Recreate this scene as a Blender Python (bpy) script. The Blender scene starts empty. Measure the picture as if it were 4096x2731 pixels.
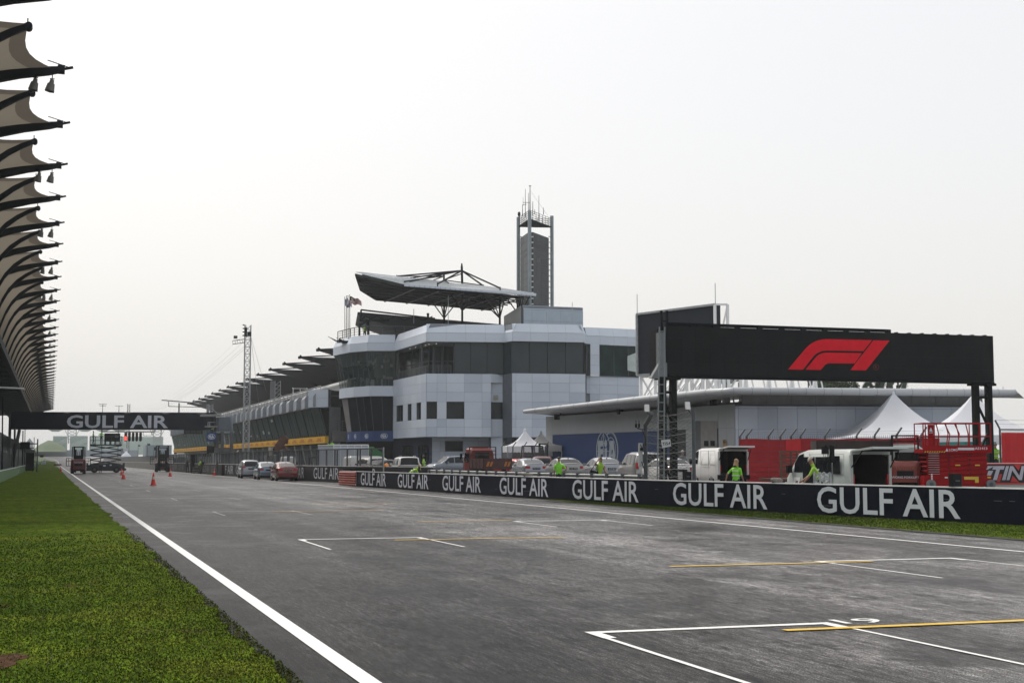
import bpy, math, random
import numpy as np
from mathutils import Vector, Matrix

random.seed(7)
S = bpy.context.scene
C = S.collection
R = math.radians

# ------------------------------------------------------------------ camera
F, CX, CY, EYE = 5689.6, 2048.0, 1365.5, 1.63
TILT, PAN = R(4.7573), R(17.886)
cam_d = bpy.data.cameras.new('camera')
cam_d.sensor_width = 36.0
cam_d.lens = F / 4096 * 36
cam_d.clip_start = 0.1
cam_d.clip_end = 9000
cam = bpy.data.objects.new('camera', cam_d)
C.objects.link(cam)
cam.location = (0, 0, EYE)
cam.rotation_euler = (R(90) + TILT, 0, -PAN)
S.camera = cam

# ------------------------------------------------------------------ sky and sun
SUN_EL, SUN_AZ = 52.0, -22.0          # degrees; azimuth measured from +Y towards +X
wd = bpy.data.worlds.new('World')
S.world = wd
wd.use_nodes = True
nt = wd.node_tree
nt.nodes.clear()
N = nt.nodes.new
out = N('ShaderNodeOutputWorld')
sky = N('ShaderNodeTexSky')
sky.sky_type = 'NISHITA'
sky.sun_disc = False
sky.sun_elevation = R(SUN_EL)
sky.sun_rotation = R(SUN_AZ)
sky.air_density = 1.0
sky.dust_density = 8.0
bg1 = N('ShaderNodeBackground')
bg1.inputs['Strength'].default_value = 0.05
nt.links.new(sky.outputs[0], bg1.inputs['Color'])
# thin overcast: off-white cloud deck, a little brighter round the hidden sun
tc = N('ShaderNodeTexCoord')
dot = N('ShaderNodeVectorMath')
dot.operation = 'DOT_PRODUCT'
az, el = R(SUN_AZ), R(SUN_EL)
dot.inputs[1].default_value = (math.sin(az) * math.cos(el), math.cos(az) * math.cos(el), math.sin(el))
nt.links.new(tc.outputs['Generated'], dot.inputs[0])
nz = N('ShaderNodeTexNoise')
nz.inputs['Scale'].default_value = 2.2
nz.inputs['Detail'].default_value = 4
nt.links.new(tc.outputs['Generated'], nz.inputs['Vector'])
ad = N('ShaderNodeMath')
ad.operation = 'MULTIPLY_ADD'
ad.inputs[1].default_value = 0.10
nt.links.new(nz.outputs['Fac'], ad.inputs[0])
nt.links.new(dot.outputs['Value'], ad.inputs[2])
rp = N('ShaderNodeValToRGB')
rp.color_ramp.elements[0].position = 0.0
rp.color_ramp.elements[0].color = (0.84, 0.84, 0.84, 1)
rp.color_ramp.elements[1].position = 1.0
rp.color_ramp.elements[1].color = (0.87, 0.875, 0.88, 1)
e = rp.color_ramp.elements.new(0.42)
e.color = (0.885, 0.875, 0.86, 1)
e = rp.color_ramp.elements.new(0.75)
e.color = (0.86, 0.858, 0.85, 1)
nt.links.new(ad.outputs[0], rp.inputs['Fac'])
bg2 = N('ShaderNodeBackground')
bg2.inputs['Strength'].default_value = 0.85
nt.links.new(rp.outputs['Color'], bg2.inputs['Color'])
ash = N('ShaderNodeAddShader')
nt.links.new(bg1.outputs[0], ash.inputs[0])
nt.links.new(bg2.outputs[0], ash.inputs[1])
nt.links.new(ash.outputs[0], out.inputs['Surface'])
sd = bpy.data.lights.new('sun', 'SUN')
sd.energy = 1.9
sd.angle = R(12)
sd.color = (1.0, 0.96, 0.9)
so = bpy.data.objects.new('sun', sd)
C.objects.link(so)
so.rotation_euler = Vector((math.sin(az) * math.cos(el), math.cos(az) * math.cos(el), math.sin(el))).to_track_quat('Z', 'Y').to_euler()
S.view_settings.view_transform = 'Standard'
S.view_settings.look = 'None'
S.view_settings.exposure = 0
S.view_settings.gamma = 1
S.cycles.max_bounces = 6
S.cycles.diffuse_bounces = 3
S.cycles.glossy_bounces = 3
S.cycles.transparent_max_bounces = 12
S.cycles.volume_bounces = 1
S.cycles.use_denoising = True

# ------------------------------------------------------------------ measuring helpers
def ray(u, v):
    x = (u - CX) / F
    y = (CY - v) / F
    f = math.cos(TILT) - y * math.sin(TILT)
    z = math.sin(TILT) + y * math.cos(TILT)
    return (f * math.sin(PAN) + x * math.cos(PAN), f * math.cos(PAN) - x * math.sin(PAN), z, f)
def W(u, v, d):                                   # the point at forward distance d
    r = ray(u, v); t = d / r[3]
    return Vector((r[0] * t, r[1] * t, EYE + r[2] * t))
def WY(u, v, Y):
    r = ray(u, v); t = Y / r[1]
    return Vector((r[0] * t, Y, EYE + r[2] * t))
def G(u, v, z=0.0):
    r = ray(u, v); t = (z - EYE) / r[2]
    return Vector((r[0] * t, r[1] * t, z))
def sm(a, b, x):
    t = min(1, max(0, (x - a) / (b - a))); return t * t * (3 - 2 * t)

# ------------------------------------------------------------------ materials
MATS = {}
PR = random.Random(11)
def M(name, col=None, rough=0.6, metal=0.0, var=0.12, scale=1.5, bump=0.0, bscale=30, spec=0.5, coat=0, alpha=1, emit=0, stretch=(1, 1, 1)):
    if name in MATS: return MATS[name]
    m = bpy.data.materials.new(name); m.use_nodes = True
    n = m.node_tree; p = n.nodes['Principled BSDF']
    p.inputs['Roughness'].default_value = rough
    p.inputs['Metallic'].default_value = metal
    p.inputs['Specular IOR Level'].default_value = spec
    if coat: p.inputs['Coat Weight'].default_value = coat
    if alpha < 1: p.inputs['Alpha'].default_value = alpha
    g = n.nodes.new('ShaderNodeNewGeometry')
    mp = n.nodes.new('ShaderNodeMapping'); mp.inputs['Scale'].default_value = stretch
    n.links.new(g.outputs['Position'], mp.inputs[0])
    t = n.nodes.new('ShaderNodeTexNoise'); t.inputs['Scale'].default_value = scale; t.inputs['Detail'].default_value = 5
    n.links.new(mp.outputs[0], t.inputs['Vector'])
    r = n.nodes.new('ShaderNodeValToRGB')
    a, b = 1 - var, 1 + var
    r.color_ramp.elements[0].position = 0.3; r.color_ramp.elements[1].position = 0.7
    r.color_ramp.elements[0].color = tuple(c * a for c in col) + (1,)
    r.color_ramp.elements[1].color = tuple(min(1, c * b) for c in col) + (1,)
    n.links.new(t.outputs['Fac'], r.inputs['Fac'])
    n.links.new(r.outputs['Color'], p.inputs['Base Color'])
    if emit:
        n.links.new(r.outputs['Color'], p.inputs['Emission Color'])
        p.inputs['Emission Strength'].default_value = emit
    if bump:
        t2 = n.nodes.new('ShaderNodeTexNoise'); t2.inputs['Scale'].default_value = bscale
        n.links.new(g.outputs['Position'], t2.inputs['Vector'])
        bp = n.nodes.new('ShaderNodeBump'); bp.inputs['Strength'].default_value = bump; bp.inputs['Distance'].default_value = 0.02
        n.links.new(t2.outputs['Fac'], bp.inputs['Height'])
        n.links.new(bp.outputs[0], p.inputs['Normal'])
    MATS[name] = m
    return m
def see_through(name, col, k, rough=0.5, metal=0.0):      # fine mesh or clear sheet: k of it is covered
    if name in MATS: return MATS[name]
    m = M(name, col, rough, metal)
    n = m.node_tree; p = n.nodes['Principled BSDF']; o = n.nodes['Material Output']
    tr = n.nodes.new('ShaderNodeBsdfTransparent'); mx = n.nodes.new('ShaderNodeMixShader')
    mx.inputs[0].default_value = k
    n.links.new(tr.outputs[0], mx.inputs[1]); n.links.new(p.outputs[0], mx.inputs[2]); n.links.new(mx.outputs[0], o.inputs['Surface'])
    return m
def fabric(name, col, k=0.35):
    m = M(name, col, 0.8, var=0.06, scale=0.6, spec=0.2)
    n = m.node_tree; p = n.nodes['Principled BSDF']; o = n.nodes['Material Output']
    tr = n.nodes.new('ShaderNodeBsdfTranslucent'); tr.inputs['Color'].default_value = col + (1,)
    mx = n.nodes.new('ShaderNodeMixShader'); mx.inputs[0].default_value = k
    n.links.new(p.outputs[0], mx.inputs[1]); n.links.new(tr.outputs[0], mx.inputs[2]); n.links.new(mx.outputs[0], o.inputs['Surface'])
    return m

clad = M('silver_cladding', (0.50, 0.56, 0.65), 0.36, 0.0, 0.05, 0.25, spec=0.5); clad_b = M('silver_cladding_dull', (0.44, 0.50, 0.59), 0.40, 0.0, 0.06, 0.25); clad_c = M('silver_cladding_pale', (0.55, 0.61, 0.69), 0.34, 0.0, 0.06, 0.25)
clad2 = M('silver_cladding_light', (0.56, 0.62, 0.70), 0.42, 0.0, 0.05, 0.3)
clad3 = M('greenish_cladding', (0.40, 0.43, 0.44), 0.45, 0.0, 0.05, 0.3)
joint = M('joint_backing', (0.17, 0.19, 0.22), 0.8)
gdark = M('dark_glass', (0.014, 0.021, 0.024), 0.10, 0.0, 0.4, 0.5, spec=0.2)
gteal = M('teal_glass', (0.007, 0.024, 0.023), 0.16, 0.0, 0.8, 0.45, spec=0.12, stretch=(1, 1, 0.6))
gfar = M('pale_teal_glass', (0.020, 0.066, 0.060), 0.16, 0.0, 0.8, 0.25, spec=0.15)
steel = M('dark_steel', (0.008, 0.012, 0.016), 0.65, 0.0, 0.15, spec=.1)
steel2 = M('grey_steel', (0.075, 0.085, 0.092), 0.5, 0.0, 0.12, spec=.3)
galv = M('galvanised', (0.36, 0.38, 0.39), 0.42, 0.5, 0.15, 4)
whitep = M('white_enamel', (0.72, 0.73, 0.73), 0.4, 0, 0.05)
black = M('black_plastic', (0.006, 0.007, 0.009), 0.5, spec=.2)
dark = M('dark_void', (0.008, 0.011, 0.014), 0.9, spec=.05)
navy = M('navy_vinyl', (0.0040, 0.0062, 0.0165), 0.5, 0, 0.25, 0.8, bump=0.25, bscale=6, spec=.18)
letter = M('pale_grey_vinyl', (0.58, 0.61, 0.68), 0.5, 0, 0.05, 0.8)
rubber = M('rubber', (0.012, 0.012, 0.012), 0.8)
chrome = M('wheel_alloy', (0.45, 0.46, 0.47), 0.3, 0.8)
white_line = M('road_paint_white', (0.74, 0.74, 0.72), 0.6, 0, 0.12, 25, bump=0.3, bscale=120)
yellow_line = M('road_paint_yellow', (0.66, 0.42, 0.03), 0.6, 0, 0.15, 25, bump=0.3, bscale=120)
fia_blue = M('blue_banner', (0.012, 0.045, 0.160), 0.6, 0, 0.08, 0.5)
dhl_y = M('yellow_banner', (0.70, 0.43, 0.035), 0.7, 0, 0.05, spec=.2)
dhl_r = M('red_lettering', (0.45, 0.01, 0.01), 0.6)
hivis = M('hi_vis_green', (0.20, 0.62, 0.03), 0.7, 0, 0.08, 6, emit=0)
reflt = M('reflective_tape', (0.55, 0.58, 0.55), 0.4)
skin = M('skin', (0.30, 0.16, 0.10), 0.55, 0, 0.08, 9)
skind = M('dark_skin', (0.07, 0.04, 0.028), 0.55, 0, 0.08, 9)
hairm = M('blond_hair', (0.30, 0.19, 0.10), 0.6, 0, 0.3, 30)
haird = M('black_hair', (0.012, 0.010, 0.009), 0.5, 0, 0.3, 30)
cloth = M('dark_cloth', (0.025, 0.028, 0.035), 0.85, 0, 0.2, 5)
clothg = M('grey_cloth', (0.12, 0.125, 0.13), 0.85, 0, 0.2, 5)
straw = M('straw', (0.55, 0.45, 0.30), 0.85, 0, 0.15, 20)
conered = M('cone_red', (0.55, 0.035, 0.02), 0.6, 0, 0.12, 8)
red_lift = M('red_machine_paint', (0.27, 0.003, 0.006), 0.55, 0, 0.2, 3, spec=.15)
tentm = fabric('white_canvas', (0.86, 0.88, 0.92), 0.40)
membrane = fabric('beige_membrane', (0.24, 0.212, 0.168), 0.38)
membrane2 = fabric('beige_membrane_hem', (0.15, 0.13, 0.105), 0.3)
glassc = M('car_glass', (0.010, 0.012, 0.015), 0.10, 0, 0.2, spec=0.25)
glasss = M('car_glass_bright', (0.05, 0.06, 0.065), 0.05, 0, 0.2, spec=0.6)
tail = M('tail_lamp', (0.36, 0.006, 0.008), 0.25)
headl = M('head_lamp', (0.55, 0.56, 0.58), 0.1)

# ------------------------------------------------------------------ mesh builder
class B:
    def __init__(s, mat=None):
        s.v = []; s.f = []; s.m = []; s.mats = []; s.cur = 0; s.smooth = []; s.sm = False
        if mat: s.use(mat)
    def use(s, mat):
        if mat not in s.mats: s.mats.append(mat)
        s.cur = s.mats.index(mat); return s
    def add(s, vs, fs):
        o = len(s.v); s.v += [tuple(x) for x in vs]
        for f in fs: s.f.append(tuple(o + i for i in f)); s.m.append(s.cur); s.smooth.append(s.sm)
        return s
    def quad(s, a, b, c, d): return s.add([a, b, c, d], [(0, 1, 2, 3)])
    def hexa(s, bt, tp):
        return s.add(list(bt) + list(tp), [(3, 2, 1, 0), (4, 5, 6, 7), (0, 1, 5, 4), (1, 2, 6, 5), (2, 3, 7, 6), (3, 0, 4, 7)])
    def box(s, x0, x1, y0, y1, z0, z1):
        return s.hexa([(x0, y0, z0), (x1, y0, z0), (x1, y1, z0), (x0, y1, z0)], [(x0, y0, z1), (x1, y0, z1), (x1, y1, z1), (x0, y1, z1)])
    def bar(s, a, b, w, h=None, up=(0, 0, 1)):
        a = Vector(a); b = Vector(b); h = h or w; d = (b - a)
        if d.length < 1e-6: return s
        d.normalize(); u = Vector(up)
        if abs(d.dot(u)) > 0.98: u = Vector((1, 0, 0))
        x = d.cross(u).normalized(); z = x.cross(d)
        x = x * w / 2; z = z * h / 2
        return s.hexa([a - x - z, a + x - z, a + x + z, a - x + z], [b - x - z, b + x - z, b + x + z, b - x + z])
    def cyl(s, a, b, r0, r1=None, n=10, caps=True):
        a = Vector(a); b = Vector(b); r1 = r0 if r1 is None else r1; d = (b - a).normalized()
        u = Vector((0, 0, 1)) if abs(d.z) < 0.95 else Vector((1, 0, 0))
        x = d.cross(u).normalized(); y = d.cross(x)
        vs = []
        for c, r in ((a, r0), (b, r1)):
            for i in range(n):
                t = 2 * math.pi * i / n; vs.append(c + x * (r * math.cos(t)) + y * (r * math.sin(t)))
        fs = [(i, (i + 1) % n, n + (i + 1) % n, n + i) for i in range(n)]
        if caps: fs += [tuple(range(n))[::-1], tuple(range(n, 2 * n))]
        sm_ = s.sm; s.sm = n > 5; s.add(vs, fs[:n]); 
        s.sm = False
        if caps:
            s.add(vs, fs[n:])
        s.sm = sm_
        return s
    def tube(s, pts, r, n=6):
        for a, b in zip(pts, pts[1:]): s.cyl(a, b, r, r, n)
        return s
    def lathe(s, prof, n=16, c=(0, 0, 0)):
        vs = []; fs = []
        for r, z in prof:
            for i in range(n):
                t = 2 * math.pi * i / n; vs.append((c[0] + r * math.cos(t), c[1] + r * math.sin(t), c[2] + z))
        for k in range(len(prof) - 1):
            for i in range(n): fs.append((k * n + i, k * n + (i + 1) % n, (k + 1) * n + (i + 1) % n, (k + 1) * n + i))
        q = s.sm; s.sm = True; s.add(vs, fs); s.sm = q; return s
    def grid(s, rows, smooth=True):
        n = len(rows[0]); vs = [p for r in rows for p in r]
        fs = [(i * n + j, i * n + j + 1, (i + 1) * n + j + 1, (i + 1) * n + j) for i in range(len(rows) - 1) for j in range(n - 1)]
        q = s.sm; s.sm = smooth; s.add(vs, fs); s.sm = q; return s
    def prism(s, poly, d):                       # flat polygon pushed by vector d
        n = len(poly); d = Vector(d); p2 = [Vector(p) + d for p in poly]
        return s.add(list(poly) + p2, [tuple(range(n)), tuple(range(2 * n - 1, n - 1, -1))] + [(i, n + i, n + (i + 1) % n, (i + 1) % n) for i in range(n)])
    def panel(s, bl, br, tr, tl, th=0.06, gap=0.02, nu=1, nv=1, skip=(), us=None, vs=None):
        """cladding sheets laid over a quad seen from its front; gaps of width gap show what is behind"""
        bl, br, tr, tl = map(Vector, (bl, br, tr, tl))
        nrm = (br - bl).cross(tl - bl).normalized()
        us = us or [i / nu for i in range(nu + 1)]; vs = vs or [i / nv for i in range(nv + 1)]
        def P(u, v): return (bl * (1 - u) + br * u) * (1 - v) + (tl * (1 - u) + tr * u) * v
        W_ = (br - bl).length; H_ = (tl - bl).length
        for i in range(len(us) - 1):
            for j in range(len(vs) - 1):
                if (i, j) in skip: continue
                if s.mats[s.cur].name.startswith('silver_cladding') and s.mats[s.cur].name != 'silver_cladding_light': s.use(PR.choice((clad, clad, clad_b, clad_c)))
                gap_ = gap * .5; a, b = us[i] + gap_ / 2 / W_, us[i + 1] - gap_ / 2 / W_; c, d = vs[j] + gap_ / 2 / H_, vs[j + 1] - gap_ / 2 / H_
                q = [P(a, c), P(b, c), P(b, d), P(a, d)]
                s.hexa([x for x in q], [x + nrm * th for x in q])
        return s
    def obj(s, name, parent=None, local=False):
        me = bpy.data.meshes.new(name)
        me.from_pydata(s.v, [], s.f)
        for m in s.mats: me.materials.append(m)
        me.polygons.foreach_set('material_index', s.m)
        me.polygons.foreach_set('use_smooth', s.smooth)
        me.update()
        o = bpy.data.objects.new(name, me); C.objects.link(o)
        if parent is not None:
            o.parent = parent
            if not local: o.location = -wpos(parent)
        return o
def wpos(o):
    p = Vector((0, 0, 0))
    while o is not None: p += o.location; o = o.parent
    return p
def tag(o, label=None, cat=None, group=None, kind=None):
    if label: o['label'] = label
    if cat: o['category'] = cat
    if group: o['group'] = group
    if kind: o['kind'] = kind
    return o
def thing(name, label, cat, loc=(0, 0, 0), rz=0, group=None):
    o = bpy.data.objects.new(name, None); C.objects.link(o)
    o.empty_display_size = 0.2
    o.location = loc; o.rotation_euler = (0, 0, rz)
    return tag(o, label, cat, group)
def copy_tree(o, parent=None):
    c = o.copy(); C.objects.link(c)
    if parent is not None: c.parent = parent
    for ch in [x for x in bpy.data.objects if x.parent == o]: copy_tree(ch, c)
    return c

GL = {}
def glyphs(txt, off=0.0, shear=0.0, sp=1.0):
    k = (txt, off, shear, sp)
    if k in GL: return GL[k]
    cu = bpy.data.curves.new('t', 'FONT'); cu.body = txt; cu.offset = off; cu.shear = shear; cu.resolution_u = 3; cu.space_character = sp
    o = bpy.data.objects.new('t', cu); C.objects.link(o)
    bpy.context.view_layer.update()
    me = bpy.data.meshes.new_from_object(o.evaluated_get(bpy.context.evaluated_depsgraph_get()))
    vs = np.array([v.co[:] for v in me.vertices]); fs = [tuple(p.vertices) for p in me.polygons]
    bpy.data.objects.remove(o); bpy.data.curves.remove(cu); bpy.data.meshes.remove(me)
    mn = vs.min(0); mx = vs.max(0); asp = (mx[0] - mn[0]) / (mx[1] - mn[1])
    vs = [((x - mn[0]) / (mx[0] - mn[0]), (y - mn[1]) / (mx[1] - mn[1])) for x, y, _ in vs]
    GL[k] = (vs, fs, asp); return GL[k]
def text_quad(b, txt, bl, br, tl, off=0.0, shear=0.0, push=0.0, sp=1.0):
    vs, fs, _ = glyphs(txt, off, shear, sp); bl, br, tl = map(Vector, (bl, br, tl)); n = (br - bl).cross(tl - bl).normalized() * push
    b.add([bl + (br - bl) * x + (tl - bl) * y + n for x, y in vs], fs); return b
def poly_at(pl, s):
    for a, c in zip(pl, pl[1:]):
        a = Vector(a); c = Vector(c); L = (c - a).length
        if s <= L: return a + (c - a) * (s / L), (c - a).normalized()
        s -= L
    return c, (c - a).normalized()
def poly_u(pl, u, v=1850):                      # arc length along a plan polyline where the sight line of column u meets it
    r = ray(u, v); s = 0
    for a, c in zip(pl, pl[1:]):
        ax, ay = a; cx_, cy_ = c; dx, dy = cx_ - ax, cy_ - ay; L = math.hypot(dx, dy)
        det = dx * r[1] - dy * r[0]
        if abs(det) > 1e-9:
            t = -(ax * r[1] - ay * r[0]) / det
            if -1e-3 <= t <= 1.001 and (ax + t * dx) * r[0] + (ay + t * dy) * r[1] > 0: return s + t * L
        s += L
    return s
def text_poly(b, txt, pl, s0, s1, z0, z1, off=0.0, push=0.012, base=None, shear=0, sp=1.0):
    vs, fs, _ = glyphs(txt, off, shear, sp); out_ = []
    for x, y in vs:
        p, d = poly_at(pl, s0 + (s1 - s0) * x); n = Vector((d.y, -d.x)) if s1 > s0 else Vector((-d.y, d.x))
        out_.append((p.x + n.x * push, p.y + n.y * push, z0 + (z1 - z0) * y))
    b.add(out_, fs); return b

# ================================================================== THE GROUND
def tz(y):                                       # the straight climbs gently far away
    return 3.7 * sm(330, 950, y)
def node_mat(name, build):
    m = bpy.data.materials.new(name); m.use_nodes = True
    n = m.node_tree; build(n, n.nodes['Principled BSDF']); MATS[name] = m; return m
def pos(n, sc=(1, 1, 1)):
    g = n.nodes.new('ShaderNodeNewGeometry'); mp = n.nodes.new('ShaderNodeMapping'); mp.inputs['Scale'].default_value = sc
    n.links.new(g.outputs['Position'], mp.inputs[0]); return mp.outputs[0]
def noise(n, vec, scale, detail=4, rough=0.5):
    t = n.nodes.new('ShaderNodeTexNoise'); t.inputs['Scale'].default_value = scale; t.inputs['Detail'].default_value = detail
    t.inputs['Roughness'].default_value = rough; n.links.new(vec, t.inputs['Vector']); return t.outputs['Fac']
def ramp(n, fac, stops):
    r = n.nodes.new('ShaderNodeValToRGB'); n.links.new(fac, r.inputs['Fac'])
    while len(r.color_ramp.elements) < len(stops): r.color_ramp.elements.new(0.5)
    for e_, (p_, c_) in zip(r.color_ramp.elements, stops):
        e_.position = p_; e_.color = (c_, c_, c_, 1) if isinstance(c_, (int, float)) else tuple(c_) + (1,)
    return r.outputs['Color']
def mul(n, a, b_, fac=1.0, mode='MULTIPLY'):
    x = n.nodes.new('ShaderNodeMix'); x.data_type = 'RGBA'; x.blend_type = mode
    if isinstance(fac, (int, float)): x.inputs[0].default_value = fac
    else: n.links.new(fac, x.inputs[0])
    for sock, val in ((x.inputs[6], a), (x.inputs[7], b_)):
        if isinstance(val, tuple): sock.default_value = val + (1,)
        else: n.links.new(val, sock)
    return x.outputs[2]
def asphalt(n, p):
    v = pos(n)
    base = ramp(n, noise(n, v, 0.22, 6), [(0.3, (0.036, 0.0355, 0.035)), (0.7, (0.054, 0.053, 0.0515))])
    agg = ramp(n, noise(n, v, 75, 2, 0.7), [(0.36, 0.15), (0.5, 0.8), (0.62, 3.0)])
    mid = ramp(n, noise(n, pos(n, (1, .10, 1)), 42, 3, 0.8), [(0.38, 0.45), (0.5, 0.95), (0.62, 1.8)])
    mid2 = ramp(n, noise(n, pos(n, (1, .05, 1)), 22, 3, 0.8), [(0.38, 0.6), (0.5, 1.0), (0.62, 1.5)])
    big = ramp(n, noise(n, pos(n, (1, .35, 1)), 5.5, 4, 0.7), [(0.3, 0.80), (0.7, 1.2)])
    c = mul(n, mul(n, mul(n, mul(n, base, agg), mid), mid2), big)
    # damp or oily blotches with uneven outlines, of two sizes
    n1 = noise(n, pos(n, (0.8, 0.5, 1)), 0.62, 6, 0.68); n2 = noise(n, pos(n, (1.0, 0.6, 1)), 1.7, 5, 0.7)
    c = mul(n, c, ramp(n, n1, [(0.535, 1.0), (0.58, 0.60), (0.68, 0.42)]))
    c = mul(n, c, ramp(n, n2, [(0.575, 1.0), (0.615, 0.55)]))
    c = mul(n, c, ramp(n, noise(n, pos(n, (1.0, 0.45, 1)), 0.33, 5, 0.7), [(0.50, 1.0), (0.60, 1.5), (0.70, 1.6)]))
    # rubbered line, sealed seams and tyre streaks run along the straight
    c = mul(n, c, ramp(n, noise(n, pos(n, (1.3, 0.006, 1)), 1.0, 4, .6), [(0.40, 0.70), (0.6, 1.12)]))
    c = mul(n, c, ramp(n, noise(n, pos(n, (6.0, 0.035, 1)), 1.0, 2, .5), [(0.70, 1.0), (0.74, 0.55)]))
    c = mul(n, c, ramp(n, noise(n, pos(n, (.16, 0.004, 1)), 1.0, 3, .6), [(0.42, 0.78), (0.58, 1.28)]))
    sx0 = n.nodes.new('ShaderNodeSeparateXYZ'); n.links.new(v, sx0.inputs[0]); ma = n.nodes.new('ShaderNodeMath'); ma.operation = 'MULTIPLY_ADD'; ma.inputs[1].default_value = 9.0; n.links.new(noise(n, pos(n, (.5, .05, 1)), 1.0, 5, .65), ma.inputs[0]); n.links.new(sx0.outputs[0], ma.inputs[2])
    mr0 = n.nodes.new('ShaderNodeMapRange'); mr0.inputs[1].default_value = 9.0; mr0.inputs[2].default_value = 16.0; n.links.new(ma.outputs[0], mr0.inputs[0])
    c = mul(n, c, ramp(n, mr0.outputs[0], [(0.0, 0.8), (0.45, 1.5), (0.75, 2.0), (1.0, 2.3)]))
    # gritty dark margin outside the edge line
    sx = n.nodes.new('ShaderNodeSeparateXYZ'); n.links.new(v, sx.inputs[0]); mr = n.nodes.new('ShaderNodeMapRange'); mr.inputs[1].default_value = 2.0; mr.inputs[2].default_value = 2.5; n.links.new(sx.outputs[0], mr.inputs[0])
    c = mul(n, c, ramp(n, mr.outputs[0], [(0.0, 0.52), (1.0, 1.0)]))
    n.links.new(c, p.inputs['Base Color'])
    n.links.new(ramp(n, n1, [(0.5, 0.36), (0.62, 0.28)]), p.inputs['Roughness'])
    p.inputs['Specular IOR Level'].default_value = 0.016
    bp = n.nodes.new('ShaderNodeBump'); bp.inputs['Strength'].default_value = 0.35; bp.inputs['Distance'].default_value = 0.008
    n.links.new(noise(n, v, 42, 4, .7), bp.inputs['Height']); n.links.new(bp.outputs[0], p.inputs['Normal'])
asph = node_mat('asphalt', asphalt)
def turf(n, p):
    v = pos(n)
    g = ramp(n, noise(n, v, 0.5, 6, 0.65), [(0.30, (0.040, 0.072, 0.005)), (0.5, (0.068, 0.108, 0.007)), (0.72, (0.115, 0.132, 0.014))])
    f = ramp(n, noise(n, pos(n, (1, .4, 1)), 30, 4, 0.8), [(0.33, 0.25), (0.5, .9), (0.66, 1.9)])
    c = mul(n, g, f)
    c = mul(n, c, ramp(n, noise(n, pos(n, (1, .3, 1)), 4, 4, 0.7), [(0.35, 0.7), (0.65, 1.3)]))
    bare = ramp(n, noise(n, pos(n, (1.0, 0.5, 1)), 0.8, 5, 0.65), [(0.62, 0.0), (0.67, 0.75)])
    c = mul(n, c, (0.060, 0.034, 0.018), bare, 'MIX')
    n.links.new(c, p.inputs['Base Color']); p.inputs['Roughness'].default_value = 0.9; p.inputs['Specular IOR Level'].default_value = 0.02
    bp = n.nodes.new('ShaderNodeBump'); bp.inputs['Strength'].default_value = 1.0; bp.inputs['Distance'].default_value = 0.04
    n.links.new(noise(n, v, 22, 5), bp.inputs['Height']); n.links.new(bp.outputs[0], p.inputs['Normal'])
turfm = node_mat('turf', turf)
farg = M('far_ground', (0.085, 0.11, 0.06), 0.95, 0, 0.3, 0.02, spec=0.1)
ys_far = [-60, -20, 0, 20, 40, 80, 120, 200, 330, 380, 430, 490, 550, 610, 670, 730, 790, 850, 900, 950, 1100, 1250]
def sheet(name, edges, dz, mat, kind='structure'):       # edges: list of (y, x0, x1)
    b = B(mat); rows = []
    for y, x0, x1 in edges: rows.append([(x0, y, tz(y) + dz), (x1, y, tz(y) + dz)])
    b.grid([[r[0] for r in rows], [r[1] for r in rows]][::1], smooth=False)
    b.f = [f[::-1] for f in b.f]
    o = b.obj(name); tag(o, kind=kind); return o
sheet('ground', [(y, -700, 700) for y in ys_far], -0.10, farg)
TR = [y for y in ys_far if y <= 950]
sheet('track', [(y, 1.0 if y < 500 else 1.0 - (y - 500) * 0.02, 30 if y < 430 else 30 + (y - 430) * 0.35) for y in TR], 0.0, asph)

# verge on the left: an uneven grass edge against the asphalt
random.seed(3)
vy = [-5 + i * 0.25 for i in range(0, 260)] + [60 + i * 4 for i in range(0, 100)] + [460, 490, 550]
rows_l = []; rows_r = []
ph = [random.uniform(0, 6.28) for _ in range(6)]
def verge_edge(y):
    e_ = 1.74 + 0.05 * math.sin(y * 0.7 + ph[0]) + 0.04 * math.sin(y * 1.9 + ph[1]) + 0.03 * math.sin(y * 4.3 + ph[2]) + random.uniform(-0.035, 0.035) * (y < 60)
    return e_ - 0.0018 * min(y, 150)
for y in vy:
    rows_l.append((-8.0, y, tz(y) + 0.015)); rows_r.append((verge_edge(y), y, tz(y) + 0.015))
b = B(turfm); b.grid([rows_l, rows_r], smooth=False); b.f = [f[::-1] for f in b.f]
tag(b.obj('grass_verge'), kind='structure')
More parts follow.
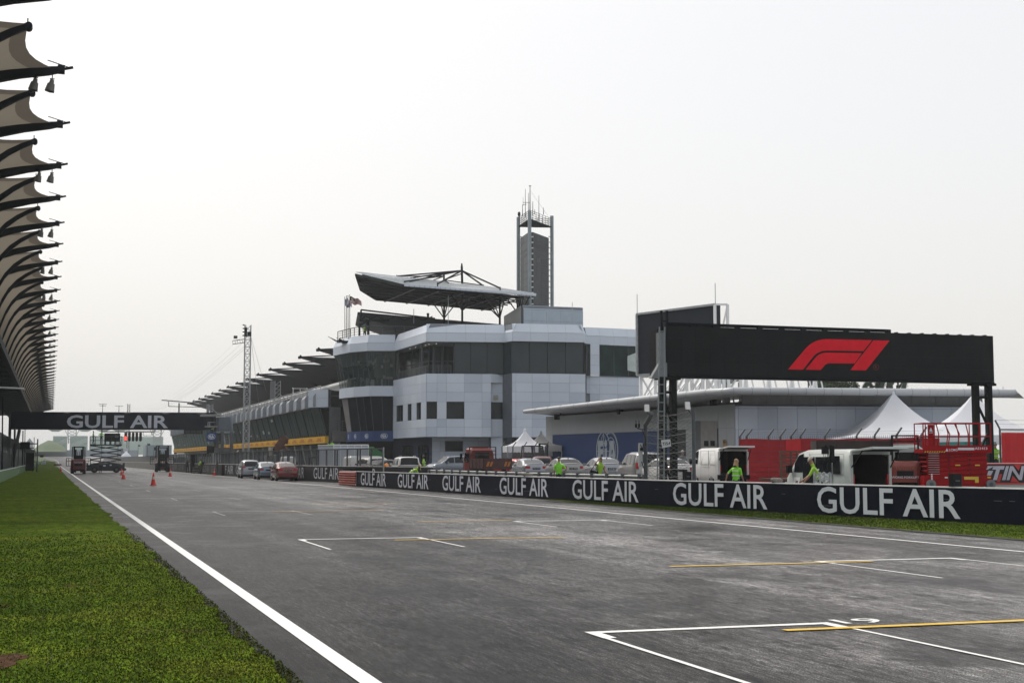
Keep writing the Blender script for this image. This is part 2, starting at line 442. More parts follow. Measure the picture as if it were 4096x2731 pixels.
# grass blades: too many to count
def blades(name, area, n, hmin, hmax, mats, seed):
    rg = np.random.default_rng(seed)
    x, y = area(rg, n); n = len(x)
    a = rg.uniform(0, 2 * np.pi, n); h = rg.uniform(hmin, hmax, n) * (0.6 + 0.02 * np.clip(y, 10, 40)); w = 0.004 + 0.00035 * np.clip(y, 8, 60)
    lean = rg.uniform(0.2, 1.0, n) * h; la = rg.uniform(0, 2 * np.pi, n)
    z = np.full(n, 0.012)
    V = np.empty((n, 3, 3))
    V[:, 0] = np.stack([x - w * np.cos(a), y - w * np.sin(a), z], 1)
    V[:, 1] = np.stack([x + w * np.cos(a), y + w * np.sin(a), z], 1)
    V[:, 2] = np.stack([x + lean * np.cos(la), y + lean * np.sin(la), z + h], 1)
    me = bpy.data.meshes.new(name); me.vertices.add(n * 3); me.vertices.foreach_set('co', V.ravel())
    me.loops.add(n * 3); me.loops.foreach_set('vertex_index', np.arange(n * 3)); me.polygons.add(n)
    me.polygons.foreach_set('loop_start', np.arange(0, n * 3, 3)); me.polygons.foreach_set('loop_total', np.full(n, 3))
    for m in mats: me.materials.append(m)
    mi = rg.choice(4, n, p=[0.40, 0.36, 0.15, 0.09]); ed = (x > 0.75 + rg.normal(0, .35, n)) & (x < 3) & (rg.random(n) < .65); mi[ed] = rg.choice([2, 2, 3, 1], ed.sum())
    mi[rg.random(n) < .02] = len(mats) - 1
    me.polygons.foreach_set('material_index', mi)
    me.update(); o = bpy.data.objects.new(name, me); C.objects.link(o); return tag(o, kind='stuff')
def blade_m(name, c, r_=0.45): return M(name, c, r_, 0, 0.35, 0.9, spec=0.08)
bl = [blade_m('blade_green', (0.038, 0.074, 0.003)), blade_m('blade_dark', (0.018, 0.044, 0.002)), blade_m('blade_olive', (0.082, 0.092, 0.006)), blade_m('blade_dry', (0.085, 0.060, 0.022))]
BARE = [(-.55, 12.35, .50, .75), (-1.15, 18.2, .5, .8), (-2.1, 15.9, .4, .6)]
soil = M('bare_soil', (.070, .036, .022), .95, 0, .45, 9, bump=1, bscale=40, spec=.05)
for (cx, cy, rx, ry) in BARE:
    b = B(soil); pts = [(cx + rx * (.78 + .22 * math.sin(5 * t_ + cx) * math.cos(3 * t_)) * math.cos(t_), cy + ry * (.8 + .25 * math.sin(4 * t_ + cy)) * math.sin(t_), .019) for t_ in [2 * math.pi * i / 40 for i in range(40)]]
    b.add([(cx, cy, .019)] + pts, [(0, 1 + i, 1 + (i + 1) % 40) for i in range(40)]); flat_later = b; 
    for i, f in enumerate(b.f):
        p_ = [Vector(b.v[k]) for k in f]
        if (p_[1] - p_[0]).cross(p_[2] - p_[0]).z < 0: b.f[i] = f[::-1]
    tag(b.obj('bare_ground'), kind='structure')
def area_l(rg, n):
    t = rg.random(n); y = 9.0 + 41 * t ** 1.7; x = rg.uniform(-3.6, 1.80, n)
    x = np.minimum(x, 1.9 + 0.05 * np.sin(y * 4.3) + rg.normal(0, 0.05, n) - 0.0018 * y)
    # sparse on the bare soil, thinning out with distance
    k = rg.random(n) < np.clip(1.5 - y / 23, 0.0, 1)
    for (cx, cy, rx, ry) in BARE: k &= ((((x - cx) / rx) ** 2 + ((y - cy) / ry) ** 2 + .35 * np.sin(x * 9 + y * 3)) > 1) | (rg.random(n) < .42)
    k &= (x > -0.13 * y - 2.0)
    return x[k], y[k]
bl.append(M('blade_glossy', (.16, .20, .08), .18, 0, .2, 1, spec=.8))
blades('grass', area_l, 260000, 0.010, 0.026, bl, 5)

# painted lines, each its own sheet
def stripe(b, pts, w, z):
    for a, c in zip(pts, pts[1:]):
        a = Vector(a); c = Vector(c); d = (c - a).normalized(); nn = Vector((-d.y, d.x)) * w / 2
        zz = lambda p_: tz(p_.y) + z
        b.add([(a.x - nn.x, a.y - nn.y, zz(a)), (c.x - nn.x, c.y - nn.y, zz(c)), (c.x + nn.x, c.y + nn.y, zz(c)), (a.x + nn.x, a.y + nn.y, zz(a))], [(0, 1, 2, 3)] if True else [])
def flat(b):                                    # every face looks up
    for i, f in enumerate(b.f):
        p_ = [Vector(b.v[k]) for k in f]
        if (p_[1] - p_[0]).cross(p_[2] - p_[0]).z < 0: b.f[i] = f[::-1]
    return b
b = B(white_line); stripe(b, [(2.27, y) for y in (2, 100, 200, 330, 380, 430, 490, 550)] + [(1.6, 610), (-0.5, 670), (-4, 730)], 0.155, 0.006)
tag(flat(b).obj('road_edge_line'), kind='structure')
b = B(white_line); stripe(b, [(16.52, 2), (16.52, 60), (16.45, 100), (16.2, 150), (15.9, 200), (15.8, 330), (15.8, 430)], 0.12, 0.006)
tag(flat(b).obj('road_edge_line'), kind='structure')
worn = M('worn_road_paint', (0.40, 0.40, 0.39), 0.7, 0, 0.4, 9)
def slot(x0, x1, y, num=None):
    b = B(white_line if y < 40 else worn); zz = tz(y)
    stripe(b, [(x0, y), (x1, y)], 0.13, 0.006)
    stripe(b, [(x0 + 0.06, y - 0.065), (x0 + 0.06, y - 0.45)], 0.13, 0.006); stripe(b, [(x1 - 0.06, y - 0.065), (x1 - 0.06, y - 0.45)], 0.13, 0.006)
    stripe(b, [(x0 + 0.03, y - 0.45), (x0 + 0.03, y - 3.4)], 0.055, 0.006); stripe(b, [(x1 - 0.03, y - 0.45), (x1 - 0.03, y - 3.4)], 0.055, 0.006)
    if num:
        text_quad(b, num, (x1 + 0.12, y - 0.10, 0.006), (x1 + 0.62, y - 0.10, 0.006), (x1 + 0.12, y + 0.26, 0.006), off=0.01)
    tag(flat(b).obj('road_marking'), kind='structure')
for k in range(8):
    slot(4.86, 7.47, 12.76 + 16.6 * k, '19' if k == 0 else None)
    if k < 5: slot(11.75, 14.35, 20.5 + 15.85 * k)
for k, (x0, x1, y) in enumerate([(6.72, 10.45, 12.33), (9.05, 12.6, 20.18), (6.68, 10.35, 28.5), (9.3, 11.9, 36.9), (6.7, 10.3, 45.4), (9.2, 12.4, 52.6)]):
    b = B(yellow_line); stripe(b, [(x0, y), (x1, y)], 0.125, 0.011)
    tag(flat(b).obj('road_marking_yellow'), kind='structure')

# ---- right-hand strip of grass and the paddock ground behind the barrier
BAR = [(17.85, 91.8), (18.45, 81), (18.85, 70), (19.25, 62), (19.7, 53.5), (20.4, 45.5), (21.5, 37), (22.9, 29.7), (24.9, 23), (28, 15)]
def bar_x(y):
    for (xa, ya), (xb, yb) in zip(BAR, BAR[1:]):
        if yb <= y <= ya: return xa + (xb - xa) * (ya - y) / (ya - yb)
    return BAR[0][0] if y > BAR[0][1] else BAR[-1][0]
b = B(turfm); ra = []; rb = []
for i in range(120):
    y = 15 + i * 0.36; w = 1 - sm(50, 57.5, y)
    ra.append((bar_x(y) - 0.05 - (bar_x(y) - 18.85) * (0.35 + 0.65 * w) * w - random.uniform(0, 0.06), y, 0.02)); rb.append((bar_x(y) + 0.4, y, 0.02))
b.grid([ra, rb], smooth=False); flat(b); tag(b.obj('grass_strip'), kind='structure')
def area_r(rg, n):
    y = rg.uniform(21, 52, n); bx = np.interp(y, [q[1] for q in BAR][::-1], [q[0] for q in BAR][::-1]); t = rg.random(n)
    return 18.85 + t * (bx - 18.85), y
blades('grass', area_r, 45000, 0.012, 0.035, bl, 9)
b = B(black)                                    # dark rubber kerb strip between grass and asphalt
b.grid([[(18.72, y, 0.012) for y in (15, 30, 45, 54)], [(18.86, y, 0.026) for y in (15, 30, 45, 54)]], smooth=False); flat(b); tag(b.obj('kerb_strip'), kind='structure')
def paddock_pts():
    P_ = []
    for u, d, z in [(1620, 110, .05), (1780, 140, .25), (1935, 128, .2), (2113, 98, .24), (2258, 94, .26), (2412, 88, .28), (2560, 84, .28), (2860, 74, .24), (3340, 52, 0.0), (3810, 60, .49), (3985, 72, .7), (4000, 66, .5), (3300, 82, .2), (3500, 62, .15), (2700, 58, 0), (3100, 50, 0), (1400, 149, .05), (2100, 115, .3), (3570, 86, .3), (2300, 70, 0.05)]:
        q = W(u, 1800, d); P_.append((q.x, q.y, z))
    return P_
PG = paddock_pts()
def gz(x, y):
    s0 = s1 = 0
    for px, py, pz in PG:
        w = 1 / (1 + ((x - px) ** 2 + (y - py) ** 2)) ** 1.6; s0 += w; s1 += w * pz
    z = s1 / s0
    if y < 95: z *= sm(bar_x(max(y, 15.1)) + 0.6, bar_x(max(y, 15.1)) + 5.0, x)
    else: z *= sm(22, 27, x)
    return z
conc = M('paddock_asphalt', (0.085, 0.084, 0.082), 0.75, 0, 0.25, 0.4, bump=0.3, bscale=25)
rows = []
for i in range(75):
    y = 15 + i * 2.0 + (0 if i < 60 else (i - 60) * 15)
    x0 = bar_x(max(y, 15.1)) + 0.12 if y < 91.8 else 20 + 6 * sm(91.8, 100, y)
    rows.append([(x0 + t * t * (150 - x0), y, gz(x0 + t * t * (150 - x0), y) + 0.03) for t in [k / 26 for k in range(27)]])
b = B(conc); b.grid(rows); flat(b); tag(b.obj('paddock_ground'), kind='structure')

# ================================================================== LEFT SIDE
# ---- grandstand with tensile roof
H0, BAY = 20.0, 12.49
gs = thing('grandstand', 'long grandstand under a row of dark-ribbed beige fabric canopies along the left verge', 'grandstand', (-8, 60, 0))
RZ = EYE + H0
ridge = [(-1.5, .10), (-2.2, -0.2), (-3.0, -.65), (-3.9, -1.35), (-4.7, -2.3), (-5.3, -3.4), (-5.9, -5.0), (-6.1, -6.2)]
spar = [(0.0, 0), (-0.6, -0.06), (-2.0, -.22), (-3.6, -.55), (-5.4, -1.1), (-7.5, -1.75), (-10.5, -2.3), (-16, -2.8)]
def thick(b, pts, y, w, t0, t1):                 # a curved tapering rib in the plane y = const
    n = len(pts)
    for i in range(n - 1):
        (xa, za), (xb, zb) = pts[i], pts[i + 1]; ta = t0 + (t1 - t0) * i / (n - 1); tb = t0 + (t1 - t0) * (i + 1) / (n - 1)
        b.hexa([(xb, y - w, RZ + zb - tb), (xa, y - w, RZ + za - ta), (xa, y + w, RZ + za - ta), (xb, y + w, RZ + zb - tb)], [(xb, y - w, RZ + zb), (xa, y - w, RZ + za), (xa, y + w, RZ + za), (xb, y + w, RZ + zb)])
Y0 = 3.7475 * H0; KN = 42
for k in range(-1, KN):
    yt = Y0 + k * BAY; yk = yt - 0.56 * BAY; yp = yt - BAY
    b = B(membrane)
    n = len(ridge); T = 7; rowsA = []; rowsB = []
    for i in range(n):
        s_ = i / (n - 1); (rx, rz_) = ridge[i]
        sx = -0.45 + (-8.0 + 0.45) * s_; 
        # height of the spar at sx
        for (xa, za), (xb, zb) in zip(spar, spar[1:]):
            if xb <= sx <= xa: szz = za + (zb - za) * (xa - sx) / (xa - xb)
        nx = -4.6 - 3.4 * s_
        for (xa, za), (xb, zb) in zip(spar, spar[1:]):
            if xb <= nx <= xa: nzz = za + (zb - za) * (xa - nx) / (xa - xb)
        ra = []; rb = []
        for j in range(T + 1):
            t = j / T; sag = math.sin(math.pi * t)
            ra.append((rx + (sx - rx) * t - sag * .62 * (1 - s_), yk + (yt - yk) * t, RZ + rz_ + (szz - rz_) * t - 0.25 * sag - 0.05))
            rb.append((rx + (nx - rx) * t - sag * 0.5 * (1 - s_), yk + (yp - yk) * t, RZ + rz_ + (nzz - rz_) * t - 0.25 * sag - 0.05))
        rowsA.append(ra); rowsB.append(rb)
    b.use(membrane2); b.grid(rowsA[:2]); b.grid(rowsB[:2])
    b.use(membrane); b.grid(rowsA[1:]); b.grid(rowsB[1:])
    b.obj('canopy_membrane', gs)
    b = B(steel); thick(b, spar, yt, 0.20, 0.26, 1.15)
    b.bar((0, yt, RZ - 0.12), (0.55, yt, RZ + 0.03), 0.12); b.bar((0.3, yt, RZ + .02), (-0.7, yt - 0.3, RZ + 0.22), 0.04); b.box(-0.2, 0.15, yt - 0.3, yt + 0.3, RZ - 0.30, RZ + 0.04)
    b.obj('lower_rib', gs)
    b = B(steel); thick(b, ridge, yk, 0.14, 0.30, 0.75); b.cyl((-1.5, yk - 0.28, RZ - 0.10), (-1.5, yk + 0.28, RZ - 0.10), 0.17, n=10); b.cyl((-1.55, yk, RZ + 0.1), (-1.55, yk, RZ + 0.3), 0.03)
    b.obj('upper_rib', gs)
b = B(steel); b.box(-6.5, -5.8, 30, Y0 + KN * BAY, RZ - 6.9, RZ - 6.0)
for k in range(-1, KN, 1): b.cyl((-6.4, Y0 + k * BAY, RZ - 6.2), (-14, Y0 + k * BAY, RZ - 5.6), 0.14, n=6)
b.obj('longitudinal_beam', gs)
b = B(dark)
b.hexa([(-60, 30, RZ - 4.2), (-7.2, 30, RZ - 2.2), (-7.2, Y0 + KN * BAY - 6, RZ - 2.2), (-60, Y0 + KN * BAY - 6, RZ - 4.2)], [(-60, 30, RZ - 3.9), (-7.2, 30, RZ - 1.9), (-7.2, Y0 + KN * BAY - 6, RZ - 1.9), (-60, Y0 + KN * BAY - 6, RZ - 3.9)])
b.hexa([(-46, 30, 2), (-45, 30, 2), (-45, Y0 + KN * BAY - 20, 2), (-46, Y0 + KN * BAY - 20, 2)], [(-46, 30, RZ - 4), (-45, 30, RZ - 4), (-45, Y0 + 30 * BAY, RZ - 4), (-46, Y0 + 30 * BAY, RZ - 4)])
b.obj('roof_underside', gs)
b = B(M('seat_blue_grey', (0.05, 0.06, 0.075), 0.7))
for i in range(26): b.box(-10 - (i + 1) * 1.3, -10 - i * 1.3, 40, 560, 1.5, 2.2 + i * 0.52)
b.obj('seating_tier', gs)
for k in range(0, KN, 2):
    y = Y0 + k * BAY; b = B(steel); b.cyl((-22, y, 3), (-22, y, RZ - 3.3), 0.35, n=8); b.obj('column', gs)
# ---- speakers hung under the rib ends
def horn(y, dx, lab, big=1.0):
    t = thing('loudspeaker', lab, 'loudspeaker', (0.0 + dx, y, RZ - 0.95), 0, 'loudspeakers hung under the canopy ribs')
    s_ = -1 if dx < 0 else 1
    b = B(M('horn_grey', (0.11, 0.11, 0.10), 0.6)); a = Vector((0, 0, 0.25)); c = Vector((0.12 * s_, 0, -0.35))
    d = (c - a).normalized(); r = 0.27 * big
    b.cyl(a, a + d * 0.22, 0.10, 0.13, 8); b.cyl(a + d * 0.22, a + d * 0.62, 0.20, r, 6, caps=False); b.cyl(a + d * 0.22, a + d * 0.28, 0.20, 0.2, 6)
    b.obj('horn', t, True)
    b = B(steel); b.bar((0, 0, 0.25), (0, 0, 0.62), 0.05); b.bar((-0.12, 0, 0.3), (0.12, 0, 0.3), 0.04); b.obj('bracket', t, True)
ordn = ['nearest', 'second nearest', 'third nearest', 'fourth nearest', 'fifth nearest', 'sixth nearest', 'seventh nearest', 'eighth nearest']
for q, k in enumerate([0, 2, 4, 6, 8]):
    horn(Y0 + k * BAY, -1.25, 'grey horn speaker facing the stand, ' + ordn[q] + ' pair under the canopy ribs')
    horn(Y0 + k * BAY, -0.45, 'grey horn speaker facing the track, ' + ordn[q] + ' pair under the canopy ribs')
for k in [10, 12, 14, 16, 18]: horn(Y0 + k * BAY, -0.7, 'small far grey horn speaker, one of the single ones beyond the pairs')

# ---- rail with green netting along the verge
rail_w = M('rail_white', (0.70, 0.72, 0.70), 0.5)
def verge_rail(name, lab, y0, y1, x0, x1):
    t = thing(name, lab, 'barrier', ((x0 + x1) / 2, (y0 + y1) / 2, 0))
    X = lambda y: x0 + (x1 - x0) * (y - y0) / (y1 - y0)
    b = B(galv); y = y0
    while y <= y1: b = B(galv); b.box(X(y) - 0.08, X(y) + 0.04, y - 0.05, y + 0.05, tz(y) - 0.05, tz(y) + 0.92); b.obj('post', t); y += 4
    b = B(rail_w)
    for z in (0.22, 0.5, 0.82):
        b.bar((X(y0) + 0.07, y0, z + tz(y0)), (X(y1) + 0.07, y1, z + tz(y1)), 0.06, 0.10 if z < 0.8 else 0.12)
    b.obj('rail', t)
    b = B(see_through('green_netting', (0.12, 0.22, 0.09), 0.72, 0.7)); b.quad((X(y0) + 0.12, y0, 0.05 + tz(y0)), (X(y0) + 0.12, y0, 0.85 + tz(y0)), (X(y1) + 0.12, y1, 0.85 + tz(y1)), (X(y1) + 0.12, y1, 0.05 + tz(y1))); b.obj('netting', t)
verge_rail('guard_rail', 'white guard rail with green netting, near length at the left edge of the verge', 70, 163, -3.45, -3.5)
verge_rail('guard_rail', 'white guard rail behind the tall black cabinet on the left verge', 172, 262, -3.6, -3.5)
verge_rail('guard_rail', 'faint white guard rail far down the verge, beyond the black cabinet', 266, 480, -3.7, -3.2)
b = B(see_through('catch_mesh', (0.02, 0.026, 0.03), 0.88, 0.8))
cf = thing('catch_fence', 'tall dark catch fence with inclined top along the left verge', 'fence', (-5.2, 240, 0))
for k in range(60):
    y0 = 60 + k * 6.5; y1 = y0 + 6.4
    b.quad((-5.2, y0, 0.1 + tz(y0)), (-5.2, y1, 0.1 + tz(y1)), (-5.2, y1, 3.2 + tz(y1)), (-5.2, y0, 3.2 + tz(y0)))
    b.quad((-5.2, y0, 3.2 + tz(y0)), (-5.2, y1, 3.2 + tz(y1)), (-4.4, y1, 4.1 + tz(y1)), (-4.4, y0, 4.1 + tz(y0)))
b.obj('mesh_screen', cf)
for k in range(60):
    y = 60 + k * 6.5; b = B(steel2); b.cyl((-5.26, y, 0), (-5.26, y, 3.2 + tz(y)), 0.06, n=6); b.cyl((-5.26, y, 3.2 + tz(y)), (-4.4, y, 4.1 + tz(y)), 0.06, n=6); b.obj('post', cf)
bz = M('service_road', (0.05, 0.05, 0.05), 0.9)
# screens, cabinet and poles round the gantry foot
def screen(name, lab, p, w, h, foot, cat='screen', arms=((-1, 1))):
    t = thing(name, lab, cat, (p[0], p[1], 0))
    b = B(black); b.box(p[0] - w / 2, p[0] + w / 2, p[1], p[1] + 0.15, p[2] - h / 2, p[2] + h / 2); b.obj('screen_body', t)
    b = B(steel2)
    for a in arms: b.bar((p[0] + a * w / 2, p[1] + .07, p[2] + 0.2), (p[0] + a * (w / 2 + 1.0), p[1] + .07, p[2] + 0.25), 0.14); b.cyl((p[0] + a * (w / 2 + 1.0), p[1] + .07, 0), (p[0] + a * (w / 2 + 1.0), p[1] + .07, p[2] + 0.9), 0.09, n=8)
    b.obj('support_post', t)
p = W(100, 1781, 196); screen('hanging_screen', 'black monitor on two posts beside the catch fence, left of the gantry', p, 1.28, 0.98, 0, arms=(-1, 1))
p = W(167, 1824, 320); screen('hanging_screen', 'small far black monitor at the end of the dark fence', p, 0.75, 0.5, 0, arms=(-1,))
def cabinet(lab, u0, u1, v0, v1, d):
    a = W(u0, v1, d); c = W(u1, v0, d)
    t = thing('speaker_cabinet', lab, 'cabinet', ((a.x + c.x) / 2, (a.y + c.y) / 2, 0))
    b = B(black); b.box(a.x, c.x, a.y, a.y + 0.9, 0.16, c.z); b.box(a.x - 0.03, c.x + 0.03, a.y - 0.03, a.y + 0.93, c.z, c.z + 0.05); b.box(a.x + .02, c.x - .02, a.y - 0.02, a.y - 0.001, (c.z) * 0.5, (c.z) * 0.52); b.obj('cabinet_body', t)
    for q in range(4):
        b = B(rubber); xx = a.x + 0.12 + (c.x - a.x - 0.24) * (q % 2); yy = a.y + 0.12 + 0.6 * (q // 2); b.cyl((xx - 0.03, yy, 0.09), (xx + 0.03, yy, 0.09), 0.09, n=8); b.bar((xx, yy, 0.09), (xx, yy, 0.18), 0.05); b.obj('caster', t)
cabinet('tall black cabinet on casters standing on the grass verge', 101, 136.5, 1812, 1887, 197.5)
cabinet('tall black cabinet on casters by the pit wall beside a man in dark clothes', 763, 792, 1818, 1892, 178)
def pole(name, lab, cat, a, c, r=0.06, mat=None, group=None, extra=None):
    t = thing(name, lab, cat, (a[0], a[1], a[2]), 0, group)
    b = B(mat or steel2); b.cyl(a, c, r, r * 0.7, 8); b.box(a[0] - 3 * r, a[0] + 3 * r, a[1] - 3 * r, a[1] + 3 * r, a[2], a[2] + 0.03); b.obj('pole', t)
    if extra: extra(t)
    return t
for (u, vt, d, lab) in [(58, 1690, 188, 'dark pole left of the leaning gantry strut'), (100.5, 1700, 205, 'thin dark mast above the hanging screen'), (137, 1748, 230, 'thin mast with antenna arms right of the hanging screen'), (11, 1585, 120, 'thin dark mast at the left edge in front of the roof underside'), (92, 1722, 215, 'banded black and white mast behind the hanging screen')]:
    q = W(u, vt, d); q0 = W(u - 1.5, 1850, d); pole('mast', lab, 'mast', (q0.x, q0.y, 0), (q.x, q.y, q.z), 0.07 if 'thin' in lab else 0.11, steel)
# a horizontal boom at the left edge under the roof
a = W(-20, 1546, 118); c = W(97, 1554, 118)
t = thing('camera_boom', 'long white boom reaching in from the left edge under the stand roof', 'boom', (a.x - 2, a.y, 0))
b = B(whitep); b.cyl((a.x - 3, a.y, a.z + 0.05), c, 0.09, 0.07, 8); b.bar(c, c + Vector((0, 0, -0.12)), 0.05); b.obj('boom_arm', t); b = B(steel); b.cyl((a.x - 2.5, a.y, 0), (a.x - 2.5, a.y, a.z + 0.3), 0.12, n=8); b.obj('boom_post', t)

# ---- distance boards
def board(lab, txt, p, w=1.6, h=1.1, grp='distance boards on the verge'):
    t = thing('distance_board', lab, 'sign', (p[0], p[1], tz(p[1])), 0, grp)
    b = B(M('board_white', (0.75, 0.78, 0.82), 0.5)); b.box(p[0] - w / 2, p[0] + w / 2, p[1], p[1] + 0.1, p[2] - h / 2, p[2] + h / 2); b.obj('board_face', t)
    b = B(M('board_blue', (0.03, 0.08, 0.25), 0.5)); text_quad(b, txt, (p[0] - w * .4, p[1] - 0.02, p[2] - h * .32), (p[0] + w * .4, p[1] - 0.02, p[2] - h * .32), (p[0] - w * .4, p[1] - 0.02, p[2] + h * .32), off=0.02); b.obj('lettering', t)
    b = B(galv)
    for s_ in (-1, 1): b.cyl((p[0] + s_ * w * .35, p[1] + 0.15, tz(p[1])), (p[0] + s_ * w * .35, p[1] + 0.15, p[2]), 0.04, n=6)
    b.obj('board_leg', t)
board('white distance board reading 300 behind the 200 board', '300', W(177, 1843, 470), 1.1, .6); board('white distance board reading 200, the nearer and lower one', '200', W(175, 1853.5, 420), 1.2, .7)

# ---- gantry over the track
D0, D1 = 195.5, 198.5
gt = thing('start_gantry', 'start gantry spanning the track behind a dark GULF AIR banner', 'gantry', (9, 198, 0))
tl, tr, bl_, br_ = W(43.5, 1650, D0), W(857, 1652.5, D1), W(43.5, 1718, D0), W(857, 1717.5, D1)
tl.z = tr.z = (tl.z + tr.z) / 2; bl_.z = br_.z = (bl_.z + br_.z) / 2; bl_.x, bl_.y = tl.x, tl.y; br_.x, br_.y = tr.x, tr.y
gn = M('gantry_banner', (0.010, 0.014, 0.024), 0.7, 0, 0.1, 0.6, spec=.15)
b = B(gn); dd = (tr - tl).normalized(); nn = Vector((dd.y, -dd.x, 0)); NS = 40
for i in range(NS):
    p0 = bl_.lerp(br_, i / NS); p1 = bl_.lerp(br_, (i + 1) / NS); wv = lambda j: 0.035 * math.sin(j * 1.3) * math.sin(j * 0.37)
    hz = Vector((0, 0, tl.z - bl_.z))
    b.hexa([p0, p1, p1 - nn * 1.2, p0 - nn * 1.2], [p0 + hz + Vector((0, 0, wv(i))), p1 + hz + Vector((0, 0, wv(i + 1))), p1 - nn * 1.2 + hz, p0 - nn * 1.2 + hz])
b.obj('banner', gt)
b = B(letter)
a0, a1, az0, az1 = W(266, 1711, 196.3), W(671, 1711, 197.8), W(266, 1711, 196.3).z, W(266, 1659.5, 196.3).z
def gbl(x0, x1):
    p0 = tl.lerp(tr, (x0 - 43.5) / 813.5); p1 = tl.lerp(tr, (x1 - 43.5) / 813.5); return p0, p1
p0, p1 = gbl(266, 671); text_quad(b, 'GULF AIR', (p0.x, p0.y, az0), (p1.x, p1.y, az0), (p0.x, p0.y, az1), off=0.022, push=0.03); b.obj('lettering', gt)
b = B(steel)
for i in range(30):
    p0 = tl.lerp(tr, i / 30) - nn * 0.6; p1 = tl.lerp(tr, (i + 1) / 30) - nn * 0.6
    b.bar(p0 + Vector((0, 0, .07)), p1 + Vector((0, 0, .07)), 0.12)
b.obj('top_truss', gt)
b = B(steel2)
q = W(40, 1700, 197); b.cyl((q.x, q.y, 0), (q.x, q.y, tl.z - 0.2), 0.2, 0.2, 10); q2 = W(78, 1718, 198); b.cyl((q.x + 0.3, q.y + 0.5, 0.4), (q2.x, q2.y, q2.z), 0.28, 0.22, 8)
b.bar((q.x, q.y, 3.9), (q.x + 3.2, q.y, 3.9), 0.14); b.bar((q.x, q.y, 3.3), (q.x + 3.2, q.y, 3.3), 0.14)
for du in (62, 76): 
    q3 = W(du, 1718, 199); b.cyl((q3.x, q3.y, 0), (q3.x, q3.y, q3.z), 0.06, n=6)
b.obj('leg', gt)
# start lights
sl = thing('start_lights', 'bank of five start light columns under the gantry banner, left one lit red', 'traffic light', (W(533, 1745, 195).x, 195, 0))
a = W(407, 1726, 194.5); c = W(620, 1726, 196.5); b = B(steel); b.bar(a, c, 0.14); b.bar(a, a + Vector((0, 0, 0.5)), 0.12); b.bar(c, c + Vector((0, 0, 0.5)), 0.12)
for uu in (573, 606): 
    q = W(uu, 1727, 196); b.bar(q, q - Vector((0, 0, 0.48)), 0.05)
q = W(573, 1742, 196); q2 = W(606, 1742, 196); b.bar(q, q2, 0.06); b.obj('hanger_frame', sl)
for i, uu in enumerate((503, 518, 533, 547.5, 562.5)):
    q = W(uu, 1729, 195.5); w = 0.17
    b = B(black); b.box(q.x - w, q.x + w, q.y - 0.12, q.y + 0.2, q.z - 1.05, q.z); b.cyl((q.x, q.y - 0.12, q.z - 1.05), (q.x, q.y + 0.2, q.z - 1.05), w, n=12)
    b.obj('light_box', sl)
    for j in range(4):
        lit = i == 0 and j >= 2
        b = B(M('lit_red_lamp', (1.0, 0.03, 0.02), 0.4, emit=6, var=0) if lit else M('unlit_lamp', (0.03, 0.01, 0.01), 0.3))
        zc = q.z - 0.16 - 0.26 * j; b.cyl((q.x, q.y - 0.121, zc), (q.x, q.y - 0.16, zc), 0.13 if lit else 0.10, n=12); b.obj('lamp', sl)
# timing display under the right of the banner
a = W(735, 1735, 196); c = W(812, 1718.5, 196)
td = thing('timing_display', 'black digital timing display hung under the right part of the gantry banner', 'display', ((a.x + c.x) / 2, a.y, 0))
b = B(black); b.box(a.x, c.x, a.y - 0.3, a.y, a.z, c.z + 0.02); b.obj('display_case', td)
b = B(M('dim_digit', (0.05, 0.055, 0.055), 0.5)); 
text_quad(b, '88:88:88', (a.x + 0.2, a.y - 0.31, a.z + 0.1), (c.x - 0.2, a.y - 0.31, a.z + 0.1), (a.x + 0.2, a.y - 0.31, c.z - 0.1), off=0.0); b.obj('digits', td)
b = B(steel); b.tube([(a.x + .1, a.y - .1, a.z), (a.x - .05, a.y - .1, a.z - .3), (a.x + .2, a.y - .1, a.z - .45), (a.x + .35, a.y - .1, a.z)], 0.03); b.obj('cable_loop', td)

# ================================================================== CONTROL BUILDING
def PT(u, d, v=1700):
    q = W(u, v, d); return (q.x, q.y)
def ring(l, v=1600): return [PT(u, d, v) for u, d in l]
def bandr(b, rb, zb, rt, zt, nu=1, nv=1, th=0.05, gap=0.05, skip=None):
    for i in range(len(rb) - 1):
        n = nu[i] if isinstance(nu, (list, tuple)) else nu
        b.panel((*rb[i], zb), (*rb[i + 1], zb), (*rt[i + 1], zt), (*rt[i], zt), th, gap, n, nv)
    return b
def wallr(b, rb, zb, rt, zt):
    for i in range(len(rb) - 1): b.quad((*rb[i], zb), (*rb[i + 1], zb), (*rt[i + 1], zt), (*rt[i], zt))
    return b
def off(r_, d):                                  # push a plan polyline back (away from its front) by d
    o_ = []
    for i, p_ in enumerate(r_):
        a = Vector(r_[max(0, i - 1)]); c = Vector(r_[min(len(r_) - 1, i + 1)]); t = (c - a).normalized(); o_.append((p_[0] - t.y * d, p_[1] + t.x * d))
    return o_
cb = thing('control_building', 'silver-clad race control building with glazed corner drum and stepped storeys', 'building', (50, 175, 0))
ZP0, ZP1, ZF, ZB, ZL = 15.1, 17.15, 11.45, 4.25, 10.75
dpar = ring([(1334, 184.4), (1354, 182.5), (1401, 178.5), (1449, 176.8), (1471, 176), (1580, 176)], 1400)
main = ring([(1706, 162), (2019, 163.1)], 1400)
stepB = ring([(2051, 161.4), (2334, 163.2)], 1400)
mC = ring([(2345, 166), (2565, 169)], 1400)
front = [dpar[-1], main[0], main[1], stepB[0], stepB[1]]
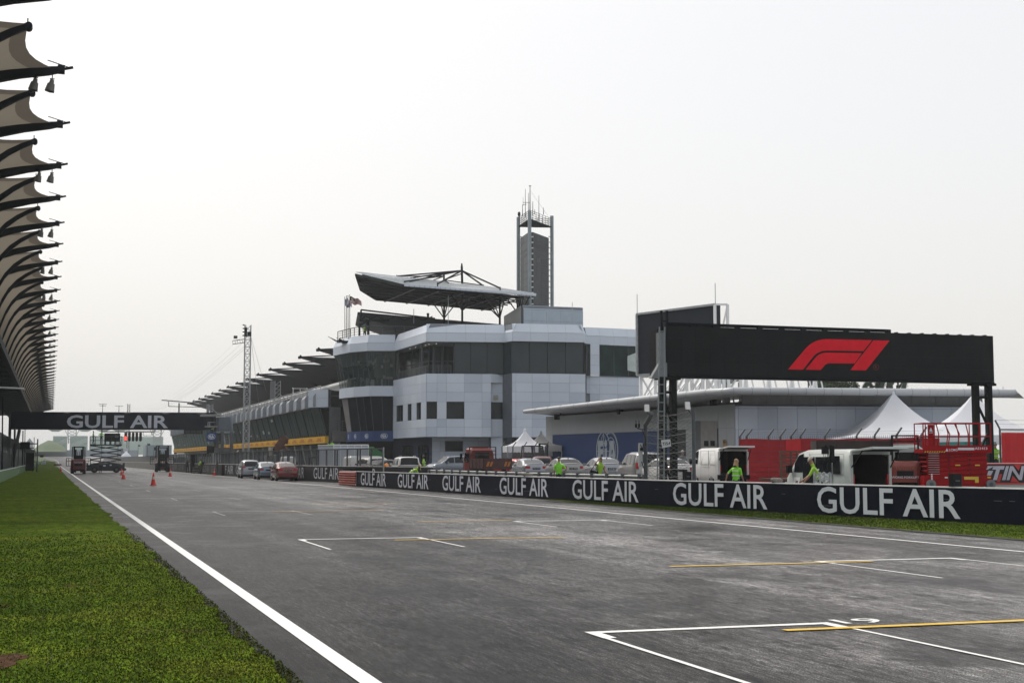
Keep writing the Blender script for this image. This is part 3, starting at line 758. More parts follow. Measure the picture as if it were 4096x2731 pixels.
# parapets: lower half upright, upper half leaning back
b = B(clad2)
def parapet(b, rg, nus):
    mid = (ZP0 + ZP1) / 2
    for i in range(len(rg) - 1):
        a, c = rg[i], rg[i + 1]; oo = off([a, c], 0.45); n = nus[i]
        b.panel((*a, ZP0), (*c, ZP0), (*c, mid), (*a, mid), 0.05, 0.035, n, 1)
        b.panel((*a, mid), (*c, mid), (*oo[1], ZP1), (*oo[0], ZP1), 0.05, 0.035, n, 1)
parapet(b, dpar, [1, 1, 1, 1, 1]); b.obj('drum_parapet', cb)
b = B(clad2); parapet(b, front, [4, 4, 1, 4]); parapet(b, mC, [4]); parapet(b, [front[-1], mC[0]], [1]); b.obj('roof_parapet', cb)
b = B(joint)
for rg in (off(dpar, .04), off(front, .04), off([front[-1]] + mC, .04)):
    wallr(b, rg, ZP0 - 0.02, rg, (ZP0 + ZP1) / 2); wallr(b, rg, (ZP0 + ZP1) / 2, off(rg, .46), ZP1 - .02)
b.obj('parapet_backing', cb)
b = B(M('soffit', (0.16, 0.17, 0.18), 0.7))
allf = dpar + front[1:] + mC
bk = [(x + 6, y + 24) for x, y in allf]
b.add([(*p_, ZP0 - 0.01) for p_ in allf] + [(*p_, ZP0 - 0.01) for p_ in bk], [(i, i + 1, len(allf) + i + 1, len(allf) + i) for i in range(len(allf) - 1)])
b.add([(*p_, ZP1 - 0.1) for p_ in off(allf, .5)] + [(*p_, ZP1 - 0.1) for p_ in bk], [(i, i + 1, len(allf) + i + 1, len(allf) + i) for i in range(len(allf) - 1)])
b.obj('roof_slab', cb)
# drum glazing, upper ring leans out
top = ring([(1340, 184), (1362, 181.5), (1405, 178.5), (1465, 176.2), (1578, 176.2)], 1420)
midr = ring([(1362, 184), (1384, 181.5), (1420, 178.8), (1482, 176.2), (1574, 176.2)], 1550)
def glazed(b, bf, rb, zb, rt, zt, nus, nv=1, fr=steel2):
    b.use(gdark if b.cur_g is None else b.cur_g)
class GB(B):
    cur_g = None
def glaze(name, parent, rb, zb, rt, zt, nus, mat, nv=1, fw=0.06, fmat=None):
    b = B(mat); fb = B(fmat or steel2)
    for i in range(len(rb) - 1):
        n = nus[i] if isinstance(nus, (list, tuple)) else nus
        A, Bq, Cq, Dq = map(Vector, ((*rb[i], zb), (*rb[i + 1], zb), (*rt[i + 1], zt), (*rt[i], zt)))
        b.quad(A, Bq, Cq, Dq)
        nr = (Bq - A).cross(Dq - A).normalized() * 0.03
        for k in range(n + 1):
            p0 = A.lerp(Bq, k / n) + nr; p1 = Dq.lerp(Cq, k / n) + nr; fb.bar(p0, p1, fw, fw)
        for k in range(nv + 1):
            fb.bar(A.lerp(Dq, k / nv) + nr, Bq.lerp(Cq, k / nv) + nr, fw, fw)
    o = b.obj(name, parent); fo = fb.obj('mullion', o); return o
glaze('drum_glazing', cb, midr, ZL, top, ZP0 - 0.02, [2, 2, 3, 3], see_through('drum_glass', (0.012, 0.036, 0.032), .50, .12), 1, 0.05)
inn = off(midr, 4.5); b = B(M('room_wall', (.09, .15, .135), .8)); wallr(b, inn, ZL, inn, ZP0); b.add([(*p_, ZL + .03) for p_ in off(midr, .1)] + [(*p_, ZL + .03) for p_ in inn], [(i, i + 1, len(midr) + i + 1, len(midr) + i) for i in range(len(midr) - 1)]); b.obj('room_lining', cb)
rq = random.Random(8); b = B(M('room_furniture', (.40, .44, .42), .6))
for k in range(44):
    s_ = rq.random() * 3.99; i = int(s_); f_ = s_ - i; a_ = off(midr, rq.uniform(.6, 2.8)); x_ = a_[i][0] * (1 - f_) + a_[i + 1][0] * f_; y_ = a_[i][1] * (1 - f_) + a_[i + 1][1] * f_; b.use(rq.choice((MATS['room_furniture'], black, steel2))); w_ = rq.uniform(.1, .35); h_ = rq.uniform(.5, 1.5); b.box(x_ - w_, x_ + w_, y_ - .15, y_ + .15, ZL + .03, ZL + h_)
    if k % 3 == 0: b.use(MATS['room_furniture']); zz_ = rq.uniform(2.2, 3.2); b.box(x_ - .16, x_ + .16, y_ - .05, y_ + .05, ZL + zz_, ZL + zz_ + .4); b.use(steel2); b.bar((x_, y_, ZL + zz_ + .4), (x_, y_, ZP0), .04)
b.obj('room_furniture', cb)
b = B(clad2); br_ = off(midr, -0.12); bandr(b, off(br_, 0), 9.5, br_, ZL + 0.02, [1, 1, 1, 1], 1, gap=0.03); b.obj('drum_band', cb)
b = B(joint); wallr(b, off(midr, -.1), 9.5, off(midr, -.1), ZL); b.add([(*p_, 9.5) for p_ in off(midr, -.1)] + [(*p_, 9.5) for p_ in off(midr, 3)], [(i + 1, i, len(midr) + i, len(midr) + i + 1) for i in range(len(midr) - 1)]); 
b.add([(*p_, ZL + .01) for p_ in off(midr, -.1)] + [(*p_, ZL + .01) for p_ in off(midr, 3)], [(i, i + 1, len(midr) + i + 1, len(midr) + i) for i in range(len(midr) - 1)]); b.obj('band_backing', cb)
lt = ring([(1368, 184), (1391, 181.6), (1425, 179), (1482, 176.5), (1573, 176.5)], 1600); lb = ring([(1389, 183.5), (1407, 181.3), (1444, 178.6), (1496, 176.5), (1571, 176.5)], 1720)
glaze('lower_glazing', cb, lb[1:], 5.15, lt[1:], 9.5, [1, 2, 2], M('deep_blue_glass', (0.006, 0.010, 0.016), 0.2, 0, 0.3, spec=0.05), 1, 0.04)
b = B(M('warm_grey_panel', (0.22, 0.21, 0.21), 0.5)); b.panel((*lb[0], 5.15), (*lb[1], 5.15), (*lt[1], 9.5), (*lt[0], 9.5), 0.02, 0.01); b.obj('side_panel', cb)
fr_ = ring([(1388.5, 183.3), (1406, 181), (1443, 178.3), (1496, 176), (1574, 176)], 1745)
b = B(fia_blue)
for i in range(4): b.panel((*fr_[i], 3.95), (*fr_[i + 1], 3.95), (*fr_[i + 1], 5.2), (*fr_[i], 5.2), 0.08, 0.0)
b.obj('blue_fascia', cb)
def small_fia(b, A, Bp, zc, h, frac, w=None):      # double ring and letters
    A = Vector(A); Bp = Vector(Bp); d = (Bp - A).normalized(); nr = Vector((d.y, -d.x)); c2 = A.lerp(Bp, frac); c2 = c2 + nr * 0.11
    w = w or h * 1.35
    def P(x, z): return (c2.x + d.x * x, c2.y + d.y * x, zc + z)
    for sx in (-1, 1):
        vs = []; fs = []; n = 24
        for i in range(n):
            t = 2 * math.pi * i / n
            for rr in (1.0, 0.86): vs.append(P(sx * w * 0.13 + rr * w * .37 * math.cos(t), rr * h * 0.5 * math.sin(t)))
        for i in range(n): j = (i + 1) % n; fs.append((2 * i, 2 * j, 2 * j + 1, 2 * i + 1))
        b.add(vs, fs)
    text_quad(b, 'FiA', P(-w * .36, -h * .26), P(w * .36, -h * .26), P(-w * .36, h * .26), off=0.04, push=0.02)
b = B(letter)
for i, fx in enumerate((0.5, 0.5, 0.5, 0.52)): small_fia(b, fr_[i], fr_[i + 1], 4.58, 0.62, fx, w=[0.7, .8, .85, 0.9][i])
b.obj('fascia_lettering', cb)
# main wall below the balcony level: sloping left wall, facade, step, right block
def us_of(r0, r1, ulist, v=1600):
    """fractions along plan segment r0-r1 where the sight lines of these columns meet it"""
    o_ = []; L = math.hypot(r1[0] - r0[0], r1[1] - r0[1])
    for u in ulist: o_.append(min(1, max(0, poly_u([r0, r1], u, v) / L)))
    return o_
def zs_n(zl): return [(z - zl[0]) / (zl[-1] - zl[0]) for z in zl]
zrow = [ZB, 5.35, 6.3, 8.25, 9.35, 10.4, ZF]
A0, A1, A2 = ring([(1574.5, 176), (1706, 162), (1964, 163)], 1600)
ua = [0] + us_of(A0, A1, [1587, 1614, 1632, 1648, 1668, 1686]) + [1]; ub = [0] + us_of(A1, A2, [1748, 1786, 1857, 1928]) + [1]
skA = {(1, 2), (3, 2), (5, 2)}; skB = {(0, 2), (2, 2)}
b = B(clad); b.panel((*A0, ZB), (*A1, ZB), (*A1, ZF), (*A0, ZF), 0.06, 0.04, us=ua, vs=zs_n(zrow), skip=skA); b.obj('side_wall', cb)
b = B(clad); b.panel((*A1, ZB), (*A2, ZB), (*A2, ZF), (*A1, ZF), 0.06, 0.04, us=ub, vs=zs_n(zrow), skip=skB); b.obj('facade', cb)
def window_at(P0, P1, uf0, uf1, z0, z1, deep=0.22, mat=None, name='window'):
    P0 = Vector((*P0, 0)); P1 = Vector((*P1, 0)); a = P0.lerp(P1, uf0); c = P0.lerp(P1, uf1); d = (c - a).normalized(); nb = Vector((-d.y, d.x, 0)) * deep
    b = B(mat or gdark); zz = lambda p_, z: Vector((p_.x, p_.y, z))
    b.quad(zz(a + nb, z0), zz(c + nb, z0), zz(c + nb, z1), zz(a + nb, z1)); o = b.obj(name, cb)
    fb = B(steel2)
    for p_, q_ in ((zz(a, z0), zz(c, z0)), (zz(a, z1), zz(c, z1)), (zz(a, z0), zz(a, z1)), (zz(c, z0), zz(c, z1))):
        fb.quad(p_, q_, q_ + nb, p_ + nb)
    fb.obj('window_frame', o); return o
for i in (1, 3, 5): window_at(A0, A1, ua[i], ua[i + 1], 6.3, 8.25)
window_at(A1, A2, 0.003, ub[1], 6.3, 8.25); window_at(A1, A2, ub[2], ub[3], 6.3, 8.25)
# backing planes with holes only where windows sit are not needed: glass stands in front of this core
core = off([A0, A1, A2], 0.5)
b = B(joint); wallr(b, core, ZB, core, ZF)
for (P0, P1, us_, sk) in ((A0, A1, ua, skA), (A1, A2, ub, skB)):
    P0 = Vector((*P0, 0)); P1 = Vector((*P1, 0)); d = (P1 - P0).normalized(); nb = Vector((-d.y, d.x, 0)) * 0.03
    for i in range(len(us_) - 1):
        for j in range(len(zrow) - 1):
            if (i, j) in sk: continue
            a = P0.lerp(P1, us_[i]) + nb; c = P0.lerp(P1, us_[i + 1]) + nb
            b.quad((a.x, a.y, zrow[j]), (c.x, c.y, zrow[j]), (c.x, c.y, zrow[j + 1]), (a.x, a.y, zrow[j + 1]))
b.obj('wall_core', cb)
# recess between facade and right block
Rr0, Rr1 = ring([(1964, 163.6), (2010, 163.9)], 1600)
b = B(clad); b.panel((*Rr0, 8.25), (*Rr1, 8.25), (*Rr1, 10.4), (*Rr0, 10.4), 0.05, 0.03, 1, 2); b.panel((*Rr0, 0.3), (*Rr1, 0.3), (*Rr1, 6.3), (*Rr0, 6.3), 0.05, 0.03, 1, 3); 
b.panel((*A2, 10.45), (*Rr1, 10.45), (*Rr1, ZF), (*A2, ZF), 0.05, 0.0)
b.obj('recess_wall', cb)
b = B(gdark); q0, q1 = ring([(1964, 163.9), (2010, 164.2)], 1600); b.quad((*q0, 6.2), (*q1, 6.2), (*q1, 8.35), (*q0, 8.35)); b.obj('window', cb)
b = B(M('louvre_yellow_grey', (0.33, 0.31, 0.24), 0.6)); q0, q1 = ring([(1974, 163.5), (1993, 163.55)], 1600)
for j in range(6): b.quad((*q0, 8.5 + j * .1), (*q1, 8.5 + j * .1), (*q1, 8.57 + j * .1), (*q0, 8.57 + j * .1))
b.obj('vent_grille', cb)
b = B(joint); q0, q1 = ring([(1955, 164.4), (2030, 164.8)], 1600); b.quad((*q0, 0), (*q1, 0), (*q1, ZF), (*q0, ZF)); b.obj('recess_backing', cb)
# right block
Bk0, Bk1, Bk2 = ring([(2012, 163.9), (2048, 161.4), (2342, 163.3)], 1600)
b = B(M('slate_return_wall', (0.11, 0.13, 0.155), 0.5)); b.panel((*Bk0, ZB - .1), (*Bk1, ZB - .1), (*Bk1, ZF), (*Bk0, ZF), 0.05, 0.02, 1, 1); b.obj('return_wall', cb)
b = B(clad); b.panel((*Bk1, ZB - .05), (*Bk2, ZB - .05), (*Bk2, ZF), (*Bk1, ZF), 0.06, 0.04, us=[0, .05, .27, .51, .78, 1], vs=zs_n([ZB, 5.35, 6.3, 8.25, 9.35, 10.4, ZF])); b.obj('facade', cb)
b = B(joint); o2 = off([Bk0, Bk1, Bk2], 0.03); wallr(b, o2, ZB - .1, o2, ZF)
o3 = off([Bk0, Bk1, Bk2], 4); b.add([(*p_, ZB - .1) for p_ in o2] + [(*p_, ZB - .1) for p_ in o3], [(i + 1, i, 3 + i, 4 + i) for i in range(2)]); b.obj('block_backing', cb)
C0, C1 = ring([(2345, 166), (2570, 169.5)], 1600)
uc = [0, .06] + us_of(C0, C1, [2397, 2470]) + [1]
b = B(clad); b.panel((*C0, 0), (*C1, 0), (*C1, ZF), (*C0, ZF), 0.06, 0.04, us=uc, vs=zs_n([0, 2, 3.2, 4.3, 5.35, 6.3, 7.4, 8.25, 9.35, 10.4, ZF]), skip={(0, 5), (0, 6), (0, 7)}); b.obj('facade', cb)
b = B(joint); o2 = off([C0, C1], 0.04); wallr(b, o2, 0, o2, ZF); b.obj('block_backing', cb)
b = B(whitep)                                     # two small square marks on the set-back wall
for vv in (1541, 1583):
    a = Vector((*PT(2383, 167 - .6, vv), 0)); c = Vector((*PT(2395, 167 - .6, vv), 0)); z = W(2389, vv, 166.5).z
    for z0_, z1_ in ((z - .3, z - .26), (z + .26, z + .3)): b.quad((a.x, a.y, z0_), (c.x, c.y, z0_), (c.x, c.y, z1_), (a.x, a.y, z1_))
    for p0, p1 in ((a, a.lerp(c, .12)), (a.lerp(c, .88), c)): b.quad((p0.x, p0.y, z - .3), (p1.x, p1.y, z - .3), (p1.x, p1.y, z + .3), (p0.x, p0.y, z + .3))
b.obj('hatch_outline', cb)
# upper storey glazing (level between ZF and ZP0)
u1, u2, u3, u4 = ring([(1817, 162.8), (2014, 163.6), (2044, 161.8), (2334, 163.6)], 1450)
glaze('upper_glazing', cb, [u1, u2, u3, u4], ZF, [u1, u2, u3, u4], ZP0, [3, 1, 4], M('slate_glass', (0.030, 0.044, 0.050), 0.16, 0, 0.12, 0.4, spec=0.22), 1, 0.05, steel)
g0, g1, g2 = ring([(1582, 182), (1716, 168), (1816, 168.5)], 1450)
glaze('balcony_glazing', cb, [g0, g1, g2, u1], ZF, [g0, g1, g2, u1], ZP0, [4, 4, 2], gteal, 2, 0.09)
v1_, v2_, v3_, v4_ = ring([(2345, 165.5), (2360, 165.7), (2397, 166.6), (2570, 169.4)], 1450)
glaze('upper_glazing', cb, [v1_, v2_], ZF, [v1_, v2_], ZP0, 1, gdark); b = B(clad); b.panel((*v2_, ZF), (*v3_, ZF), (*v3_, ZP0), (*v2_, ZP0), 0.05, .04, 1, 3); b.obj('pier_cladding', cb)
glaze('upper_glazing', cb, [v3_, v4_], ZF, [v3_, v4_], ZP0, 3, gteal, 1, 0.05)
b = B(M('window_daylight', (0.45, 0.52, 0.50), 0.3, emit=0.0)); q0, q1 = ring([(2510, 168.35), (2549, 168.95)], 1450); q0, q1 = ((q0[0] * .9997, q0[1] * .9997), (q1[0] * .9997, q1[1] * .9997)); b.quad((*q0, 12.2), (*q1, 12.0), (*q1, 14.4), (*q0, 13.9)); b.obj('bright_pane', cb)
b = B(clad2)                                       # balcony slab and its edge
fl = [A0, A1, A2, Rr1]; fb_ = off(fl, 7)
b.add([(*p_, ZF + .01) for p_ in fl] + [(*p_, ZF + .01) for p_ in fb_], [(i, i + 1, 4 + i + 1, 4 + i) for i in range(3)]); b.obj('balcony_floor', cb)
def railing(name, parent, pts, z, h=1.0, bars=5, step=1.6, mat=None, r=0.025):
    b = B(mat or steel2)
    for a, c in zip(pts, pts[1:]):
        a = Vector(a); c = Vector(c); L = (c - a).length; n = max(1, round(L / step))
        for k in range(n + 1): p_ = a.lerp(c, k / n); b.bar((p_.x, p_.y, z), (p_.x, p_.y, z + h), 2 * r * 1.3)
        for k in range(bars): zz = z + h * (k + 1) / bars; b.bar((a.x, a.y, zz), (c.x, c.y, zz), 2 * r * (1.6 if k == bars - 1 else 0.8))
    return b.obj(name, parent)
railing('balcony_railing', cb, off([A0, A1], .3) + off([A1, (A1[0] * .62 + A2[0] * .38, A1[1] * .62 + A2[1] * .38)], .3), ZF, 0.95, 6, 1.5)
b = B(steel2); 
for uu, dd_ in ((1592, 176.5), (1688, 165.5), (1735, 166.5), (1770, 167)):
    q = PT(uu, dd_, 1450); b.cyl((*q, ZF), (*q, ZP0), 0.14, n=10)
b.obj('column', cb)
b = B(M('downlight', (1, 0.9, 0.7), 0.5, emit=1.5, var=0)); random.seed(2)
for uu, dd_ in ((1640, 172), (1662, 170), (1686, 168), (1716, 165.5), (1745, 164.5), (1702, 167)):
    q = PT(uu, dd_, 1400); b.cyl((*q, ZP0 - .02), (*q, ZP0 - .05), 0.07, n=8)
b.obj('downlight', cb)
# ground floor: blue wall, doors, silver wall
G0, G1, G2, G3, G4 = ring([(1571, 181), (1597, 178), (1728, 165.5), (1974, 166.6), (2048, 166)], 1800)
b = B(M('blue_painted_wall', (0.010, 0.028, 0.075), 0.6)); wallr(b, [G0, G1, G2], 0, [G0, G1, G2], ZB); b.obj('ground_floor_wall', cb)
b = B(clad); b.panel((*G2, 0), (*G3, 0), (*G3, ZB), (*G2, ZB), 0.05, 0.04, us=[0, .13, .21, .5, .75, 1], vs=[0, .35, .62, .9, 1], skip={(2, 1), (2, 2)} if False else {(2, 2)}); b.panel((*G3, 0), (*G4, 0), (*G4, ZB), (*G3, ZB), 0.05, .04, 1, 3); b.obj('ground_floor_wall', cb)
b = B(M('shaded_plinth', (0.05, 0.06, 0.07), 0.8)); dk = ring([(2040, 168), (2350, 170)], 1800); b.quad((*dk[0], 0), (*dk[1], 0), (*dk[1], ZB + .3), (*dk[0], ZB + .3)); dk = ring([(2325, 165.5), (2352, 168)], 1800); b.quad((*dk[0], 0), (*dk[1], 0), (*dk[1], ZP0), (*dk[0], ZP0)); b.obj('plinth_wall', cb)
b = B(joint); o2 = off([G2, G3, G4], .04); wallr(b, o2, 0, o2, ZB); b.obj('wall_core', cb)
b = B(joint); o2 = fl; o3 = off(fl, 8); b.add([(*p_, ZB) for p_ in o2] + [(*p_, ZB) for p_ in o3], [(i + 1, i, 4 + i, 5 + i) for i in range(3)]); b.obj('soffit_panel', cb)
b = B(gdark); P0 = Vector((*G2, 0)); P1 = Vector((*G3, 0)); a = P0.lerp(P1, .21); c = P0.lerp(P1, .5); b.quad((a.x, a.y, ZB * .62), (c.x, c.y, ZB * .62), (c.x, c.y, ZB * .9), (a.x, a.y, ZB * .9)); b.obj('window', cb)
for (f0, f1) in ((.12, .46), (.62, .9)):
    P0 = Vector((*G1, 0)); P1 = Vector((*G2, 0)); a = P0.lerp(P1, f0); c = P0.lerp(P1, f1); d = (c - a).normalized(); nr = Vector((d.y, -d.x, 0)) * .04
    b = B(gteal); b.quad(a + nr + Vector((0, 0, .1)), c + nr + Vector((0, 0, .1)), c + nr + Vector((0, 0, 3.3)), a + nr + Vector((0, 0, 3.3))); o = b.obj('entrance_door', cb)
    b = B(steel)
    for k in range(4): p_ = a.lerp(c, k / 3) + nr * 2; b.bar(p_ + Vector((0, 0, .1)), p_ + Vector((0, 0, 3.3)), .07)
    b.bar(a + nr * 2 + Vector((0, 0, 3.3)), c + nr * 2 + Vector((0, 0, 3.3)), .1); b.bar(a + nr * 2 + Vector((0, 0, 2.3)), c + nr * 2 + Vector((0, 0, 2.3)), .06); b.obj('door_frame', o)
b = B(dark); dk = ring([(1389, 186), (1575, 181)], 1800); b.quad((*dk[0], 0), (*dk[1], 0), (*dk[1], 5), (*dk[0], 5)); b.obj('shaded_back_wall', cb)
# air conditioners on the ground-floor wall
for zc in (1.1, 2.6):
    b = B(M('aircon_white', (0.42, 0.43, 0.43), 0.5)); q = PT(1983, 165.4, 1790); b.box(q[0] - .75, q[0] + .65, q[1] - .35, q[1] + .2, zc, zc + 1.3); o = b.obj('air_conditioner', cb)
    b = B(steel2); b.cyl((q[0], q[1] - .36, zc + .65), (q[0], q[1] - .4, zc + .65), .46, n=20); b.cyl((q[0], q[1] - .41, zc + .65), (q[0], q[1] - .43, zc + .65), .12, n=10); b.obj('fan_grille', o)
# penthouse boxes
p0, p1 = ring([(2094, 171), (2332, 173.5)], 1260); zt = W(2200, 1224, 172).z; pb = [(x + 3, y + 14) for x, y in (p0, p1)]
b = B(M('blue_grey_cladding', (0.36, 0.43, 0.50), 0.45, 0, .05)); b.panel((*p0, 17), (*p1, 17), (*p1, zt - .5), (*p0, zt - .5), .05, .05, us=[0, .14, .62, 1], nv=2); o2 = off([p0, p1], .4); b.panel((*p0, zt - .5), (*p1, zt - .5), (*o2[1], zt), (*o2[0], zt), .05, .05, us=[0, .14, .62, 1]); b.obj('penthouse', cb)
b = B(joint); o2 = off([p0, p1], .05); b.hexa([(*o2[0], 16.9), (*o2[1], 16.9), (*pb[1], 16.9), (*pb[0], 16.9)], [(*o2[0], zt - .05), (*o2[1], zt - .05), (*pb[1], zt - .05), (*pb[0], zt - .05)]); b.obj('penthouse_core', cb)
p2, p3 = ring([(2017, 183), (2085, 173)], 1260); zt2 = W(2085, 1222, 173).z
b = B(clad3); b.panel((*p2, 16.9), (*p3, 16.9), (*p3, zt2), (*p2, zt2 - .3), .05, .05, 3, 2); b.obj('penthouse', cb); b = B(joint); o2 = off([p2, p3], .05); wallr(b, o2, 16.9, o2, zt2 - .3); b.obj('penthouse_core', cb)

# ---- big tilted roof on masts
def cpt(x, y, d): return W(1400 + x * .3401, 1040 + y * .3401, d)
eL, eM, eR = cpt(68, 148, 181), cpt(635, 285, 168), cpt(2190, 402, 172.5)
rL, rM, rR = cpt(150, 150, 182.5), cpt(900, 232, 174), cpt(1780, 335, 177)
bL0, bL, bR = cpt(125, 330, 192), cpt(300, 440, 198), cpt(1668, 562, 199)
rf = thing('terrace_roof', 'large tilted steel roof with cable mast above the control building terrace', 'roof', (52, 180, 17))
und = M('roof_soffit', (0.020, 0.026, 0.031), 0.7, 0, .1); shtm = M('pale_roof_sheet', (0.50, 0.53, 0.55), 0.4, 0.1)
b = B(shtm); b.add([eL, eM, rM, rL], [(0, 1, 2, 3)]); b.add([eM, eR, rR, rM], [(0, 1, 2, 3)])
for k in range(60):                                # standing seams
    t = k / 59; a = eM.lerp(eR, t * 1.0); c = rM.lerp(rR, t); b.bar(a + Vector((0, 0, .05)), c + Vector((0, 0, .05)), .04, .08)
for k in range(26):
    t = k / 25; a = eL.lerp(eM, t); c = rL.lerp(rM, t); b.bar(a + Vector((0, 0, .05)), c + Vector((0, 0, .05)), .04, .08)
b.obj('upper_roof_sheet', rf)
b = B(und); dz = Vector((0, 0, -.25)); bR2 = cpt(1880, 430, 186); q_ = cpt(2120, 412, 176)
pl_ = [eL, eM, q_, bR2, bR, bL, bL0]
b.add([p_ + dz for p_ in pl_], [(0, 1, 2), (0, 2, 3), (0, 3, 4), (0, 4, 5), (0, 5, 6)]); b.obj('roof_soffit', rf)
b = B(clad2); n = 26
for k in range(n):
    a = eM.lerp(eR, k / n + .002); c = eM.lerp(eR, (k + 1) / n - .002); b.bar(a + Vector((0, 0, -.10)), c + Vector((0, 0, -.10)), .2, .26)
b.obj('fascia', rf)
b = B(steel)
for a, c in ((eL, eM), (eL, bL0), (bL0, bL), (bL, bR), (rL, rM)): b.bar(a + dz, c + dz, .22)
for t in [i / 9 for i in range(10)]:              # purlins and ribs under the sheet
    a = eL.lerp(bL0, min(1, t * 1.2)).lerp(bL, max(0, t * 1.6 - .6)); c = q_.lerp(bR, t)
    b.bar(a + dz * 1.4, c + dz * 1.4, .07, .16)
b.use(steel2)
for t in (0.08, .27, .46, .60, .76, .93): 
    a = eM.lerp(q_, t); c = bL.lerp(bR, t * .98); b.cyl(a + dz * 2.0, c + dz * 2.0, .08, n=8)
b.obj('roof_framing', rf)
b = B(steel)
mt = cpt(1315, 38, 176); mb = cpt(1320, 300, 176); b.cyl(mt + Vector((0, 0, -.5)), mb, .15, .15, 8); b.cyl(mt, mt + Vector((0, 0, -.5)), .07, .15, 8); ap = cpt(1315, 125, 176)
for x, y, d in ((550, 190, 184), (640, 262, 170), (640, 222, 176), (1030, 280, 169), (1570, 305, 184), (1765, 330, 172)): 
    q = cpt(x, y, d); b.bar(ap, q, .12, .17); b.bar(q + Vector((0, 0, .15)), q + Vector((0, 0, -.3)), .12)
p2_ = cpt(1105, 155, 176); p2b = cpt(1105, 265, 176); b.cyl(p2_, p2b, .12, n=8)
for x, y, d in ((550, 190, 184), (640, 250, 170), (1315, 160, 176), (1160, 270, 170), (1570, 300, 184), (960, 245, 182)): b.bar(cpt(1105, 235 if x > 1000 else 190, 176), cpt(x, y, d), .11)
b.obj('mast', rf)
for (px, yt, yb, d, arms) in ((1107, 500, 745, 184, ((975, 505, 178), (1070, 510, 190), (1145, 515, 192), (1235, 525, 190))), (1320, 380, 750, 182, ((1170, 380, 176), (1290, 500, 190), (1440, 440, 176), (1385, 540, 193))), (1762, 460, 760, 186, ((1580, 440, 180), (1635, 560, 190), (1715, 560, 193), (1812, 480, 186))), (1995, 400, 745, 178, ((1845, 450, 178), (1940, 405, 184), (2040, 430, 174), (2110, 425, 174)))):
    b = B(steel); top_ = cpt(px, yt, d); bot = cpt(px, yb, d); nd = bot.lerp(top_, .25 if px != 1320 else .42)
    b.cyl(bot - Vector((0, 0, 3)), top_, .16, .13, 8)
    for x, y, dd_ in arms: q = cpt(x, y, dd_); b.cyl(nd, q, .08, n=6)
    b.obj('roof_column', rf)
# lower dark roof of the terrace behind the parapet
lr = thing('terrace_roof', 'lower dark roof below the big tilted one, with an open truss end', 'roof', (46, 190, 17))
a0 = cpt(90, 610, 190); a1 = cpt(1000, 690, 190); a2 = cpt(1790, 757, 190)
b = B(und)
for q0, q1, h0, h1 in ((a0, a1, .1, 3.2), (a1, a2, 3.2, 1.2)):
    b.hexa([q0 + Vector((0, 0, -h0 - .25)), q1 + Vector((0, 0, -h1)), q1 + Vector((3, 16, -h1)), q0 + Vector((3, 16, -h0 - .25))], [q0, q1, q1 + Vector((3, 16, 0)), q0 + Vector((3, 16, 0))])
b.obj('roof_slab', lr)
b = B(steel); c0 = cpt(130, 585, 189.5); c1 = cpt(1000, 688, 189.5); b.bar(c0, c1, .2, .2); b.bar(c0, c0 + Vector((0, 0, -1.4)), .2); e0 = cpt(120, 645, 189.5); e1 = cpt(120, 712, 189.5); e2 = cpt(470, 712, 189.5); e3 = cpt(265, 705, 189.5); e4 = cpt(180, 660, 189.5)
b.bar(e0, e1, .18); b.bar(e1, e2, .22); b.bar(e4, e3, .16); b.bar(e1, e4, .14); b.cyl(cpt(917, 625, 190), cpt(917, 690, 190), .18, .14, 8)
for k in range(7): b.bar(cpt(200 + k * 110, 712 - (k % 2) * 60, 189), cpt(310 + k * 110, 712 - ((k + 1) % 2) * 50, 189), .12)
b.obj('truss', lr)
b = B(steel); tp = [W(1300 + x * .4145, 1150 + y * .4145, 178) for x, y in ((331, 365), (413, 322), (417, 465), (331, 468))]
b.bar(tp[0], tp[1], .2, .3); b.bar(tp[0], tp[3], .2); b.bar(tp[1], tp[2], .25); b.obj('pergola_frame', lr)
# small plants, rods on the roof
b = B(galv)
for (x, y0, y1, d) in ((750, 575, 745, 178), (1155, 420, 750, 170), (2312, 610, 760, 170)): b.cyl(cpt(x, y0, d), cpt(x, y1, d), .04, n=5)
for u_, v0_, v1_ in ((2289, 1208, 1300), (2187, 1248, 1300)): b.cyl(W(u_, v0_, 170), W(u_, v1_, 170), .035, n=5)
b.obj('lightning_rod', cb)
dp2 = off(dpar, .55); railing('terrace_railing', cb, dp2[:5] + [dp2[5], (dp2[5][0] + 3.5, dp2[5][1] + .3)], ZP1 - .05, 1.15, 4, 1.4, steel2, .03)
b = B(steel)
for k in range(4): 
    q = W(1312 + k * 8, 1346 + k * 5, 183 + k * .5); b.cyl(q, q + Vector((1.3, 0.4, -.5)), .035, n=5)
q = W(1345, 1352, 182); b.bar(q, q + Vector((1.2, 1, .1)), .05); b.obj('antenna_array', cb)

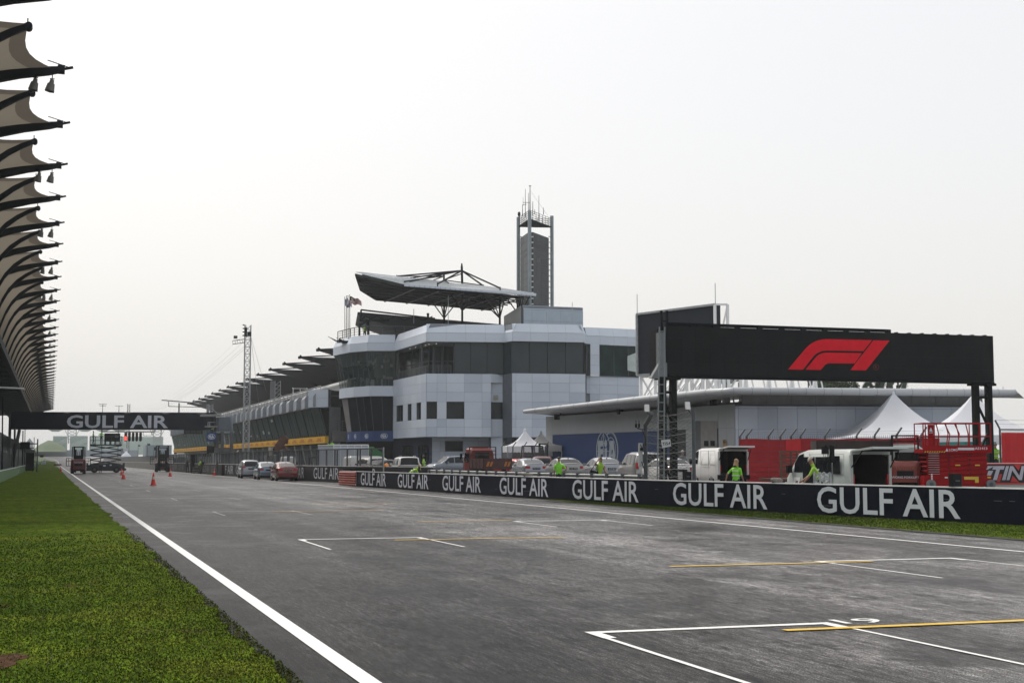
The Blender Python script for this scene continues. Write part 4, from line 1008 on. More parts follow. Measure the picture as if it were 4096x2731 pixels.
# ---- flag poles
flags = [(1379, 1190, 182, 'white flag with blue device hanging at the back', (0.30, 0.34, 0.42)), (1386, 1185, 181, 'pale flag hanging folded behind the striped one', (0.55, 0.57, 0.62)), (1392, 1184, 180, None, None), (1398.5, 1181, 179, 'red and white striped flag with blue corner flying furthest right', None)]
for i, (u_, v_, d_, lab, col) in enumerate(flags):
    a = W(u_ + 1, 1345, d_); c = W(u_, v_, d_)
    pn = ['leftmost', 'second from left', 'second from right', 'rightmost'][i]
    t = thing('flagpole', 'thin grey flagpole on the drum terrace, ' + pn + ' of the four', 'flagpole', a, 0, 'flagpoles on the drum terrace')
    b = B(steel2); b.cyl((a.x, a.y, ZP1 - .2), c, .055, .035, 6); b.lathe([(0, .1), (.07, .05), (.07, 0), (0, 0)], 8, c); b.obj('pole', t)
    if lab:
        t = thing('flag', lab, 'flag', c, 0)
        b = B(); nx_, nz_ = 14, 9; L = 1.55 if i == 3 else .7; Hh = 1.0
        blue = M('flag_blue', (0.02, 0.02, 0.09), .8); redf = M('flag_red', (0.33, 0.03, 0.04), .8); wf = M('flag_white', (0.62, 0.62, 0.62), .8); yf = M('flag_yellow', (.6, .42, .05), .8)
        for p_ in range(nx_):
            for r_ in range(nz_):
                if i == 3: b.use(blue if p_ < 6 and r_ < 5 and not (2 <= p_ < 4 and 1 < r_ < 4) else yf if p_ < 6 and r_ < 5 else (redf if r_ % 2 == 0 else wf))
                else: b.use(M('flag_pale_%d' % i, col, .8))
                def fp(p2, r2):
                    s_ = p2 / nx_; dr = (0.45 * s_ ** 1.2 if i == 3 else .6 * s_) ; 
                    return (c.x + L * s_ * .97, c.y + .16 * math.sin(s_ * 9 + r2 * .3) - .1, c.z - .15 - Hh * r2 / nz_ * (1 - .35 * s_) - dr + .08 * math.sin(s_ * 11))
                b.sm = True; b.quad(fp(p_, r_), fp(p_, r_ + 1), fp(p_ + 1, r_ + 1), fp(p_ + 1, r_))
        b.obj('flag_cloth', t)

# ---- scoreboard tower
st_ = thing('scoreboard_tower', 'tall three-column scoreboard tower with railed top platform and aerials', 'tower', (60, 180, 17))
sc = lambda x, y, d: W(2000 + x * .3444, 720 + y * .3444, d)
cols = [(213, 432, 184), (343, 365, 178), (602, 418, 184.5)]
colm = M('tower_column', (0.22, 0.26, 0.28), 0.45)
base_xy = []
for x, y, d in cols:
    tp_ = sc(x, y, d); b = B(colm); b.cyl((tp_.x, tp_.y, 16.5), tp_, .235, n=20); base_xy.append(tp_); b.obj('column', st_)
    b = B(whitep)
    zb0 = sc(x, 1440, d).z; zb9 = sc(x, 660, d).z
    for k in range(13):
        z = zb0 + (zb9 - zb0) * k / 12; s_ = -1 if x == 602 else 1; b.cyl((tp_.x + s_ * .2, tp_.y, z), (tp_.x + s_ * .48, tp_.y - .1, z), .075, n=8)
    b.obj('bracket', st_)
brd = M('scoreboard_face', (0.030, 0.038, 0.043), 0.6, 0, .2, 1.2); seg = M('segment_outline', (0.16, 0.17, 0.18), .6); seg2 = M('segment_dim', (0.075, 0.085, 0.09), .6)
def face(u0, v0, d0, u1, v1, d1, sm_, nm):
    a = sc(u0, v0, d0); c = sc(u1, v1, d1); b = B(brd); zt_ = (a.z + c.z) / 2; zb_ = 16.9; 
    d = Vector((c.x - a.x, c.y - a.y, 0)).normalized(); nr = Vector((d.y, -d.x, 0)); th_ = nr * -.4
    A_ = Vector((a.x, a.y, 0)); C_ = Vector((c.x, c.y, 0)); Z = lambda p_, z: Vector((p_.x, p_.y, z))
    b.hexa([Z(A_, zb_), Z(C_, zb_), Z(C_ + th_, zb_), Z(A_ + th_, zb_)], [Z(A_, zt_), Z(C_, zt_), Z(C_ + th_, zt_), Z(A_ + th_, zt_)]); o = b.obj(nm, st_)
    b = B(sm_); pitch = (zt_ - zb_) / 14.2; L = (C_ - A_).length
    def P(x, z): q = A_ + (C_ - A_) * x + nr * .03; return Vector((q.x, q.y, z))
    for r_ in range(14):
        z1 = zt_ - .2 - r_ * pitch; z0 = z1 - pitch * .78
        if r_ == 2:
            text_quad(b, 'Pos', P(.14, z0 + .2), P(.34, z0 + .2), P(.14, z1 - .1)); text_quad(b, 'Car No', P(.58, z0 + .2), P(.94, z0 + .2), P(.58, z1 - .1)); continue
        nd = 4 if r_ == 1 else 3
        for q in range(nd):
            x1 = .96 - q * .15; x0 = x1 - .125
            for (xa, xb, za, zb2) in ((x0, x0 + .02, z0, z1), (x1 - .02, x1, z0, z1), (x0, x1, z1 - .1, z1), (x0, x1, z0, z0 + .1), (x0, x1, (z0 + z1) / 2 - .05, (z0 + z1) / 2 + .05)):
                b.quad(P(xa, za), P(xb, za), P(xb, zb2), P(xa, zb2))
        tx = 'LAP' if r_ == 0 else 'TIME' if r_ == 1 else str(r_ - 2)
        w_ = .22 if r_ == 0 else .26 if r_ == 1 else .04 if r_ < 12 else .09
        text_quad(b, tx, P(.22 - w_ / 2 + .02, z0 + .12), P(.22 + w_ / 2 + .02, z0 + .12), P(.22 - w_ / 2 + .02, z1 - .1))
    b.obj('segment_digits', o)
face(385, 625, 178.8, 567, 655, 183.6, seg2, 'right_board'); face(236, 660, 183.4, 322, 628, 179, seg, 'left_board')
b = B(steel)
tri = [Vector((q.x, q.y, 0)) for q in base_xy]; zpf = sc(480, 512, 182).z
cen = (tri[0] + tri[1] + tri[2]) / 3
for i in range(3):
    a, c = tri[i], tri[(i + 1) % 3]
    for z in (zpf, zpf + .28, zpf + .56, zpf + .84, zpf + 1.12): b.bar((a.x, a.y, z), (c.x, c.y, z), .04, .04 if z > zpf else .14)
    for k in range(1, 7): q = a.lerp(c, k / 7); b.bar((q.x, q.y, zpf), (q.x, q.y, zpf + 1.15), .04)
    b.bar((a.x, a.y, zpf), (cen.x, cen.y, zpf), .15); 
b.add([(q.x, q.y, zpf) for q in tri], [(0, 1, 2)])
b.obj('platform_railing', st_)
b = B(steel)
for (x, y0, y1, r) in ((349, 70, 365, .08), (295, 105, 430, .05), (330, 150, 420, .05), (262, 290, 420, .06), (381, 250, 410, .06), (452, 180, 480, .05), (403, 340, 400, .05), (506, 320, 400, .05), (268, 200, 300, .03)):
    b.cyl(sc(x, y1, 181), sc(x, y0, 181), r, r * .5, 5)
b.bar(sc(262, 290, 181), sc(310, 284, 181), .05); b.bar(sc(270, 262, 181), sc(345, 264, 181), .05); b.lathe([(0, .1), (.2, 0), (0, -.05)], 8, sc(349, 72, 181)); 
b.bar(sc(355, 130, 181), sc(555, 415, 183), .015); b.obj('aerial', st_)
b = B(steel); q = sc(222, 410, 184); b.lathe([(0, .5), (.18, .35), (.2, 0), (.08, -.2), (0, -.25)], 8, q); b.cyl(q + Vector((0, 0, -.8)), q, .04, n=5); b.obj('camera_head', st_)

# ================================================================== PIT BUILDING
pbld = thing('pit_building', 'long pit building with leaning teal glazing, yellow fascia and a row of wing roofs', 'building', (40, 290, 0))
FX = 34.6                                         # the facade plane
PY0, PY1, NB = 187.0, 432.0, 36
pglass = M('pit_glass', (0.020, 0.050, 0.048), 0.35, 0, 0.75, 0.5, spec=0.04, stretch=(1, 1.6, .35)); pglass2 = M('pit_glass_hazed', (0.045, 0.115, 0.105), 0.35, 0, 0.7, 0.5, spec=0.05, stretch=(1, 1.6, .35)); prand = random.Random(5)
bay = (PY1 - PY0) / NB
cols_pb = []
gint = M('interior_haze', (0.03, 0.05, 0.05), .8)
for k in range(NB):
    y0 = PY0 + k * bay; y1 = y0 + bay; gap = False
    b = B(dhl_y); x = FX - 0.35
    b.hexa([(x + .10, y0 + .04, 3.85), (x, y1 - .04, 3.85), (x + .5, y1 - .04, 3.85), (x + .6, y0 + .04, 3.85)], [(x + .10, y0 + .04, 4.78), (x, y1 - .04, 4.78), (x + .5, y1 - .04, 4.78), (x + .6, y0 + .04, 4.78)])
    o = b.obj('yellow_fascia', pbld)
    b = B(dhl_r)
    A_ = Vector((x, y1, 0)); xx = x - .01
    # mark: red slanted letters, read from the track (left is far)
    yc = (y0 + y1) / 2
    text_quad(b, 'DHL', (xx - .02, yc + 1.5, 4.12), (xx, yc - 1.5, 4.12), (xx - .02, yc + 1.5, 4.56), off=0.03, shear=0.3, push=0.04)
    for q in range(3): b.box(xx - .05, xx - .03, yc + 1.7, yc + 2.3, 4.12 + q * .07, 4.15 + q * .07); b.box(xx - .03, xx - .01, yc - 2.3, yc - 1.7, 4.12 + q * .07, 4.15 + q * .07)
    b.obj('fascia_lettering', o)
    # leaning glass with fins
    b = B(pglass if y0 < 320 else pglass2); xt, xb = 33.5, FX  # far bays use a paler glass copy with the haze painted in
    for j in range(3):
        ya, yb = y0 + bay * j / 3, y0 + bay * (j + 1) / 3; jit = 0.12 * ((k * 3 + j) % 3)
        b.quad((xb, yb, 4.78), (xb + .1, ya, 4.78), (xt + .16 + jit * .3, ya, 8.7), (xt + jit * .3, yb, 8.7))
    o = b.obj('leaning_glazing', pbld)
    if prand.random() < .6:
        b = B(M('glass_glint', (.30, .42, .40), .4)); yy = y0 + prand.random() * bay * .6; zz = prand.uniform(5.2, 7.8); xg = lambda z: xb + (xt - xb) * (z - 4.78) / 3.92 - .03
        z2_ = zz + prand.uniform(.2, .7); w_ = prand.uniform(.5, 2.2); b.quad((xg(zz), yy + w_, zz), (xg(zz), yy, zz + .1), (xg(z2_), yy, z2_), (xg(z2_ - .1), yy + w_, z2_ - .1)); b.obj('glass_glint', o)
    b = B(steel)
    b.bar((xb - .02, y0, 4.78), (xt - .02, y0, 8.7), .07)
    for j in range(4): b.bar((xb - .04, y0 + bay * j / 4, 4.78), (xb - .05, y0 + bay * j / 4, 5.75), .05)
    b.bar((xb - .05, y0, 5.75), (xb - .05, y1, 5.75), .05)
    b.obj('mullion', o)
    # stepped parapet
    b = B(M('parapet_grey', (.27, .30, .34), .5)); xn, xf = 32.75, 33.35
    b.hexa([(xn, y0 + .05, 8.65), (xf, y1 - .03, 8.65), (34.4, y1 - .03, 8.65), (34.4, y0 + .05, 8.65)], [(xn, y0 + .05, 10.0), (xf, y1 - .03, 10.0), (34.4, y1 - .03, 10.0), (34.4, y0 + .05, 10.0)])
    b.hexa([(xn, y0 + .05, 10.0), (xf, y1 - .03, 10.0), (34.4, y1 - .03, 10.0), (34.4, y0 + .05, 10.0)], [(xn + .3, y0 + .05, 10.4), (xf + .3, y1 - .03, 10.4), (34.4, y1 - .03, 10.4), (34.4, y0 + .05, 10.4)]); b.obj('parapet', pbld)
    # leaning column
    b = B(M('column_grey', (0.26, 0.28, 0.30), .6)); b.hexa([(FX + .9, y0 - .15, 0), (FX + 1.5, y0 - .15, 0), (FX + 1.5, y0 + .35, 0), (FX + .9, y0 + .35, 0)], [(FX + .1, y0 - .5, 3.85), (FX + 1.6, y0 - .5, 3.85), (FX + 1.6, y0 + .7, 3.85), (FX + .1, y0 + .7, 3.85)]); b.obj('column', pbld)
b = B(M('garage_blue', (0.012, 0.022, 0.045), .6)); 
for k in range(NB): b.box(FX + 4.0, FX + 4.2, PY0 + k * bay + .6, PY0 + (k + 1) * bay - .6, 0, 3.0)
b.obj('garage_shutter', pbld)
b = B(dark); b.box(FX + 4.3, FX + 4.6, PY0, PY1, 0, 3.9); b.box(FX, FX + 4.4, PY0, PY1, 3.7, 3.84); b.box(FX + 1.5, FX + 1.7, PY0, PY1, 4.95, 8.6)
b.box(FX + 10, FX + 10.3, PY0 - 4, PY1, 8.7, 17.0); b.box(FX + 30, FX + 30.4, PY0 - 4, PY1, 0, 17.0); b.box(FX - .2, FX + 30, PY1 - .2, PY1, 0, 9.5)
b.obj('inner_wall', pbld)
b = B(M('terrace_deck', (.12, .12, .12), .8)); b.box(33.4, FX + 12, PY0, PY1, 10.05, 10.2); b.obj('terrace_deck', pbld)
# white slatted wall on the terrace
slat = fabric('white_slats', (0.80, 0.81, 0.80), .55)
b = B(slat); b2 = B(steel)
y = PY0 - 3
while y < 400:
    if not (239 < y < 247 or 292 < y < 297): b.quad((37.9, y + 1.15, 10.35), (38.05, y, 10.35), (38.05, y, 12.05), (37.9, y + 1.15, 12.05))
    y += 1.45
b.hexa([(37.6, PY0 - 3, 12.05), (38.6, PY0 - 3, 12.05), (38.6, 400, 12.05), (37.6, 400, 12.05)], [(37.9, PY0 - 3, 12.45), (38.6, PY0 - 3, 12.45), (38.6, 400, 12.45), (37.9, 400, 12.45)])
b.obj('slatted_wall', pbld)
b = B(steel)
for k in range(70): b.bar((38.3, PY0 - 3 + k * 3, 10.2), (38.3, PY0 - 3 + k * 3, 12.1), .1)
b.obj('slat_post', pbld)
railing('terrace_railing', pbld, [(33.9, 410), (33.9, PY0 + 1)], 10.45, 1.0, 3, 3.5, galv, .03)
b = B(galv)
for k in range(44):                               # slanted awning struts along the terrace
    y = 200 + k * 5; b.bar((32.2, y, 10.6), (35.0, y + .8, 11.35), .07); b.bar((35, y + .8, 11.35), (35, y + .8, 10.3), .06)
    if k % 2 == 0: b.bar((32.2, y, 10.6), (32.2, y + 4.0, 10.6), .06)
b.obj('awning_frame', pbld)
# near end: silver corner block, dark recess and grey wall
e0, e1 = PT(1234, 189, 1600), PT(1313, 187, 1600)
b = B(clad2); b.panel((*e0, 8.55), (*e1, 8.55), (*e1, 10.9), (*e0, 10.9), .05, .04, 2, 2); b.obj('corner_block', pbld)
b = B(joint); o2 = off([e0, e1], .05); b.hexa([(*o2[0], 8.5), (*o2[1], 8.5), (o2[1][0] + 2, o2[1][1] + 5, 8.5), (o2[0][0] + 2, o2[0][1] + 5, 8.5)], [(*o2[0], 10.9), (*o2[1], 10.9), (o2[1][0] + 2, o2[1][1] + 5, 10.9), (o2[0][0] + 2, o2[0][1] + 5, 10.9)]); b.obj('block_core', pbld)
e2, e3, e4 = PT(1316, 187, 1700), PT(1362, 189, 1700), PT(1400, 190, 1700)
b = B(M('grey_render', (0.20, 0.22, 0.23), .7)); b.quad((*e2, 0), (*e3, 0), (*e3, 8.6), (*e2, 8.6)); b.obj('end_wall', pbld)
b = B(dark); b.quad((*e3, 0), (*e4, 0), (*e4, 10.9), (*e3, 10.9)); q0 = PT(1312, 188.5); q1 = PT(1392, 190.5); b.quad((*q0, 8.6), (*q1, 8.6), (*q1, 10.8), (*q0, 10.8)); b.obj('recess', pbld)
q0, q1 = PT(1332, 184, 1750), PT(1385, 184.5, 1750); b = B(M('balcony_grey', (.10, .10, .098), .7)); b.hexa([(*q0, 4.0), (*q1, 4.0), (q1[0] + .5, q1[1] + 3, 4.0), (q0[0] + .5, q0[1] + 3, 4.0)], [(*q0, 5.35), (*q1, 5.35), (q1[0] + .5, q1[1] + 3, 5.35), (q0[0] + .5, q0[1] + 3, 5.35)]); b.obj('balcony', pbld)
railing('balcony_railing', pbld, [PT(1350, 184.2, 1720), PT(1389, 184.6, 1720)], 5.35, 1.3, 4, .6, steel2)
# wing roofs
wt = W(1288, 1404, 195)
for k in range(-1, 14):
    yc = wt.y + 15.1 * k; z = 16.6; x0 = wt.x - .3
    b = B(und if k < 9 else M('roof_soffit_far', (0.06, 0.07, 0.078), .6))  # far wings get a paler soffit copy, haze put into the colour
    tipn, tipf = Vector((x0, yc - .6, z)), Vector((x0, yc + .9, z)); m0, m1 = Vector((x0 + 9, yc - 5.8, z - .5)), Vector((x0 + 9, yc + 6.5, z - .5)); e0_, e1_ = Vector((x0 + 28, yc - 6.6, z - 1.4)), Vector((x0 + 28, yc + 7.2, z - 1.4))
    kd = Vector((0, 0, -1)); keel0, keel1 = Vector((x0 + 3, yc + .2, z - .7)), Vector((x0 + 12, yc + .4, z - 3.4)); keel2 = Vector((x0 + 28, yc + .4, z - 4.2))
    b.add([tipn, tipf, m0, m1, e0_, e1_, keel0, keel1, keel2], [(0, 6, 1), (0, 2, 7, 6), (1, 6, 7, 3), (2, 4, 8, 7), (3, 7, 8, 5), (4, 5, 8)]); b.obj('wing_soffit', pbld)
    shtm2 = M('pit_roof_sheet', (.27, .28, .29), .5); rz1, rz2 = Vector((x0 + 8, yc + .3, z + .75)), Vector((x0 + 28, yc + .3, z + .2))
    b = B(shtm2); b.add([tipn, tipf, m0, m1, e0_, e1_, rz1, rz2], [(0, 2, 6), (1, 6, 3), (0, 6, 1), (2, 4, 7, 6), (3, 6, 7, 5)]); b.obj('wing_sheet', pbld)
    b = B(steel); b.bar(tipn, m0, .25); b.bar(m0, e0_, .25); b.bar(tipn + Vector((-.2, 0, .1)), tipf + Vector((-.2, 0, .1)), .35); b.bar(tipf + Vector((.2, 0, .2)), (x0 + 15, yc + 1.0, z + 1.25), .22); b.bar(tipf, tipf + Vector((0, 0, .5)), .2)
    b.cyl((x0 + 16, yc + .4, 10), (x0 + 16, yc + .4, z - 2.5), .3, n=8); b.bar((x0 + 16, yc + .4, 12), (x0 + 8, yc - 4, z - 1), .2); b.bar((x0 + 16, yc + .4, 12), (x0 + 8, yc + 5, z - 1), .2); b.obj('wing_framing', pbld)
b = B(und); b.box(wt.x + 12, wt.x + 40, PY0, 410, 14.6, 15.2); b.obj('rear_roof', pbld)
# far end open roof truss
q = W(660, 1618, 430); b = B(steel2); b.bar((q.x - 2, q.y - 14, q.z + .8), (q.x + 14, q.y - 14, q.z - .4), .3); b.bar((q.x, q.y - 14, q.z + .4), (q.x, q.y - 14, q.z - 1.0), .2); b.bar((q.x, q.y - 14, q.z - 1), (q.x + 12, q.y - 14, q.z - 1.2), .2); b.cyl((q.x + 3, q.y - 14, 0), (q.x + 3, q.y - 14, q.z), .22, n=8); b.obj('end_truss', pbld)

# screen board standing on the pit roof
def roof_board(lab, u0, u1, v0, v1, d, col=(0.17, 0.18, 0.19)):
    a = W(u0, v1, d); c = W(u1, v0, d)
    t = thing('screen_board', lab, 'screen', (a.x, a.y, a.z - 1)); b = B(M('board_back', col, .6)); b.box(a.x, c.x - .9, a.y, a.y + .3, a.z, c.z); b.obj('board_panel', t)
    b = B(galv); x1 = c.x; x0 = c.x - .9; n = 6; dz_ = (c.z - a.z + 1) / n
    for xx in (x0, x1): b.bar((xx, a.y, a.z - 1.2), (xx, a.y, c.z), .12)
    for k in range(n): z = a.z - 1 + k * dz_; b.bar((x0, a.y, z), (x1, a.y, z + dz_), .08); b.bar((x0, a.y, z), (x1, a.y, z), .08)
    b.bar((x1, a.y, a.z + 1), (x1 + 2.2, a.y, a.z - 1.3), .1); b.obj('support_truss', t)
roof_board('grey screen back with lattice support standing on the pit building terrace', 1082, 1124, 1523, 1600, 240)
roof_board('smaller far screen back with lattice support on the pit building roof', 826, 853, 1616, 1652, 330, (0.22, .24, .26))
b = thing('terrace_gazebo', 'small white glazed gazebo frame on the terrace near the control building', 'gazebo', (0, 0, 0)); a = W(1172, 1600, 205); c = W(1232, 1572, 205); b.location = (a.x, a.y, 10.2)
g = B(whitep)
for xx in (a.x, (a.x + c.x) / 2, c.x): g.bar((xx, a.y, 10.2), (xx, a.y, 11.9), .1)
for z in (11.1, 11.9): g.bar((a.x, a.y, z), (c.x, a.y, z), .1)
g.bar((a.x, a.y, 11.9), (a.x + .4, a.y + 3, 12.1), .1); g.bar((c.x, a.y, 11.9), (c.x + .4, a.y + 3, 12.1), .1); g.obj('frame', b)

# ================================================================== PIT WALL
PW = [(15.6, 470), (15.9, 400), (16.3, 286), (16.6, 230), (17.0, 180), (17.35, 150), (18.5, 113), (19.6, 103), (20.9, 94.5), (22.6, 87)]
pw = thing('pit_wall', 'low dark pit wall with repeated GULF AIR lettering behind the parked cars', 'wall', (17.5, 150, 0))
navy2 = M('charcoal_vinyl', (0.016, 0.018, 0.023), .5, 0, .15, .6); concw = M('bare_concrete_wall', (0.20, 0.20, 0.195), .8, 0, .15, .8)
def wallseg(b, pl_, s0, s1, z0, z1, th, n=6):
    for i in range(n):
        a, d = poly_at(pl_, s0 + (s1 - s0) * i / n); c, d2 = poly_at(pl_, s0 + (s1 - s0) * (i + 1) / n); na = Vector((-d.y, d.x)) * th; nc = Vector((-d2.y, d2.x)) * th
        za, zc = tz(a.y), tz(c.y)
        b.hexa([(a.x, a.y, z0 + za), (c.x, c.y, z0 + zc), (c.x + nc.x, c.y + nc.y, z0 + zc), (a.x + na.x, a.y + na.y, z0 + za)], [(a.x, a.y, z1 + za), (c.x, c.y, z1 + zc), (c.x + nc.x, c.y + nc.y, z1 + zc), (a.x + na.x, a.y + na.y, z1 + za)])
LPW = sum(math.hypot(PW[i + 1][0] - PW[i][0], PW[i + 1][1] - PW[i][1]) for i in range(len(PW) - 1))
b = B(navy2); b.use(concw); wallseg(b, PW, 0, LPW - 150, -.05, 1.17, .3, 12); b.use(navy2); wallseg(b, PW, LPW - 150, LPW, -.05, 1.17, .3, 30); b.obj('wall_face', pw)
b = B(whitep); wallseg(b, PW, 0, LPW, 1.172, 1.21, .3, 40); b.obj('coping', pw)
b = B(letter); b3 = B(M('faded_letter', (0.30, .31, .32), .6))
uL = [(1255, 1356), (1403, 1500), (1130, 1225), (1040, 1062), (965, 1000), (904, 934)]
for (ua_, ub_) in ((1256, 1357), (1402, 1505), (1164, 1217), (1028, 1105), (944, 1010)):
    s0 = poly_u(PW, ua_, 1890); s1 = poly_u(PW, ub_, 1890); text_poly(b, 'GULF AIR', PW, s0, s1, .22, 1.06, off=.0, push=.03)
s0 = poly_u(PW, 902, 1880); s1 = poly_u(PW, 934, 1880); text_poly(b, 'F AIR', PW, s0, s1, .22, 1.06, push=.03)
for (ua_, ub_) in ((690, 708), (715, 735), (748, 762), (812, 836), (845, 862)):
    s0 = poly_u(PW, ua_, 1870); s1 = poly_u(PW, ub_, 1870); text_poly(b3, 'GULF AIR', PW, s0, s1, .22, 1.0, push=.03)
b.obj('lettering', pw); b3.obj('faded_lettering', pw)
# mesh-screened fence standing on the wall
pf = thing('pit_wall_fence', 'fence of grey posts and see-through mesh standing on the pit wall', 'fence', (17.5, 150, 1.2))
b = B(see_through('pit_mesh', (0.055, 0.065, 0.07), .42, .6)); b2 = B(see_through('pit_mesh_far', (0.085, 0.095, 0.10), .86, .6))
L1 = LPW - 140
def fsheet(b, s0, s1, z0, z1, n, inset=.15):
    for i in range(n):
        a, d = poly_at(PW, s0 + (s1 - s0) * i / n); c, d2 = poly_at(PW, s0 + (s1 - s0) * (i + 1) / n); na = Vector((-d.y, d.x)) * inset
        b.quad((a.x + na.x, a.y + na.y, z0 + tz(a.y)), (c.x + na.x, c.y + na.y, z0 + tz(c.y)), (c.x + na.x, c.y + na.y, z1 + tz(c.y)), (a.x + na.x, a.y + na.y, z1 + tz(a.y)))
s_end = poly_u(PW, 1528, 1830)
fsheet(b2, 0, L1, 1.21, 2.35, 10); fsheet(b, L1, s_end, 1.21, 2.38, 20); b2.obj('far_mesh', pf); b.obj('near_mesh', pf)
s_ = L1; k = 0; npst = 0
while s_ < s_end + .05 and npst < 95:
    p_, d = poly_at(PW, s_); na = Vector((-d.y, d.x)) * .13; b = B(steel2); b.box(p_.x + na.x - .05, p_.x + na.x + .05, p_.y - .06, p_.y + .06, 1.2, 2.42); b.obj('post', pf); npst += 1
    s_ += 2.1 if k % 3 else .55; k += 1
b = B(steel2)
for i in range(60):
    a, d = poly_at(PW, L1 + (s_end - L1) * i / 60); c, d2 = poly_at(PW, L1 + (s_end - L1) * (i + 1) / 60); b.bar((a.x + .13, a.y, 2.4), (c.x + .13, c.y, 2.4), .08); 
b.obj('top_rail', pf)
q = W(1535, 1862, 95); pole('marker_pole', 'slim grey pole at the near end of the pit wall fence', 'pole', (q.x, q.y, 0), (q.x - .02, q.y, W(1533, 1788, 95).z), .055, galv)
# dark slab leaning on the wall, orange lamp
a = W(1372, 1893, 99); c = W(1556, 1868, 96); t = thing('foam_barrier', 'long black foam barrier lying along the near end of the pit wall', 'barrier', (a.x, a.y, 0)); b = B(black); b.hexa([(a.x, a.y, 0), (c.x, c.y, 0), (c.x + .3, c.y + 1, 0), (a.x + .3, a.y + 1, 0)], [(a.x, a.y, a.z + .35), (c.x, c.y, a.z + .45), (c.x + .3, c.y + 1, a.z + .45), (a.x + .3, a.y + 1, a.z + .35)]); b.obj('foam_block', t)
q = W(1546, 1862, 95.5); t = thing('warning_lamp', 'orange warning lamp on top of the black foam barrier', 'lamp', (q.x, q.y, q.z - .2)); b = B(M('amber_lens', (0.75, .25, .02), .3)); b.lathe([(0, .26), (.13, .2), (.16, 0), (.14, -.1)], 12, (0, 0, .12)); b.obj('lens', t, True); b = B(black); b.cyl((0, 0, -.25), (0, 0, .05), .08); b.obj('lamp_base', t, True)

# ================================================================== STARTER'S STAND
ss = thing('starter_stand', "marshal's stand on the pit wall with angled grey cabin and blue FIA board", 'tower', (W(880, 1850, 165).x, W(880, 1850, 165).y, 0))
def P5(u, v, d=165): return W(u, v, d)
gpan = M('cabin_grey', (0.22, 0.25, 0.30), .5)
b = B(gpan); a = [P5(875, 1724), P5(932, 1722), P5(928, 1666), P5(870, 1669)]; b.prism(a, (0.3, 2.2, 0)); b.obj('cabin', ss)
b = B(M('cabin_window', (0.13, .155, .18), .3)); a = [P5(881, 1720, 164.8), P5(925, 1719, 164.8), P5(921, 1668, 164.8), P5(877, 1670, 164.8)]; b.prism(a, (0, -.05, 0)); b.obj('window', ss)
b = B(galv); 
def slab(u0, u1, v, t_=.18, dd=3.0, d=164.5): a = P5(u0, v, d); c = P5(u1, v, d); b.hexa([(a.x, a.y, a.z - t_), (c.x, c.y, a.z - t_), (c.x, c.y + dd, a.z - t_), (a.x, a.y + dd, a.z - t_)], [(a.x, a.y, a.z), (c.x, c.y, a.z), (c.x, c.y + dd, a.z), (a.x, a.y + dd, a.z)])
slab(866, 938, 1724, .18); slab(810, 884, 1656, .2); slab(824, 870, 1703, .12, 1.5); b.obj('platform', ss)
b = B(galv)
for u_ in (832, 839, 866): b.bar(P5(u_, 1703), P5(u_, 1688), .07)
b.bar(P5(832, 1688), P5(866, 1688), .07)
for u_ in (877, 882, 895, 921): b.bar(P5(u_, 1790), P5(u_, 1777), .07)
b.bar(P5(877, 1777), P5(921, 1777), .07); b.bar(P5(894, 1735), P5(901, 1778), .12); b.bar(P5(914, 1735), P5(920, 1778), .12)
for k in range(6): b.bar(P5(896 + k, 1738 + 6.5 * k), P5(915 + k, 1738 + 6.5 * k), .05)
b.obj('railing', ss)
b = B(steel2)
for u_ in (889, 926): b.bar(P5(u_, 1812, 164.4), P5(u_, 1726, 164.4), .32)
b.bar(P5(868, 1790), P5(868, 1670), .3); b.bar(P5(860, 1800, 166), P5(860, 1660, 166), .2)
for k in range(8): b.bar(P5(870, 1735 + 7 * k, 166), P5(889, 1735 + 7 * k, 166), .1)
b.obj('frame', ss)
b = B(fia_blue); a = P5(826, 1764, 164.3); c = P5(867, 1728, 164.3); b.box(a.x, c.x, a.y - .05, a.y + .1, a.z, c.z); b.obj('blue_board', ss)
b = B(letter); small_fia(b, (a.x, a.y + .02), (c.x, a.y + .02), (a.z + c.z) / 2, .62, .5, .85); b.obj('board_lettering', ss)
b = B(black); a = P5(827, 1813, 164.2); c = P5(858, 1783, 164.2); b.box(a.x, c.x, a.y, a.y + .3, a.z, c.z); a = P5(860, 1786, 165.5); c = P5(868, 1730, 165.5); b.box(a.x, c.x, a.y, a.y + 1, a.z, c.z); b.obj('dark_screen', ss)
b = B(M('mesh_grey_panel', (.12, .13, .135), .6)); a = P5(858, 1813, 164.6); c = P5(930, 1790, 164.6); b.box(a.x, c.x, a.y, a.y + .2, a.z, c.z); b.obj('lower_screen', ss)
b = B(M('white_plinth', (.42, .46, .48), .6)); a = P5(854, 1860, 165); c = P5(885, 1812, 165); b.box(a.x, c.x, a.y, a.y + 2.5, 1.0, c.z); a2 = P5(932, 1812, 166.5); b.use(steel2); b.box(c.x, a2.x, a.y + 1.2, a.y + 2.5, 1.0, c.z); b.obj('plinth', ss)

